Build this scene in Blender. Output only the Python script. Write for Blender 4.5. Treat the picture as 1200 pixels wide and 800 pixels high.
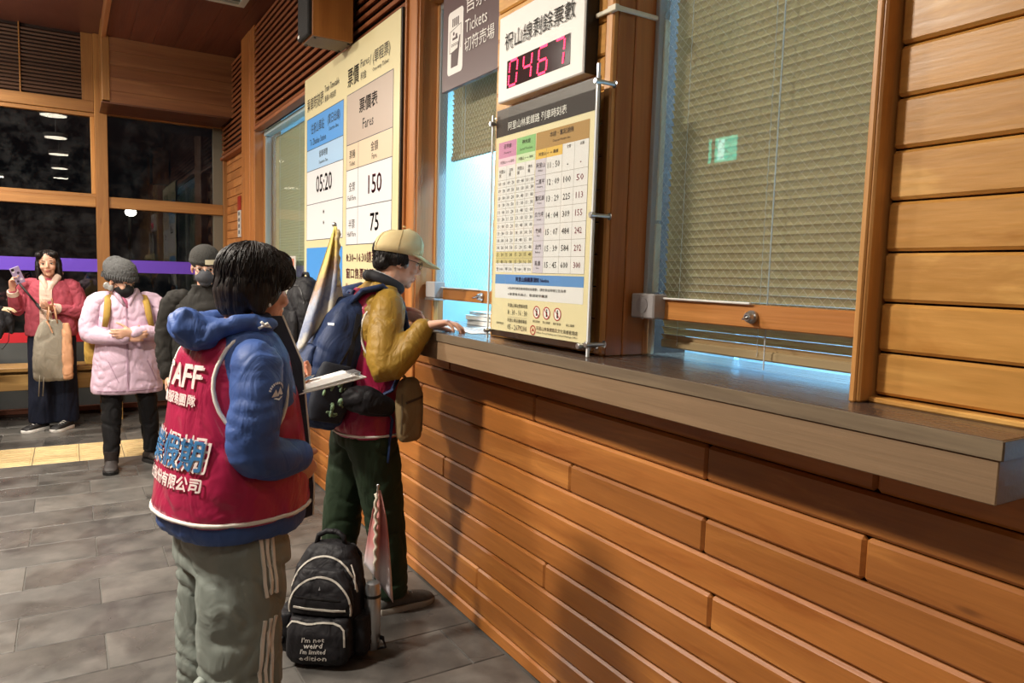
import bpy, bmesh, math, random
from mathutils import Vector, Matrix, noise, bvhtree
random.seed(7)
R_ = math.radians
SC = bpy.context.scene
COL = SC.collection
for o_ in list(bpy.data.objects):
    bpy.data.objects.remove(o_)

# ------------------------------------------------------------------ camera
cam_d = bpy.data.cameras.new('camera')
cam_d.sensor_width = 36.0
cam_d.lens = 25.47
cam_d.clip_start = 0.05
cam_d.clip_end = 200
cam = bpy.data.objects.new('camera', cam_d)
COL.objects.link(cam)
M3 = Matrix(((0.85361703, 0.02172810, -0.52044775),
             (-0.52003900, 0.09300698, -0.84906368),
             (0.02995673, 0.99542835, 0.09069180)))
cam.matrix_world = Matrix.Translation((0, 0, 1.5)) @ M3.to_4x4()
SC.camera = cam

# ------------------------------------------------------------------ world: night outside
w = bpy.data.worlds.new('night')
SC.world = w
w.use_nodes = True
w.node_tree.nodes['Background'].inputs[0].default_value = (0.010, 0.011, 0.013, 1)
w.node_tree.nodes['Background'].inputs[1].default_value = 0.2
SC.view_settings.view_transform = 'Standard'
SC.view_settings.look = 'None'
SC.view_settings.gamma = 1.0
SC.view_settings.use_curve_mapping = False
SC.view_settings.exposure = 0.25

# lamp table: (x, y, z, watts) of the round ceiling lamps; their light is made with each lamp
LAMPS_NEAR_WALL = [(-0.12, 5.55, 3.36, 14), (-0.12, 3.6, 3.36, 7), (-0.10, 1.6, 3.36, 3), (-0.10, -0.6, 3.36, 2), (-0.10, -2.6, 3.36, 2)]
LAMPS_MAIN = [(-1.30, 7.3, 3.30, 75), (-1.30, 4.86, 3.30, 110), (-1.30, 2.60, 3.30, 160), (-1.30, 0.1, 3.30, 9), (-1.30, -2.6, 3.30, 9)]
LAMP_COLOUR = (1.0, 0.91, 0.79)
OFFICE_WATTS = 95
OFFICE_COLOUR = (0.45, 0.78, 1.0)

# ------------------------------------------------------------------ helpers: colour and materials
def lin(h):
    h = h.lstrip('#')
    v = [int(h[i:i+2], 16) / 255 for i in (0, 2, 4)]
    return tuple([(c / 12.92 if c <= 0.04045 else ((c + 0.055) / 1.055) ** 2.4) for c in v] + [1.0])

MATS = {}
def new_mat(name):
    m = bpy.data.materials.new(name)
    m.use_nodes = True
    nt = m.node_tree
    b = nt.nodes['Principled BSDF']
    MATS[name] = m
    return m, nt, b

def nd(nt, t, **kw):
    n = nt.nodes.new(t)
    for k, v in kw.items():
        setattr(n, k, v)
    return n

def coords(nt, scale=(1, 1, 1), rand=0.0):
    tc = nd(nt, 'ShaderNodeTexCoord')
    mp = nd(nt, 'ShaderNodeMapping')
    mp.inputs['Scale'].default_value = scale
    nt.links.new(tc.outputs['Object'], mp.inputs['Vector'])
    if rand:
        oi = nd(nt, 'ShaderNodeObjectInfo')
        mu = nd(nt, 'ShaderNodeMath', operation='MULTIPLY')
        mu.inputs[1].default_value = rand
        nt.links.new(oi.outputs['Random'], mu.inputs[0])
        nt.links.new(mu.outputs[0], mp.inputs['Location'])
        return mp, oi
    return mp, None

def ramp(nt, fac, stops):
    r = nd(nt, 'ShaderNodeValToRGB')
    el = r.color_ramp.elements
    while len(el) < len(stops):
        el.new(0.5)
    for e, (p, c) in zip(el, stops):
        e.position = p
        e.color = c
    nt.links.new(fac, r.inputs[0])
    return r

def mixc(nt, a, b, fac, mode='MIX'):
    m = nd(nt, 'ShaderNodeMix', data_type='RGBA', blend_type=mode)
    for s, v in ((m.inputs[6], a), (m.inputs[7], b)):
        if hasattr(v, 'links'):
            nt.links.new(v, s)
        else:
            s.default_value = v
    if hasattr(fac, 'links'):
        nt.links.new(fac, m.inputs[0])
    else:
        m.inputs[0].default_value = fac
    return m.outputs[2]

def plain(name, c, rough=0.6, metal=0.0, noise_amt=0.0, noise_scale=20, bump=0.0, bump_scale=60, spec=0.5, emit=None, emit_s=0.0, sheen=0.0):
    if name in MATS:
        return MATS[name]
    m, nt, b = new_mat(name)
    c = lin(c) if isinstance(c, str) else c
    b.inputs['Base Color'].default_value = c
    b.inputs['Roughness'].default_value = rough
    b.inputs['Metallic'].default_value = metal
    b.inputs['Specular IOR Level'].default_value = spec
    if sheen:
        b.inputs['Sheen Weight'].default_value = sheen
    if emit:
        b.inputs['Emission Color'].default_value = lin(emit)
        b.inputs['Emission Strength'].default_value = emit_s
    if noise_amt:
        mp, _ = coords(nt)
        n = nd(nt, 'ShaderNodeTexNoise')
        n.inputs['Scale'].default_value = noise_scale
        n.inputs['Detail'].default_value = 4
        nt.links.new(mp.outputs[0], n.inputs['Vector'])
        d = tuple([max(0, x * (1 - noise_amt)) for x in c[:3]] + [1])
        l = tuple([min(1, x * (1 + noise_amt)) for x in c[:3]] + [1])
        r = ramp(nt, n.outputs[0], [(0.3, d), (0.7, l)])
        nt.links.new(r.outputs[0], b.inputs['Base Color'])
    if bump:
        mp, _ = coords(nt)
        n = nd(nt, 'ShaderNodeTexNoise')
        n.inputs['Scale'].default_value = bump_scale
        n.inputs['Detail'].default_value = 3
        nt.links.new(mp.outputs[0], n.inputs['Vector'])
        bp = nd(nt, 'ShaderNodeBump')
        bp.inputs['Strength'].default_value = bump
        bp.inputs['Distance'].default_value = 0.01
        nt.links.new(n.outputs[0], bp.inputs['Height'])
        nt.links.new(bp.outputs[0], b.inputs['Normal'])
    return m

def wood(name, dark, light, axis='y', rough=0.42, knots=0.5, var=0.25, fine=1.0, flame=0.5, along=0.55, across=9.0):
    """planks: grain runs along the axis, every object gets its own tone and offset"""
    if name in MATS:
        return MATS[name]
    m, nt, b = new_mat(name)
    lo, hi = along, across
    sc = {'x': (lo, hi, hi), 'y': (hi, lo, hi), 'z': (hi, hi, lo)}[axis]
    mp, oi = coords(nt, sc, 37.0)
    n1 = nd(nt, 'ShaderNodeTexNoise')
    n1.inputs['Scale'].default_value = 1.1
    n1.inputs['Detail'].default_value = 5
    n1.inputs['Roughness'].default_value = 0.6
    n1.inputs['Distortion'].default_value = 0.7
    nt.links.new(mp.outputs[0], n1.inputs['Vector'])
    # growth rings: bands made by folding the broad noise many times over
    mu = nd(nt, 'ShaderNodeMath', operation='MULTIPLY')
    mu.inputs[1].default_value = 26.0 * fine
    nt.links.new(n1.outputs[0], mu.inputs[0])
    si = nd(nt, 'ShaderNodeMath', operation='SINE')
    nt.links.new(mu.outputs[0], si.inputs[0])
    ma = nd(nt, 'ShaderNodeMath', operation='MULTIPLY_ADD')
    ma.inputs[1].default_value = 0.5
    ma.inputs[2].default_value = 0.5
    nt.links.new(si.outputs[0], ma.inputs[0])
    mp2, _ = coords(nt, tuple(x * (7 if x == hi else 3) for x in sc), 11.0)
    n2 = nd(nt, 'ShaderNodeTexNoise')
    n2.inputs['Scale'].default_value = 2.2
    n2.inputs['Detail'].default_value = 3
    nt.links.new(mp2.outputs[0], n2.inputs['Vector'])
    base = ramp(nt, n1.outputs[0], [(0.30, lin(dark)), (0.72, lin(light))])
    ringc = mixc(nt, base.outputs[0], lin(dark), 0.0)
    ringm = nt.nodes[-1]
    mf = nd(nt, 'ShaderNodeMath', operation='MULTIPLY')
    mf.inputs[1].default_value = 0.38 * flame
    nt.links.new(ma.outputs[0], mf.inputs[0])
    nt.links.new(mf.outputs[0], ringm.inputs[0])
    fib = ramp(nt, n2.outputs[0], [(0.3, (0.80, 0.80, 0.80, 1)), (0.7, (1.1, 1.1, 1.1, 1))])
    c = mixc(nt, ringc, fib.outputs[0], 0.55, 'MULTIPLY')
    # tone of each piece
    tone = ramp(nt, oi.outputs['Random'], [(0.0, (1 - var, 1 - var * 1.15, 1 - var * 1.3, 1)), (1.0, (1 + var * 0.6, 1 + var * 0.55, 1 + var * 0.5, 1))])
    c = mixc(nt, c, tone.outputs[0], 1.0, 'MULTIPLY')
    if knots:
        ks = {'x': (1.1, 4.2, 4.2), 'y': (4.2, 1.1, 4.2), 'z': (4.2, 4.2, 1.1)}[axis]
        mp3, _ = coords(nt, ks, 23.0)
        v = nd(nt, 'ShaderNodeTexVoronoi')
        v.inputs['Scale'].default_value = 1.15
        nt.links.new(mp3.outputs[0], v.inputs['Vector'])
        k = ramp(nt, v.outputs['Distance'], [(0.022, (1, 1, 1, 1)), (0.05, (0, 0, 0, 1))])
        kk = nd(nt, 'ShaderNodeMath', operation='MULTIPLY')
        kk.inputs[1].default_value = knots
        nt.links.new(k.outputs[0], kk.inputs[0])
        c = mixc(nt, c, lin('#3a1d0c'), kk.outputs[0])
    nt.links.new(c, b.inputs['Base Color'])
    b.inputs['Roughness'].default_value = rough
    rr = nd(nt, 'ShaderNodeMath', operation='MULTIPLY_ADD')
    rr.inputs[1].default_value = 0.25
    rr.inputs[2].default_value = rough - 0.1
    nt.links.new(n2.outputs[0], rr.inputs[0])
    nt.links.new(rr.outputs[0], b.inputs['Roughness'])
    bp = nd(nt, 'ShaderNodeBump')
    bp.inputs['Strength'].default_value = 0.12
    bp.inputs['Distance'].default_value = 0.004
    nt.links.new(n2.outputs[0], bp.inputs['Height'])
    nt.links.new(bp.outputs[0], b.inputs['Normal'])
    return m

def cloth(name, c, rough=0.75, fold=0.35, fold_scale=9, weave=0.0, var=0.12, stretch=(1, 1, 0.55), spec=0.3, sheen=0.0):
    if name in MATS:
        return MATS[name]
    m, nt, b = new_mat(name)
    c = lin(c)
    mp, _ = coords(nt, stretch)
    n = nd(nt, 'ShaderNodeTexNoise')
    n.inputs['Scale'].default_value = fold_scale
    n.inputs['Detail'].default_value = 3
    n.inputs['Distortion'].default_value = 1.2
    nt.links.new(mp.outputs[0], n.inputs['Vector'])
    r = ramp(nt, n.outputs[0], [(0.3, tuple([x * (1 - var) for x in c[:3]] + [1])), (0.7, tuple([min(1, x * (1 + var)) for x in c[:3]] + [1]))])
    nt.links.new(r.outputs[0], b.inputs['Base Color'])
    b.inputs['Roughness'].default_value = rough
    b.inputs['Specular IOR Level'].default_value = spec
    if sheen:
        b.inputs['Sheen Weight'].default_value = sheen
    bp = nd(nt, 'ShaderNodeBump')
    bp.inputs['Strength'].default_value = fold
    bp.inputs['Distance'].default_value = 0.03
    nt.links.new(n.outputs[0], bp.inputs['Height'])
    last = bp
    if weave:
        n2 = nd(nt, 'ShaderNodeTexNoise')
        n2.inputs['Scale'].default_value = 400
        nt.links.new(mp.outputs[0], n2.inputs['Vector'])
        bp2 = nd(nt, 'ShaderNodeBump')
        bp2.inputs['Strength'].default_value = weave
        bp2.inputs['Distance'].default_value = 0.002
        nt.links.new(n2.outputs[0], bp2.inputs['Height'])
        nt.links.new(bp.outputs[0], bp2.inputs['Normal'])
        last = bp2
    nt.links.new(last.outputs[0], b.inputs['Normal'])
    return m

def glass(name, tint=(1, 1, 1, 1), dirt=0.015, ior=1.5, rough=0.0):
    """clear pane: light passes straight through, the front face mirrors by the Fresnel law"""
    if name in MATS:
        return MATS[name]
    m, nt, b = new_mat(name)
    nt.nodes.remove(b)
    out = nt.nodes['Material Output']
    tr = nd(nt, 'ShaderNodeBsdfTransparent')
    tr.inputs[0].default_value = tint
    gl = nd(nt, 'ShaderNodeBsdfGlossy')
    gl.inputs['Roughness'].default_value = rough
    df = nd(nt, 'ShaderNodeBsdfDiffuse')
    df.inputs[0].default_value = (0.6, 0.6, 0.6, 1)
    fr = nd(nt, 'ShaderNodeFresnel')
    fr.inputs[0].default_value = ior
    ge = nd(nt, 'ShaderNodeNewGeometry')
    inv = nd(nt, 'ShaderNodeMath', operation='SUBTRACT')
    inv.inputs[0].default_value = 1.0
    nt.links.new(ge.outputs['Backfacing'], inv.inputs[1])
    mu = nd(nt, 'ShaderNodeMath', operation='MULTIPLY')
    nt.links.new(fr.outputs[0], mu.inputs[0])
    nt.links.new(inv.outputs[0], mu.inputs[1])
    m1 = nd(nt, 'ShaderNodeMixShader')
    nt.links.new(mu.outputs[0], m1.inputs[0])
    nt.links.new(tr.outputs[0], m1.inputs[1])
    nt.links.new(gl.outputs[0], m1.inputs[2])
    mp, _ = coords(nt)
    n = nd(nt, 'ShaderNodeTexNoise')
    n.inputs['Scale'].default_value = 6
    n.inputs['Detail'].default_value = 8
    n.inputs['Roughness'].default_value = 0.75
    nt.links.new(mp.outputs[0], n.inputs['Vector'])
    r = ramp(nt, n.outputs[0], [(0.45, (0, 0, 0, 1)), (0.85, (dirt * 4, dirt * 4, dirt * 4, 1))])
    m2 = nd(nt, 'ShaderNodeMixShader')
    nt.links.new(r.outputs[0], m2.inputs[0])
    nt.links.new(m1.outputs[0], m2.inputs[1])
    nt.links.new(df.outputs[0], m2.inputs[2])
    nt.links.new(m2.outputs[0], out.inputs[0])
    return m

def hair_mat(name, c, hi, rough=0.52):
    if name in MATS:
        return MATS[name]
    m, nt, b = new_mat(name)
    mp, _ = coords(nt, (1, 1, 0.10))
    n = nd(nt, 'ShaderNodeTexNoise'); n.inputs['Scale'].default_value = 130; n.inputs['Detail'].default_value = 3; n.inputs['Distortion'].default_value = 0.3
    nt.links.new(mp.outputs[0], n.inputs['Vector'])
    r = ramp(nt, n.outputs[0], [(0.35, lin(c)), (0.75, lin(hi))])
    nt.links.new(r.outputs[0], b.inputs['Base Color'])
    b.inputs['Roughness'].default_value = rough
    bp = nd(nt, 'ShaderNodeBump'); bp.inputs['Strength'].default_value = 0.8; bp.inputs['Distance'].default_value = 0.006; b.inputs['Specular IOR Level'].default_value = 0.35
    nt.links.new(n.outputs[0], bp.inputs['Height']); nt.links.new(bp.outputs[0], b.inputs['Normal'])
    return m

def skin_mat(name, c):
    if name in MATS:
        return MATS[name]
    m = plain(name, c, rough=0.5, noise_amt=0.07, noise_scale=35, bump=0.08, bump_scale=180)
    b = m.node_tree.nodes['Principled BSDF']
    b.inputs['Subsurface Weight'].default_value = 0.12
    b.inputs['Subsurface Radius'].default_value = (0.012, 0.005, 0.003)
    return m

# ------------------------------------------------------------------ helpers: objects
def tag(o, label=None, cat=None, group=None, kind=None):
    if label: o['label'] = label
    if cat: o['category'] = cat
    if group: o['group'] = group
    if kind: o['kind'] = kind
    return o

def empty(name, loc=(0, 0, 0), rz=0.0, parent=None):
    o = bpy.data.objects.new(name, None)
    COL.objects.link(o)
    o.location = loc
    o.rotation_euler = (0, 0, rz)
    o.empty_display_size = 0.1
    o.parent = parent
    return o

def link_mesh(name, me, mat, parent=None, loc=None):
    o = bpy.data.objects.new(name, me)
    COL.objects.link(o)
    if mat is not None:
        me.materials.clear()
        for x in (mat if isinstance(mat, (list, tuple)) else [mat]):
            me.materials.append(x)
    if parent: o.parent = parent
    if loc is not None: o.location = loc
    return o

class MB:
    """collects simple solids into one mesh"""
    def __init__(s):
        s.v, s.f, s.m = [], [], []
        s.mi = 0
    def add(s, vs, fs):
        k = len(s.v)
        s.v += [tuple(p) for p in vs]
        s.f += [tuple(i + k for i in f) for f in fs]
        s.m += [s.mi] * len(fs)
    def box(s, x0, x1, y0, y1, z0, z1, c=0.0, M=None):
        X, Y, Z = (min(x0, x1), max(x0, x1)), (min(y0, y1), max(y0, y1)), (min(z0, z1), max(z0, z1))
        if c <= 0:
            vs = [(X[i], Y[j], Z[k]) for i in (0, 1) for j in (0, 1) for k in (0, 1)]
            fs = [(0, 1, 3, 2), (4, 6, 7, 5), (0, 4, 5, 1), (2, 3, 7, 6), (0, 2, 6, 4), (1, 5, 7, 3)]
        else:
            c = min(c, 0.49 * (X[1] - X[0]), 0.49 * (Y[1] - Y[0]), 0.49 * (Z[1] - Z[0]))
            vs, ix = [], {}
            for i in (0, 1):
                for j in (0, 1):
                    for k in (0, 1):
                        for a in range(3):
                            p = [X[i], Y[j], Z[k]]
                            q = (i, j, k)
                            for b in range(3):
                                if b != a:
                                    p[b] += c if q[b] == 0 else -c
                            ix[(i, j, k, a)] = len(vs)
                            vs.append(tuple(p))
            fs = []
            for a in range(3):
                b, d = (a + 1) % 3, (a + 2) % 3
                for sd in (0, 1):
                    cyc = []
                    for (u, v) in ((0, 0), (1, 0), (1, 1), (0, 1)):
                        q = [0, 0, 0]
                        q[a], q[b], q[d] = sd, u, v
                        cyc.append(ix[(q[0], q[1], q[2], a)])
                    fs.append(tuple(cyc if sd else cyc[::-1]))
            for a in range(3):            # edges run along axis a
                b, d = (a + 1) % 3, (a + 2) % 3
                for u in (0, 1):
                    for v in (0, 1):
                        q0, q1 = [0, 0, 0], [0, 0, 0]
                        q0[a], q1[a] = 0, 1
                        q0[b] = q1[b] = u
                        q0[d] = q1[d] = v
                        cyc = [ix[(*q0, b)], ix[(*q1, b)], ix[(*q1, d)], ix[(*q0, d)]]
                        fs.append(tuple(cyc if (u == v) else cyc[::-1]))
            for i in (0, 1):
                for j in (0, 1):
                    for k in (0, 1):
                        cyc = [ix[(i, j, k, a)] for a in range(3)]
                        fs.append(tuple(cyc if (i + j + k) % 2 else cyc[::-1]))
        if M is not None:
            vs = [M @ Vector(p) for p in vs]
        s.add(vs, fs)
        return s
    def tube(s, pts, r, n=8, closed=False, flat=1.0, up=None):
        pts = [Vector(p) for p in pts]
        rs = r if isinstance(r, (list, tuple)) else [r] * len(pts)
        rings, N = [], len(pts)
        prev = None
        for i, p in enumerate(pts):
            a = pts[(i - 1) % N] if (closed or i > 0) else p
            b = pts[(i + 1) % N] if (closed or i < N - 1) else p
            t = (b - a)
            t = t.normalized() if t.length > 1e-9 else Vector((0, 0, 1))
            if prev is None:
                u = Vector(up) if up else (Vector((0, 0, 1)) if abs(t.z) < 0.9 else Vector((1, 0, 0)))
            else:
                u = prev
            u = (u - t * u.dot(t))
            u = u.normalized() if u.length > 1e-6 else t.orthogonal().normalized()
            prev = u
            v = t.cross(u)
            rings.append([p + u * (rs[i] * math.cos(2 * math.pi * k / n)) * flat + v * (rs[i] * math.sin(2 * math.pi * k / n)) for k in range(n)])
        vs = [q for ring in rings for q in ring]
        fs = []
        for i in range(N if closed else N - 1):
            j = (i + 1) % N
            for k in range(n):
                fs.append((i * n + k, i * n + (k + 1) % n, j * n + (k + 1) % n, j * n + k))
        if not closed:
            fs.append(tuple(range(n))[::-1])
            fs.append(tuple((N - 1) * n + k for k in range(n)))
        s.add(vs, fs)
        return s
    def lathe(s, prof, n=20, M=None):
        vs, fs = [], []
        for (r, z) in prof:
            for k in range(n):
                a = 2 * math.pi * k / n
                p = Vector((r * math.cos(a), r * math.sin(a), z))
                vs.append(M @ p if M else p)
        for i in range(len(prof) - 1):
            for k in range(n):
                fs.append((i * n + k, i * n + (k + 1) % n, (i + 1) * n + (k + 1) % n, (i + 1) * n + k))
        fs.append(tuple(range(n))[::-1])
        fs.append(tuple((len(prof) - 1) * n + k for k in range(n)))
        s.add(vs, fs)
        return s
    def ring_loft(s, rings):
        """rings: lists of equal length of points; capped"""
        n = len(rings[0])
        vs = [q for r in rings for q in r]
        fs = []
        for i in range(len(rings) - 1):
            for k in range(n):
                fs.append((i * n + k, i * n + (k + 1) % n, (i + 1) * n + (k + 1) % n, (i + 1) * n + k))
        fs.append(tuple(range(n))[::-1])
        fs.append(tuple((len(rings) - 1) * n + k for k in range(n)))
        s.add(vs, fs)
        return s
    def prism(s, poly, axis, a0, a1):
        """poly: 2D points in the plane across the axis, pushed from a0 to a1"""
        def p3(q, a):
            return {'x': (a, q[0], q[1]), 'y': (q[0], a, q[1]), 'z': (q[0], q[1], a)}[axis]
        n = len(poly)
        vs = [p3(q, a0) for q in poly] + [p3(q, a1) for q in poly]
        fs = [tuple(range(n)), tuple(range(n, 2 * n))[::-1]] + [(i, n + i, n + (i + 1) % n, (i + 1) % n) for i in range(n)]
        s.add(vs, fs)
        return s
    def quadp(s, a, b, c, d):
        s.add([a, b, c, d], [(0, 1, 2, 3)])
        return s
    def ell(s, c, r, M=None, n=14, m=9):
        vs, fs = [], []
        c = Vector(c)
        for i in range(1, m):
            th = math.pi * i / m
            for k in range(n):
                a = 2 * math.pi * k / n
                p = Vector((r[0] * math.sin(th) * math.cos(a), r[1] * math.sin(th) * math.sin(a), r[2] * math.cos(th)))
                vs.append(c + (M @ p if M else p))
        top, bot = len(vs), len(vs) + 1
        vs += [c + (M @ Vector((0, 0, r[2])) if M else Vector((0, 0, r[2]))), c - (M @ Vector((0, 0, r[2])) if M else Vector((0, 0, r[2])))]
        for i in range(m - 2):
            for k in range(n):
                fs.append((i * n + k, (i + 1) * n + k, (i + 1) * n + (k + 1) % n, i * n + (k + 1) % n))
        for k in range(n):
            fs.append((top, k, (k + 1) % n))
            fs.append((bot, (m - 2) * n + (k + 1) % n, (m - 2) * n + k))
        s.add(vs, fs)
        return s
    def mesh(s, name, fix=True):
        me = bpy.data.meshes.new(name)
        me.from_pydata(s.v, [], s.f)
        if any(s.m):
            me.polygons.foreach_set('material_index', s.m)
        if fix:
            bm = bmesh.new()
            bm.from_mesh(me)
            bmesh.ops.recalc_face_normals(bm, faces=bm.faces)
            bm.to_mesh(me)
            bm.free()
        return me
    def build(s, name, mat, parent=None, smooth=False, loc=None, fix=True):
        me = s.mesh(name, fix)
        if smooth:
            me.polygons.foreach_set('use_smooth', [True] * len(me.polygons))
            if smooth != 'all':
                try:
                    me.set_sharp_from_angle(angle=R_(40))
                except Exception:
                    pass
        return link_mesh(name, me, mat, parent, loc)

def boxo(name, mat, parent, *b, c=0.0):
    return MB().box(*b, c=c).build(name, mat, parent)

def copy_tree(o, parent=None, keep=True):
    c = o.copy()
    COL.objects.link(c)
    if parent is not None:
        c.parent = parent
    for ch in list(o.children):
        copy_tree(ch, c)
    return c

# ------------------------------------------------------------------ helpers: lettering (flat print)
_tc = bpy.data.curves.new('lettering', 'FONT')
_to = bpy.data.objects.new('lettering', _tc)
SHOP = bpy.data.scenes.new('workshop')          # empty side scene: text and soft shapes are worked out there
SHOP.collection.objects.link(_to)
def shop_mesh(o):
    with bpy.context.temp_override(scene=SHOP, view_layer=SHOP.view_layers[0]):
        dg = bpy.context.evaluated_depsgraph_get()
        dg.update()
        return bpy.data.meshes.new_from_object(o.evaluated_get(dg))
def text_geo(body, res=2):
    _tc.body = body
    _tc.resolution_u = res
    _tc.align_x = 'LEFT'
    me = shop_mesh(_to)
    vs = [Vector(v.co) for v in me.vertices]
    fs = [tuple(p.vertices) for p in me.polygons]
    bpy.data.meshes.remove(me)
    return vs, fs

def text2d(body, h, width=None, align='c', bold=0.0, res=2, shear=0.0):
    """vertices in the plane, cap height h (CJK body height), base at 0; returns vs, fs"""
    vs, fs = text_geo(body, res)
    if not vs:
        return [], []
    y0, y1 = min(v.y for v in vs), max(v.y for v in vs)
    x0, x1 = min(v.x for v in vs), max(v.x for v in vs)
    s = h / max(1e-6, (y1 - y0))
    sx = s if width is None else width / max(1e-6, (x1 - x0))
    off = {'c': (x0 + x1) / 2, 'l': x0, 'r': x1}[align]
    out = [((v.x - off) * sx + shear * (v.y - y0) * s, (v.y - y0) * s) for v in vs]
    if bold:
        k = len(out)
        out = out + [(a + bold, b) for a, b in out] + [(a, b + bold) for a, b in out]
        fs = fs + [tuple(i + k for i in f) for f in fs] + [tuple(i + 2 * k for i in f) for f in fs]
    return out, fs

class Print:
    """flat print on a board that faces -x: u runs to the right (-y), v up"""
    def __init__(s, x, y_left, z_bot):
        s.x, s.y, s.z = x, y_left, z_bot
        s.layers = {}
    def P(s, u, v, lift):
        return (s.x - lift, s.y - u, s.z + v)
    def layer(s, mat):
        return s.layers.setdefault(mat, MB())
    def rect(s, mat, u0, v0, u1, v1, lift=0.0006):
        a = [s.P(u0, v0, lift), s.P(u1, v0, lift), s.P(u1, v1, lift), s.P(u0, v1, lift)]
        s.layer(mat).add(a, [(0, 1, 2, 3)])
    def poly(s, mat, pts, lift=0.001):
        s.layer(mat).add([s.P(u, v, lift) for u, v in pts], [tuple(range(len(pts)))])
    def ring(s, mat, u, v, r0, r1, n=24, lift=0.0012, a0=0, a1=360):
        vs, fs = [], []
        for k in range(n + 1):
            a = R_(a0 + (a1 - a0) * k / n)
            vs += [s.P(u + r0 * math.cos(a), v + r0 * math.sin(a), lift), s.P(u + r1 * math.cos(a), v + r1 * math.sin(a), lift)]
        for k in range(n):
            fs.append((2 * k, 2 * k + 1, 2 * k + 3, 2 * k + 2))
        s.layer(mat).add(vs, fs)
    def line(s, mat, u0, v0, u1, v1, t=0.0012, lift=0.0009):
        d = Vector((u1 - u0, v1 - v0))
        n = Vector((-d.y, d.x)).normalized() * t / 2
        s.poly(mat, [(u0 + n.x, v0 + n.y), (u1 + n.x, v1 + n.y), (u1 - n.x, v1 - n.y), (u0 - n.x, v0 - n.y)], lift)
    def text(s, mat, body, u, v, h, width=None, align='c', bold=0.0, res=1, shear=0.0, lift=0.0014):
        vs, fs = text2d(body, h, width, align, bold, res, shear)
        if vs:
            s.layer(mat).add([s.P(u + a, v + b, lift) for a, b in vs], fs)
    def build(s, parent, names):
        for mat, mb in s.layers.items():
            if mb.v:
                me = mb.mesh(names.get(mat, 'printing'), fix=False)
                tag(link_mesh(names.get(mat, 'printing'), me, MATS[mat], parent), kind='stuff')
# ================================================================== materials of the place
W_LOW = wood('wall_board', '#935522', '#c98743', 'y', rough=0.38, knots=0.7, var=0.20, flame=0.8, along=0.9)
W_UP = wood('upper_board', '#b67c33', '#f0bc6a', 'y', rough=0.36, knots=0.5, var=0.08, flame=1.1, along=1.3, across=5.5)
W_POST = wood('post_wood', '#97592a', '#c58447', 'z', rough=0.42, knots=0.3, var=0.12)
W_TRIM = wood('trim_wood', '#b87a38', '#dca561', 'z', rough=0.4, knots=0.2, var=0.1)
W_RAIL = wood('rail_wood', '#a9692c', '#cf8f4c', 'y', rough=0.4, knots=0.2, var=0.1)
W_BEAM = wood('beam_wood', '#8a5a2c', '#b98547', 'x', rough=0.5, knots=0.4, var=0.12)
W_MULL = wood('mullion_wood', '#8a5a2c', '#b98547', 'z', rough=0.5, knots=0.3, var=0.12)
W_SLAT = wood('louvre_wood', '#7c4527', '#a3643c', 'y', rough=0.5, knots=0.1, var=0.12)
W_SLATX = wood('louvre_wood_across', '#4a3226', '#634736', 'x', rough=0.55, knots=0.1, var=0.12)
W_BULK = wood('bulkhead_wood', '#7d4a2a', '#a87348', 'x', rough=0.5, knots=0.6, var=0.14)
W_CEIL = wood('ceiling_wood', '#5a3023', '#7c4734', 'y', rough=0.45, knots=0.5, var=0.08)
W_BRICK = wood('block_wood', '#a8672f', '#c98b4f', 'y', rough=0.6, knots=0.1, var=0.2)
W_BENCH = wood('bench_wood', '#8f6a38', '#c09a5c', 'x', rough=0.45, knots=0.3, var=0.1)
W_DARK = plain('dark_gap', '#2a160c', rough=0.8)
CEIL_M = plain('ceiling_panel', '#6b4338', rough=0.4, noise_amt=0.05, noise_scale=3)
GROUT = plain('floor_grout', '#565450', rough=0.7)
G_BACK = glass('window_glass', (0.92, 0.95, 0.96, 1), dirt=0.008, ior=1.75)
G_TICK = glass('ticket_glass', (0.93, 0.98, 1.0, 1), dirt=0.006)
G_ACR = glass('acrylic', (0.97, 0.98, 0.97, 1), dirt=0.002, ior=1.45)
STEEL = plain('brushed_steel', '#c3c5c7', rough=0.3, metal=0.9)
GREYM = plain('grey_metal', '#a7a4a2', rough=0.45, metal=0.3)
GREYF = plain('grey_frame', '#9aa0a0', rough=0.5)
CREAM = plain('cream_plastic', '#d9d3bd', rough=0.45)
WIRE = plain('wire_steel', '#d8d4c4', rough=0.35, metal=0.5)
BLACK = plain('black_plastic', '#141312', rough=0.5)
WHITE = plain('white_plastic', '#e9e7e2', rough=0.5)

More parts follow.
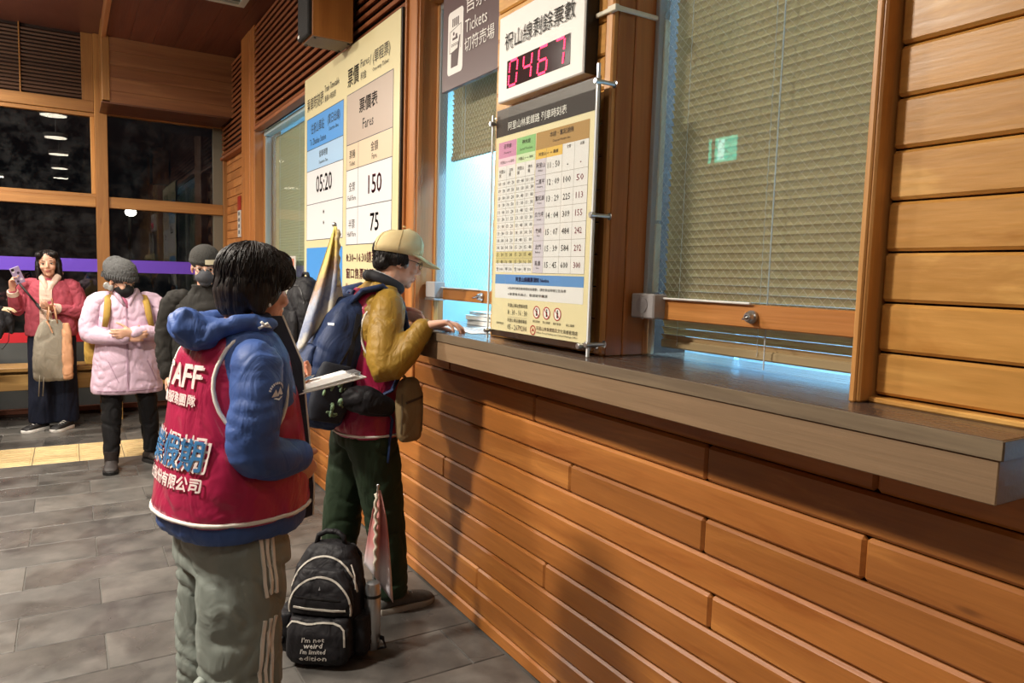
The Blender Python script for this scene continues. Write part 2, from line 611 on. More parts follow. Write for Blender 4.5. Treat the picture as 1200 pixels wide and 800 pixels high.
def slate():
    m, nt, b = new_mat('floor_slate')
    mp, oi = coords(nt, (1, 1, 1), 31.0)
    n = nd(nt, 'ShaderNodeTexNoise'); n.inputs['Scale'].default_value = 5; n.inputs['Detail'].default_value = 8; n.inputs['Roughness'].default_value = 0.62
    n2 = nd(nt, 'ShaderNodeTexNoise'); n2.inputs['Scale'].default_value = 2.1; n2.inputs['Detail'].default_value = 5; n2.inputs['Distortion'].default_value = 0.8
    n3 = nd(nt, 'ShaderNodeTexNoise'); n3.inputs['Scale'].default_value = 60; n3.inputs['Detail'].default_value = 4
    for k in (n, n2, n3): nt.links.new(mp.outputs[0], k.inputs['Vector'])
    c = ramp(nt, n.outputs[0], [(0.3, lin('#464543')), (0.7, lin('#706d69'))])
    stain = ramp(nt, n2.outputs[0], [(0.50, (1, 1, 1, 1)), (0.56, (0.72, 0.71, 0.71, 1))])
    col = mixc(nt, c.outputs[0], stain.outputs[0], 0.8, 'MULTIPLY')
    tone = ramp(nt, oi.outputs['Random'], [(0.0, (0.8, 0.8, 0.8, 1)), (1.0, (1.15, 1.13, 1.1, 1))])
    col = mixc(nt, col, tone.outputs[0], 1.0, 'MULTIPLY')
    nt.links.new(col, b.inputs['Base Color'])
    ro = ramp(nt, n2.outputs[0], [(0.4, (0.42, 0.42, 0.42, 1)), (0.6, (0.27, 0.27, 0.27, 1))])
    nt.links.new(ro.outputs[0], b.inputs['Roughness'])
    bp = nd(nt, 'ShaderNodeBump'); bp.inputs['Strength'].default_value = 0.25; bp.inputs['Distance'].default_value = 0.006
    nt.links.new(n.outputs[0], bp.inputs['Height'])
    bp2 = nd(nt, 'ShaderNodeBump'); bp2.inputs['Strength'].default_value = 0.12; bp2.inputs['Distance'].default_value = 0.002
    nt.links.new(n3.outputs[0], bp2.inputs['Height']); nt.links.new(bp.outputs[0], bp2.inputs['Normal'])
    nt.links.new(bp2.outputs[0], b.inputs['Normal'])
    return m
SLATE = slate()
TACT = plain('tactile_yellow', '#cdb483', rough=0.5, noise_amt=0.16, noise_scale=7)

def struct(name, mb=None, mat=None):
    o = mb.build(name, mat) if mb else empty(name)
    return tag(o, kind='structure')

# ================================================================== floor
floor = struct('floor', MB().box(-3.3, 1.50, -5.0, 8.6, -0.06, -0.004), GROUT)
XL, XR, ROW, LEN, G = -3.28, 1.452, 0.304, 0.606, 0.0022
full = MB().box(-LEN / 2 + G, LEN / 2 - G, -ROW / 2 + G, ROW / 2 - G, -0.010, 0.0, c=0.0025).mesh('tile')
full.materials.append(SLATE)
for k in range(-12, 18):
    y0 = 2.955 + ROW * k
    if k in (11, 12):
        continue
    off = 0.095 if k % 2 == 0 else -0.208
    x = off - LEN * 6
    while x < XR:
        a, b_ = max(x, XL), min(x + LEN, XR)
        if b_ - a > 0.03:
            y1 = min(y0 + ROW, 8.33)
            if b_ - a > LEN - 1e-4 and y1 == y0 + ROW:
                o = bpy.data.objects.new('tile', full); COL.objects.link(o)
                o.location = ((a + b_) / 2, y0 + ROW / 2, 0); o.parent = floor
            else:
                cx, cy = (a + b_) / 2, (y0 + y1) / 2
                o = MB().box(a + G - cx, b_ - G - cx, y0 + G - cy, y1 - G - cy, -0.010, 0.0, c=0.0025).build('tile', SLATE, floor, loc=(cx, cy, 0))
        x += LEN
tac = MB().box(-0.1495, 0.1495, -0.150, 0.150, -0.010, 0.0005, c=0.002)
for q in (-0.105, -0.035, 0.035, 0.105):
    tac.box(-0.135, 0.135, q - 0.015, q + 0.015, -0.001, 0.0055, c=0.003)
tacm = tac.mesh('tactile_tile'); tacm.materials.append(TACT)
for r in (11, 12):
    for q in range(-10, 6):
        xx = -0.26 + 0.303 * q + 0.15
        if xx + 0.15 > XR: continue
        o = bpy.data.objects.new('tactile_tile', tacm); COL.objects.link(o)
        o.location = (xx, 2.955 + ROW * r + ROW / 2, 0); o.parent = floor

# ================================================================== right wall: boards below and beside the ticket windows
wall_right = struct('wall_right')
U, ZC = 1.39, 1.267
MB().box(1.474, 1.53, -1.6, 7.2, 0, 0.93).build('backing', W_DARK, wall_right)
MB().box(1.474, 1.53, -1.6, 3.3, 0.93, 1.16).build('backing', W_DARK, wall_right)
tops = [0.064, 0.163, 0.262, 0.361, 0.463, 0.562, 0.662, 0.762, 0.862, 0.963, 1.063, 1.163]
joints = {5: [4.1, 0.4], 6: [2.943, 1.313, 5.2], 7: [3.6], 8: [1.965, 1.35, 4.6], 9: [0.89, 3.2, 5.6], 10: [1.353, 2.2, 5.0], 11: [0.876, 2.9, 4.4], 4: [2.1, 5.0], 3: [0.9, 3.4], 2: [2.6, 4.7], 1: [1.4, 3.9], 0: [2.0, 4.9]}
lo = 0.0
for i, t in enumerate(tops):
    cuts = [-1.6] + sorted(joints[i]) + [3.29 if t > 0.95 else 7.15]
    cuts = [c for c in cuts if c <= cuts[-1]]
    for a, b_ in zip(cuts[:-1], cuts[1:]):
        px = 1.4535 + random.uniform(-0.0008, 0.0008)
        MB().box(px, 1.476, a + 0.0006, b_ - 0.0006, lo + 0.0020, t - 0.0020, c=0.0080).build('plank', W_LOW, wall_right)
    lo = t
# boards right of the first ticket window
MB().box(1.41, 1.46, -1.6, 0.86, ZC, 3.56).build('backing', W_DARK, wall_right)
z = 1.2815
edges = [1.2815] + [1.369 + 0.0996 * k for k in range(23)]
for i, (a, b_) in enumerate(zip(edges[:-1], edges[1:])):
    if b_ > 3.56: break
    MB().box(1.388 + random.uniform(-.0006, .0006), 1.412, -1.6, 0.856, a + 0.0022, b_ - 0.0022, c=0.006).build('plank', W_UP, wall_right)
MB().box(1.372, 1.41, -1.6, 0.858, ZC, 1.279, c=0.003).build('ledge_strip', W_UP, wall_right)
trim_1 = struct('trim_1')
MB().box(1.345, 1.41, 0.859, 0.884, ZC, 3.56, c=0.004).build('moulding', W_TRIM, trim_1)
MB().box(1.340, 1.36, 0.866, 0.880, ZC, 3.56, c=0.003).build('moulding_bead', W_TRIM, trim_1)
MB().box(1.41, 1.60, 0.80, 0.884, ZC, 3.56).build('jamb', W_POST, trim_1)

# pilaster between the first two windows
pilaster = struct('wall_pilaster')
PX = 1.362
MB().box(PX + 0.016, 1.72, 1.72, 2.385, ZC, 3.56).build('core', W_DARK, pilaster)
pe = [1.268] + [1.377 + 0.0972 * k for k in range(24)]
for a, b_ in zip(pe[:-1], pe[1:]):
    if b_ > 3.56: break
    MB().box(PX, PX + 0.02, 1.742, 2.388, a + 0.002, b_ - 0.002, c=0.006).build('plank', W_UP, pilaster)
MB().box(PX - 0.006, PX + 0.024, 1.706, 1.742, ZC, 3.56, c=0.005).build('corner_strip', W_TRIM, pilaster)
MB().box(PX + 0.012, 1.435, 1.702, 1.724, ZC, 3.56, c=0.002).build('jamb_board', W_POST, pilaster)
MB().box(1.4365, 1.515, 1.698, 1.724, ZC, 3.56, c=0.003).build('jamb_board', W_POST, pilaster)
MB().box(1.5165, 1.56, 1.700, 1.724, ZC, 3.56, c=0.003).build('jamb_board', W_POST, pilaster)
MB().box(PX + 0.01, 1.6, 2.385, 2.40, ZC, 3.56, c=0.002).build('jamb_board', W_POST, pilaster)

# post beyond the second window, post at the far end
post_near = struct('trim_2')
MB().box(1.392, 1.56, 3.196, 3.285, ZC, 3.56, c=0.004).build('post_board', W_POST, post_near)
MB().box(1.405, 1.43, 3.188, 3.20, ZC, 3.56, c=0.003).build('post_strip', W_POST, post_near)
MB().box(1.50, 1.525, 3.184, 3.20, ZC, 3.56, c=0.003).build('post_strip', W_TRIM, post_near)
MB().box(1.378, 1.40, 3.285, 3.30, ZC, 3.56, c=0.003).build('post_strip', W_POST, post_near)
MB().box(1.44, 1.50, 3.285, 3.62, 0.93, 2.67, c=0.003).build('side_board', W_POST, post_near)
post_far = struct('trim_3')
MB().box(1.392, 1.62, 6.62, 6.80, 0, 3.56, c=0.004).build('post_board', W_POST, post_far)
MB().box(1.389, 1.62, 6.803, 7.15, 0, 3.56, c=0.004).build('post_board', W_POST, post_far)
MB().box(1.47, 1.495, 6.605, 6.625, 0.9, 2.7, c=0.003).build('post_strip', W_TRIM, post_far)

# wall of wooden blocks between the far post and the back wall
wall_block = struct('wall_far_corner')
MB().box(1.485, 1.60, 7.15, 8.5, 0, 3.56).build('backing', W_DARK, wall_block)
bh, bl = 0.0855, 0.252
bm_full = MB().box(-0.012, 0.012, -bl / 2 + 0.0025, bl / 2 - 0.0025, -bh / 2 + 0.0025, bh / 2 - 0.0025, c=0.003).mesh('block')
bm_full.materials.append(W_BRICK)
for r in range(31):
    for q in range(5):
        yy = 7.15 + bl * (q + 0.5) + (bl * 0.35 if r % 2 else 0) - 0.05
        if yy - bl / 2 < 7.14 or yy + bl / 2 > 8.46: continue
        o = bpy.data.objects.new('block', bm_full); COL.objects.link(o)
        o.location = (1.475 + random.uniform(-.002, .002), yy, bh * (r + 0.5)); o.parent = wall_block
MB().box(1.462, 1.486, 7.152, 7.19, 0, 2.64).build('edge_strip', W_BRICK, wall_block)
MB().box(1.40, 1.50, 7.15, 8.36, 2.62, 2.65, c=0.003).build('ledge_strip', W_SLAT, wall_block)
sl = MB().box(-0.022, 0.022, -0.57, 0.57, -0.010, 0.010, c=0.002).mesh('slat'); sl.materials.append(W_SLAT)
for k in range(17):
    o = bpy.data.objects.new('slat', sl); COL.objects.link(o)
    o.location = (1.435, 7.74, 2.69 + 0.05 * k); o.rotation_euler = (0, R_(-32), 0); o.parent = wall_block

# louvred band above the third window
wall_louvre = struct('wall_louvre_band')
MB().box(1.44, 1.50, 3.30, 6.62, 2.70, 3.56).build('backing', W_DARK, wall_louvre)
MB().box(1.385, 1.45, 3.30, 6.62, 2.672, 2.70, c=0.003).build('lower_rail', W_SLAT, wall_louvre)
sl = MB().box(-0.024, 0.024, -1.66, 1.66, -0.009, 0.009, c=0.002).mesh('slat'); sl.materials.append(W_SLAT)
for k in range(17):
    o = bpy.data.objects.new('slat', sl); COL.objects.link(o)
    o.location = (1.418, 4.96, 2.732 + 0.0502 * k); o.rotation_euler = (0, R_(-30), 0); o.parent = wall_louvre
MB().box(1.388, 1.44, 4.18, 4.22, 2.70, 3.56, c=0.003).build('upright', W_SLAT, wall_louvre)

# ================================================================== the three ticket windows
WX = 1.53
def ticket_window(n, y0, y1, zr0, zr1, ztop):
    wn = struct('window_%d' % n)
    MB().box(WX - 0.03, WX + 0.02, y0, y1, zr0, zr1, c=0.003).build('bottom_rail', W_RAIL, wn)
    p = MB().box(WX - 0.003, WX + 0.003, y0, y1, zr1, ztop).build('pane', G_TICK, wn)
    MB().box(WX - 0.022, WX + 0.02, y1 - 0.018, y1, zr1, ztop, c=0.002).build('frame_upright', GREYF, wn)
    MB().box(WX - 0.022, WX + 0.02, y0, y0 + 0.018, zr1, ztop, c=0.002).build('frame_upright', GREYF, wn)
    MB().box(WX - 0.022, WX + 0.02, y0, y1, ztop, ztop + 0.03, c=0.002).build('frame_head', GREYF, wn)
    # wire cast in the glass: two sets of slanting wires
    m = MB()
    H_, L_ = ztop - zr1, y1 - y0
    sp, sl_, t = 0.027, 1.05, 0.00042
    for sgn in (1, -1):
        k = -int(H_ / sl_ / sp) - 2
        while k * sp < L_ + H_ / sl_ + 0.1:
            a = k * sp
            pts = []
            for (zz) in (0.0, H_):
                pts.append((a + sgn * (zz / sl_) if sgn > 0 else a - zz / sl_, zz))
            k += 1
            (u0, v0), (u1, v1) = pts
            # clip to the pane
            def at(u): return v0 + (v1 - v0) * (u - u0) / (u1 - u0)
            if u0 > u1: (u0, v0), (u1, v1) = (u1, v1), (u0, v0)
            if u1 <= 0 or u0 >= L_: continue
            cu0, cu1 = max(u0, 0), min(u1, L_)
            va, vb = v0 + (v1 - v0) * (cu0 - u0) / (u1 - u0), v0 + (v1 - v0) * (cu1 - u0) / (u1 - u0)
            m.tube([(WX - 0.0036, y0 + cu0, zr1 + va), (WX - 0.0036, y0 + cu1, zr1 + vb)], t, n=4)
    tag(m.build('wire_mesh', WIRE, p), kind='stuff')
    return wn
win1 = ticket_window(1, 0.884, 1.698, 1.383, 1.443, 2.62)
win2 = ticket_window(2, 2.40, 3.19, 1.378, 1.432, 2.72)
win3 = struct('window_3')
MB().box(1.497, 1.503, 3.30, 6.61, 0.99, 2.64).build('pane', G_TICK, win3)
MB().box(1.47, 1.53, 3.30, 6.61, 2.635, 2.672, c=0.003).build('frame_head', plain('pale_blue_frame', '#a9c3cc', rough=0.35), win3)
MB().box(1.48, 1.53, 3.30, 6.61, 0.95, 0.99, c=0.003).build('frame_sill', GREYF, win3)
MB().box(1.48, 1.53, 5.05, 5.10, 0.99, 2.64, c=0.003).build('frame_upright', GREYF, win3)
MB().box(1.48, 1.53, 6.585, 6.61, 0.99, 2.64, c=0.003).build('frame_upright', GREYF, win3)
# header boards over windows 1 and 2
head = struct('trim_4')
MB().box(1.45, 1.60, 0.884, 1.70, 2.65, 3.56, c=0.003).build('header_board', W_RAIL, head)
MB().box(1.45, 1.60, 2.40, 3.19, 2.75, 3.56, c=0.003).build('header_board', W_RAIL, head)

# ================================================================== office behind the windows
OFF = plain('office_wall', '#cfdfe8', rough=0.8, noise_amt=0.03, noise_scale=2)
office = struct('wall_office')
MB().box(3.2, 3.3, 0.3, 6.9, 0, 3.0).build('back_panel', OFF, office)
MB().box(1.62, 3.3, 0.2, 0.3, 0, 3.0).build('side_panel', OFF, office)
MB().box(1.62, 3.3, 6.8, 6.9, 0, 3.0).build('side_panel', OFF, office)
MB().box(1.60, 3.3, 0.2, 6.9, 2.98, 3.05).build('top_panel', OFF, office)
MB().box(1.53, 3.3, 0.2, 6.9, -0.02, 0.0).build('floor_panel', OFF, office)
MB().box(2.50, 2.53, 2.2, 6.4, 0.0, 2.95).build('partition_screen', plain('partition_blue', '#a9d4ec', rough=0.8), office)

# ================================================================== back wall
YB = 8.35
wall_back = struct('wall_back')
def beam(x0, x1, z0, z1, y0=YB - 0.045, y1=YB + 0.05, mat=None, nm='beam'):
    return MB().box(x0, x1, y0, y1, z0, z1, c=0.004).build(nm, mat or W_BEAM, wall_back)
for (a, b_) in ((0.246, 0.356), (-1.06, -0.95), (-2.26, -2.15)):
    MB().box(a, b_, YB - 0.06, YB + 0.06, 0, 3.7, c=0.004).build('post', W_MULL, wall_back)
MB().box(1.425, 1.53, YB - 0.06, YB + 0.06, 0, 3.7, c=0.004).build('post', W_MULL, wall_back)
bays = [(0.356, 1.425), (-0.95, 0.246), (-2.15, -1.06), (-3.3, -2.26)]
for i, (a, b_) in enumerate(bays):
    beam(a, b_, 2.045, 2.14 if i else 2.155)
    beam(a, b_, 2.955 if i else 2.95, 3.065, mat=W_BEAM)
    beam(a, b_, 0.03, 0.075, mat=plain('red_brown_sill', '#6a3a24', rough=0.5), nm='sill')
    beam(a, b_, 0.0, 0.03, mat=W_DARK, nm='sill')
    if i:
        # sash of the upper light
        for (q0, q1, z0, z1) in ((a, b_, 2.14, 2.175), (a, b_, 2.915, 2.95), (a, a + 0.03, 2.175, 2.915), (b_ - 0.035, b_, 2.175, 2.915)):
            MB().box(q0, q1, YB - 0.035, YB + 0.03, z0, z1, c=0.003).build('sash', W_TRIM if z1 - z0 > .1 else W_BEAM, wall_back)
        # fine louvre over it
        MB().box(a, b_, YB + 0.02, YB + 0.05, 3.065, 3.7).build('backing', W_DARK, wall_back)
        sl = MB().box(-(b_ - a) / 2 + 0.10, (b_ - a) / 2 - 0.10, -0.013, 0.013, -0.010, 0.010, c=0.002).mesh('slat'); sl.materials.append(W_SLATX)
        for k in range(17):
            o = bpy.data.objects.new('slat', sl); COL.objects.link(o)
            o.location = ((a + b_) / 2, YB - 0.005, 3.10 + 0.0345 * k); o.rotation_euler = (R_(30), 0, 0); o.parent = wall_back
        for (q0, q1) in ((a, a + 0.10), (b_ - 0.10, b_), ((a + b_) / 2 + 0.0, (a + b_) / 2 + 0.012)):
            MB().box(q0, q1, YB - 0.03, YB + 0.03, 3.065, 3.7, c=0.003).build('louvre_frame', W_MULL, wall_back)
STRIPE_V = plain('violet_film', '#6a48c8', rough=0.35)
STRIPE_R = plain('red_film', '#c02834', rough=0.35)
LOW_GREY = plain('lower_pane_grey', '#55595a', rough=0.22, noise_amt=0.1, noise_scale=5)
n = 4
for i, (a, b_) in enumerate(bays):
    wu = struct('window_%d' % n); n += 1
    MB().box(a + (0.03 if i else 0), b_ - (0.035 if i else 0), YB + 0.008, YB + 0.016, 2.155 if i == 0 else 2.175, 2.95 if i == 0 else 2.915).build('pane', G_BACK, wu)
    wl = struct('window_%d' % n); n += 1
    p = MB().box(a, b_, YB + 0.008, YB + 0.016, 0.716, 2.045).build('pane', G_BACK, wl)
    MB().box(a, b_, YB + 0.006, YB + 0.0078, 1.412, 1.538).build('violet_stripe', STRIPE_V, p)
    MB().box(a, b_, YB + 0.006, YB + 0.0078, 0.716, 0.813).build('red_stripe', STRIPE_R, p)
    MB().box(a, b_, YB + 0.008, YB + 0.02, 0.075, 0.716).build('grey_pane', LOW_GREY, wl)  # opaque grey panel below the clear pane
    if i == 0:
        MB().box(1.33, 1.425, YB - 0.02, YB + 0.02, 2.155, 2.95, c=0.002).build('side_frame', plain('weathered_frame', '#6f6a5c', rough=0.6), wu)
        MB().box(1.33, 1.425, YB - 0.02, YB + 0.02, 0.075, 2.045, c=0.002).build('side_frame', MATS['weathered_frame'], wl)
# boxed-in header in front of the right bay
bulk = struct('wall_bulkhead')
YF = 7.76
MB().box(0.36, 1.47, YF + 0.02, YB - 0.05, 2.972, 3.70).build('core', W_DARK, bulk)
zs = [2.972, 3.075, 3.20, 3.305, 3.43, 3.555]
for a, b_ in zip(zs[:-1], zs[1:]):
    MB().box(0.36, 1.465, YF, YF + 0.024, a + 0.0006, b_ - 0.0006, c=0.0015).build('plank', W_BULK, bulk)
MB().box(0.296, 0.36, YF - 0.005, YB - 0.05, 2.985, 3.70, c=0.004).build('end_board', W_MULL, bulk)
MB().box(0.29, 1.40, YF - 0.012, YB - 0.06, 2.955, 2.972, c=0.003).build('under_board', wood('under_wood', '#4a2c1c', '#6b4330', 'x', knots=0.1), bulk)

# ================================================================== ceiling and the walls behind the viewer
ceiling = struct('ceiling')
MB().box(-3.3, 0.33, -5.0, 8.5, 3.70, 3.76).build('panel', CEIL_M, ceiling)
MB().box(0.33, 1.65, -5.0, 8.5, 3.72, 3.80).build('panel', W_DARK, ceiling)
xs = 0.335
while xs < 1.46:
    x2 = min(xs + 0.19, 1.50)
    for (a, b_) in ((-5.0, -1.6), (-1.6, 2.4), (2.4, 5.2), (5.2, 7.78)):
        MB().box(xs + 0.0008, x2 - 0.0008, a + 0.0008, b_ - 0.0008, 3.555, 3.58, c=0.002).build('plank', W_CEIL, ceiling)
    xs = x2
MB().box(0.30, 0.335, -5.0, 7.76, 3.54, 3.70, c=0.003).build('soffit_edge', wood('edge_wood', '#8a5634', '#b17a4e', 'y', knots=0.2), ceiling)
wall_left = struct('wall_left', MB().box(-3.4, -3.3, -5.0, 8.5, 0, 3.76), wood('far_panel', '#6a4023', '#8a5a34', 'z', knots=0.2))
wall_front = struct('wall_front', MB().box(-3.4, 1.65, -5.1, -5.0, 0, 3.76), MATS['far_panel'])
MB().box(1.455, 1.55, -5.0, -1.6, 0, 3.76).build('far_boarding', W_LOW, wall_right)

# night ground outside
outside = struct('ground_outside', MB().box(-14, 14, 8.7, 40, -0.3, -0.1), plain('night_paving', '#3a3a3c', rough=0.6, noise_amt=0.2, noise_scale=2))
# ================================================================== ticket counters
C_TOP = wood('counter_top_laminate', '#4a3f39', '#5c4f47', 'y', rough=0.22, knots=0, var=0.02, flame=0.2)
C_EDGE = wood('counter_edge_laminate', '#655644', '#8d7c62', 'y', rough=0.5, knots=0, var=0.02, fine=2.0, flame=0.9)
C_APR = wood('counter_apron_laminate', '#7a6248', '#927759', 'y', rough=0.55, knots=0, var=0.02, flame=0.15)
FX = 1.232
counter = tag(empty('ticket_counter', (1.35, 1.9, 1.161)), 'long brown laminate ticket counter running under the two ticket windows', 'counter')
def cpart(nm, mat, *b, c=0.002, par=None):
    par = par or counter
    return MB().box(b[0] - par.location.x, b[1] - par.location.x, b[2] - par.location.y, b[3] - par.location.y, b[4] - par.location.z, b[5] - par.location.z, c=c).build(nm, mat, par)
cpart('counter_top', C_TOP, FX + 0.0015, 1.72, 0.545, 3.195, 1.240, ZC)
cpart('edge_strip', C_EDGE, FX - 0.001, FX + 0.0015, 0.5425, 3.19, 1.2345, 1.2665, c=0.0008)
cpart('edge_strip', C_EDGE, FX + 0.0015, 1.388, 0.541, 0.545, 1.2345, 1.2665, c=0.0008)
cpart('apron', C_APR, FX + 0.004, 1.4525, 0.5475, 3.185, 1.161, 1.234)
cpart('shadow_gap', W_DARK, FX + 0.010, 1.4525, 0.552, 3.18, 1.232, 1.241)
counter2 = tag(empty('ticket_counter', (1.35, 4.3, 0.885)), 'low wooden counter shelf at the third window carrying a black backpack', 'counter')
cpart('counter_top', W_BENCH, 1.170, 1.452, 3.5, 4.90, 0.983, 1.010, par=counter2)
cpart('apron', W_BENCH, 1.180, 1.452, 3.51, 4.89, 0.890, 0.982, par=counter2)

# ================================================================== venetian blinds
SLAT1 = plain('blind_slat_beige', '#bda47c', rough=0.45)
SLAT3 = plain('blind_slat_far', '#cfc49c', rough=0.5)
CORD = plain('blind_cord', '#c9cfd2', rough=0.6)
def blind(label, x, y0, y1, z0, z1, pitch, tilt, mat, cords, width=0.025):
    t = tag(empty('venetian_blind', (x, (y0 + y1) / 2, z0)), label, 'blind')
    m, hw, L = MB(), width / 2, (y1 - y0) / 2
    prof = [(-hw, -0.0012), (-hw * 0.4, 0.0010), (hw * 0.4, 0.0010), (hw, -0.0012)]
    vs = [(a, s * L, b) for s in (-1, 1) for a, b in prof] + [(a, s * L, b - 0.0006) for s in (-1, 1) for a, b in prof]
    fs = [(i, i + 1, i + 5, i + 4) for i in range(3)] + [(i + 8, i + 12, i + 13, i + 9) for i in range(3)]
    fs += [(0, 4, 12, 8), (3, 11, 15, 7), (0, 8, 9, 1), (1, 9, 10, 2), (2, 10, 11, 3), (4, 5, 13, 12), (5, 6, 14, 13), (6, 7, 15, 14)]
    m.add(vs, fs)
    me = m.mesh('slat'); me.materials.append(mat)
    z, k = pitch * 0.9, 0
    while z < z1 - z0:
        o = bpy.data.objects.new('slat', me); COL.objects.link(o); o.parent = t
        o.location = (0, 0, z); o.rotation_euler = (0, R_(tilt), 0)
        z += pitch
    MB().box(-0.010, 0.010, -L, L, -0.010, 0.016, c=0.004).build('bottom_rail', plain('blind_rail_tan', '#a08c66', rough=0.6), t)
    for c in cords:
        cm = MB()
        yy = c - (y0 + y1) / 2
        n_ = int((z1 - z0) / 0.012)
        for q in (-0.0135, 0.0135):
            cm.tube([(q + 0.001 * math.sin(i * 1.9), yy + 0.0012 * math.cos(i * 1.9), 0.012 * i) for i in range(n_)], 0.0009, n=4)
        cm.build('ladder_cord', CORD, t)
    return t
b1 = blind('beige venetian blind lowered behind the wired glass of the nearest ticket window', 1.578, 0.89, 1.675, 1.303, 2.64, 0.0225, 62, SLAT1, (0.955, 1.30, 1.60))
MB().tube([(-0.03, -0.02, -0.03), (-0.03, -0.02, 1.3)], 0.0018, n=6).build('pull_cord', CORD, b1)
b2 = blind('beige venetian blind half raised behind the middle ticket window with bluish light', 1.578, 2.41, 3.17, 2.04, 2.74, 0.0225, 62, SLAT1, (2.55, 3.05))
MB().tube([(-0.03, 0.2, 0.0), (-0.03, 0.2, 0.65)], 0.0018, n=6).build('pull_cord', CORD, b2)
b3 = blind('olive beige venetian blind closed behind the far window beside the fare board', 1.56, 3.32, 6.56, 1.03, 2.63, 0.022, 68, SLAT3, (3.9, 5.35, 5.75, 6.35))

# ================================================================== office lamps and things inside
LEDP = plain('office_led_panel', '#ffffff', emit='#d8f0ff', emit_s=6)
for i, (x, y) in enumerate(((2.5, 1.2), (2.0, 4.2), (2.9, 5.6))):
    t = tag(empty('office_ceiling_lamp', (x, y, 2.95)), ['flat office ceiling lamp over the nearest blind', 'flat office ceiling lamp over the desk behind the middle window', 'flat office ceiling lamp behind the far closed blind'][i], 'lamp', 'office ceiling lamps')
    MB().box(-0.25, 0.25, -0.25, 0.25, 0.0, 0.03, c=0.004).build('housing', WHITE, t)
    MB().box(-0.23, 0.23, -0.23, 0.23, -0.006, 0.0).build('diffuser', LEDP, t)
    ld = bpy.data.lights.new('office_light', 'AREA'); ld.energy = OFFICE_WATTS * (1.1, 1.0, 0.3)[i]; ld.color = OFFICE_COLOUR; ld.size = 0.36
    lo_ = bpy.data.objects.new('office_light', ld); COL.objects.link(lo_); lo_.parent = t; lo_.location = (0, 0, -0.012)

# ================================================================== fittings on window rails
GREYB = plain('reader_box_grey', '#9d9a9a', rough=0.5)
bx = tag(empty('lock_box', (1.49, 1.64, 1.39)), 'square grey metal box on the left end of the nearest window rail', 'lock box')
MB().box(-0.035, 0.02, -0.05, 0.05, -0.005, 0.068, c=0.004).build('box_body', GREYB, bx)
MB().lathe([(0.024, 0), (0.024, 0.002)], 20, Matrix.Translation((-0.035, 0.0, 0.034)) @ Matrix.Rotation(R_(-90), 4, 'Y')).build('round_plate', plain('reader_disc', '#8f8c8d', rough=0.4), bx)
MB().ell((-0.036, -0.005, 0.004), (0.003, 0.003, 0.003), n=8, m=5).build('screw', STEEL, bx)
MB().tube([(-0.01, 0.05, 0.06), (-0.012, 0.068, 0.05), (-0.012, 0.066, 0.02), (-0.01, 0.05, 0.0), (-0.01, 0.02, -0.008)], 0.0022, n=6).build('cable', WHITE, bx)
bx2 = tag(empty('lock_box', (1.49, 3.13, 1.385)), 'grey metal box on the far end of the middle window rail behind the man', 'lock box')
MB().box(-0.035, 0.02, -0.05, 0.05, 0.0, 0.075, c=0.004).build('box_body', GREYB, bx2)
MB().box(-0.037, 0.022, -0.052, 0.052, -0.012, -0.001, c=0.002).build('bracket', STEEL, bx2)
def rail_lock(y, z, label):
    t = tag(empty('rail_lock', (1.497, y, z)), label, 'lock')
    M = Matrix.Rotation(R_(-90), 4, 'Y')
    MB().lathe([(0.017, 0), (0.017, 0.006), (0.013, 0.010), (0.013, 0.018), (0.010, 0.022)], 20, M).build('cylinder', STEEL, t, smooth=True)
    MB().lathe([(0.006, 0.0215), (0.006, 0.024)], 12, M).build('keyhole_plug', plain('lock_dark', '#3a3a3c', rough=0.4, metal=0.6), t, smooth=True)
    MB().tube([(-0.024, -0.004, 0), (-0.05, -0.012, -0.004)], 0.003, n=6).build('key', STEEL, t)
rail_lock(1.265, 1.412, 'round steel lock on the wooden rail of the nearest window')
rail_lock(2.70, 1.405, 'round steel lock on the wooden rail of the middle window')
tag(MB().box(1.488, 1.50, 1.27, 1.59, 1.443, 1.449, c=0.002).build('cable_cover', WHITE), 'thin white cable cover along the top of the nearest window rail', 'cable cover')
tag(MB().box(1.488, 1.50, 2.72, 3.09, 1.432, 1.437, c=0.002).build('cable_cover', WHITE), 'thin white cable cover along the top of the middle window rail', 'cable cover')
# conduit around the pilaster
cd = tag(empty('cable_conduit', (1.45, 1.69, 1.29)), 'cream plastic cable conduit bent around the wooden pilaster', 'conduit')
def cdp(nm, pts, r, n=8, flat=1.0):
    return MB().tube([(p[0] - 1.45, p[1] - 1.69, p[2] - 1.29) for p in pts], r, n=n, flat=flat).build(nm, CREAM, cd)
def cdb(nm, *b):
    return MB().box(b[0] - 1.45, b[1] - 1.45, b[2] - 1.69, b[3] - 1.69, b[4] - 1.29, b[5] - 1.29, c=0.002).build(nm, CREAM, cd)
cdb('trunking', 1.346, 1.356, 1.72, 1.780, 2.264, 2.277)
cdb('trunking', 1.352, 1.545, 1.686, 1.696, 2.265, 2.278)
cdb('corner_piece', 1.344, 1.360, 1.684, 1.722, 2.262, 2.280)
cdb('trunking', 1.528, 1.550, 1.676, 1.697, 1.68, 2.270)
cdp('coupling', [(1.541, 1.69, 1.665), (1.541, 1.69, 1.70)], 0.010, 10)
cdb('trunking', 1.528, 1.552, 1.676, 1.698, 1.46, 1.67)
cdb('trunking', 1.534, 1.548, 1.680, 1.696, 1.27, 1.385)

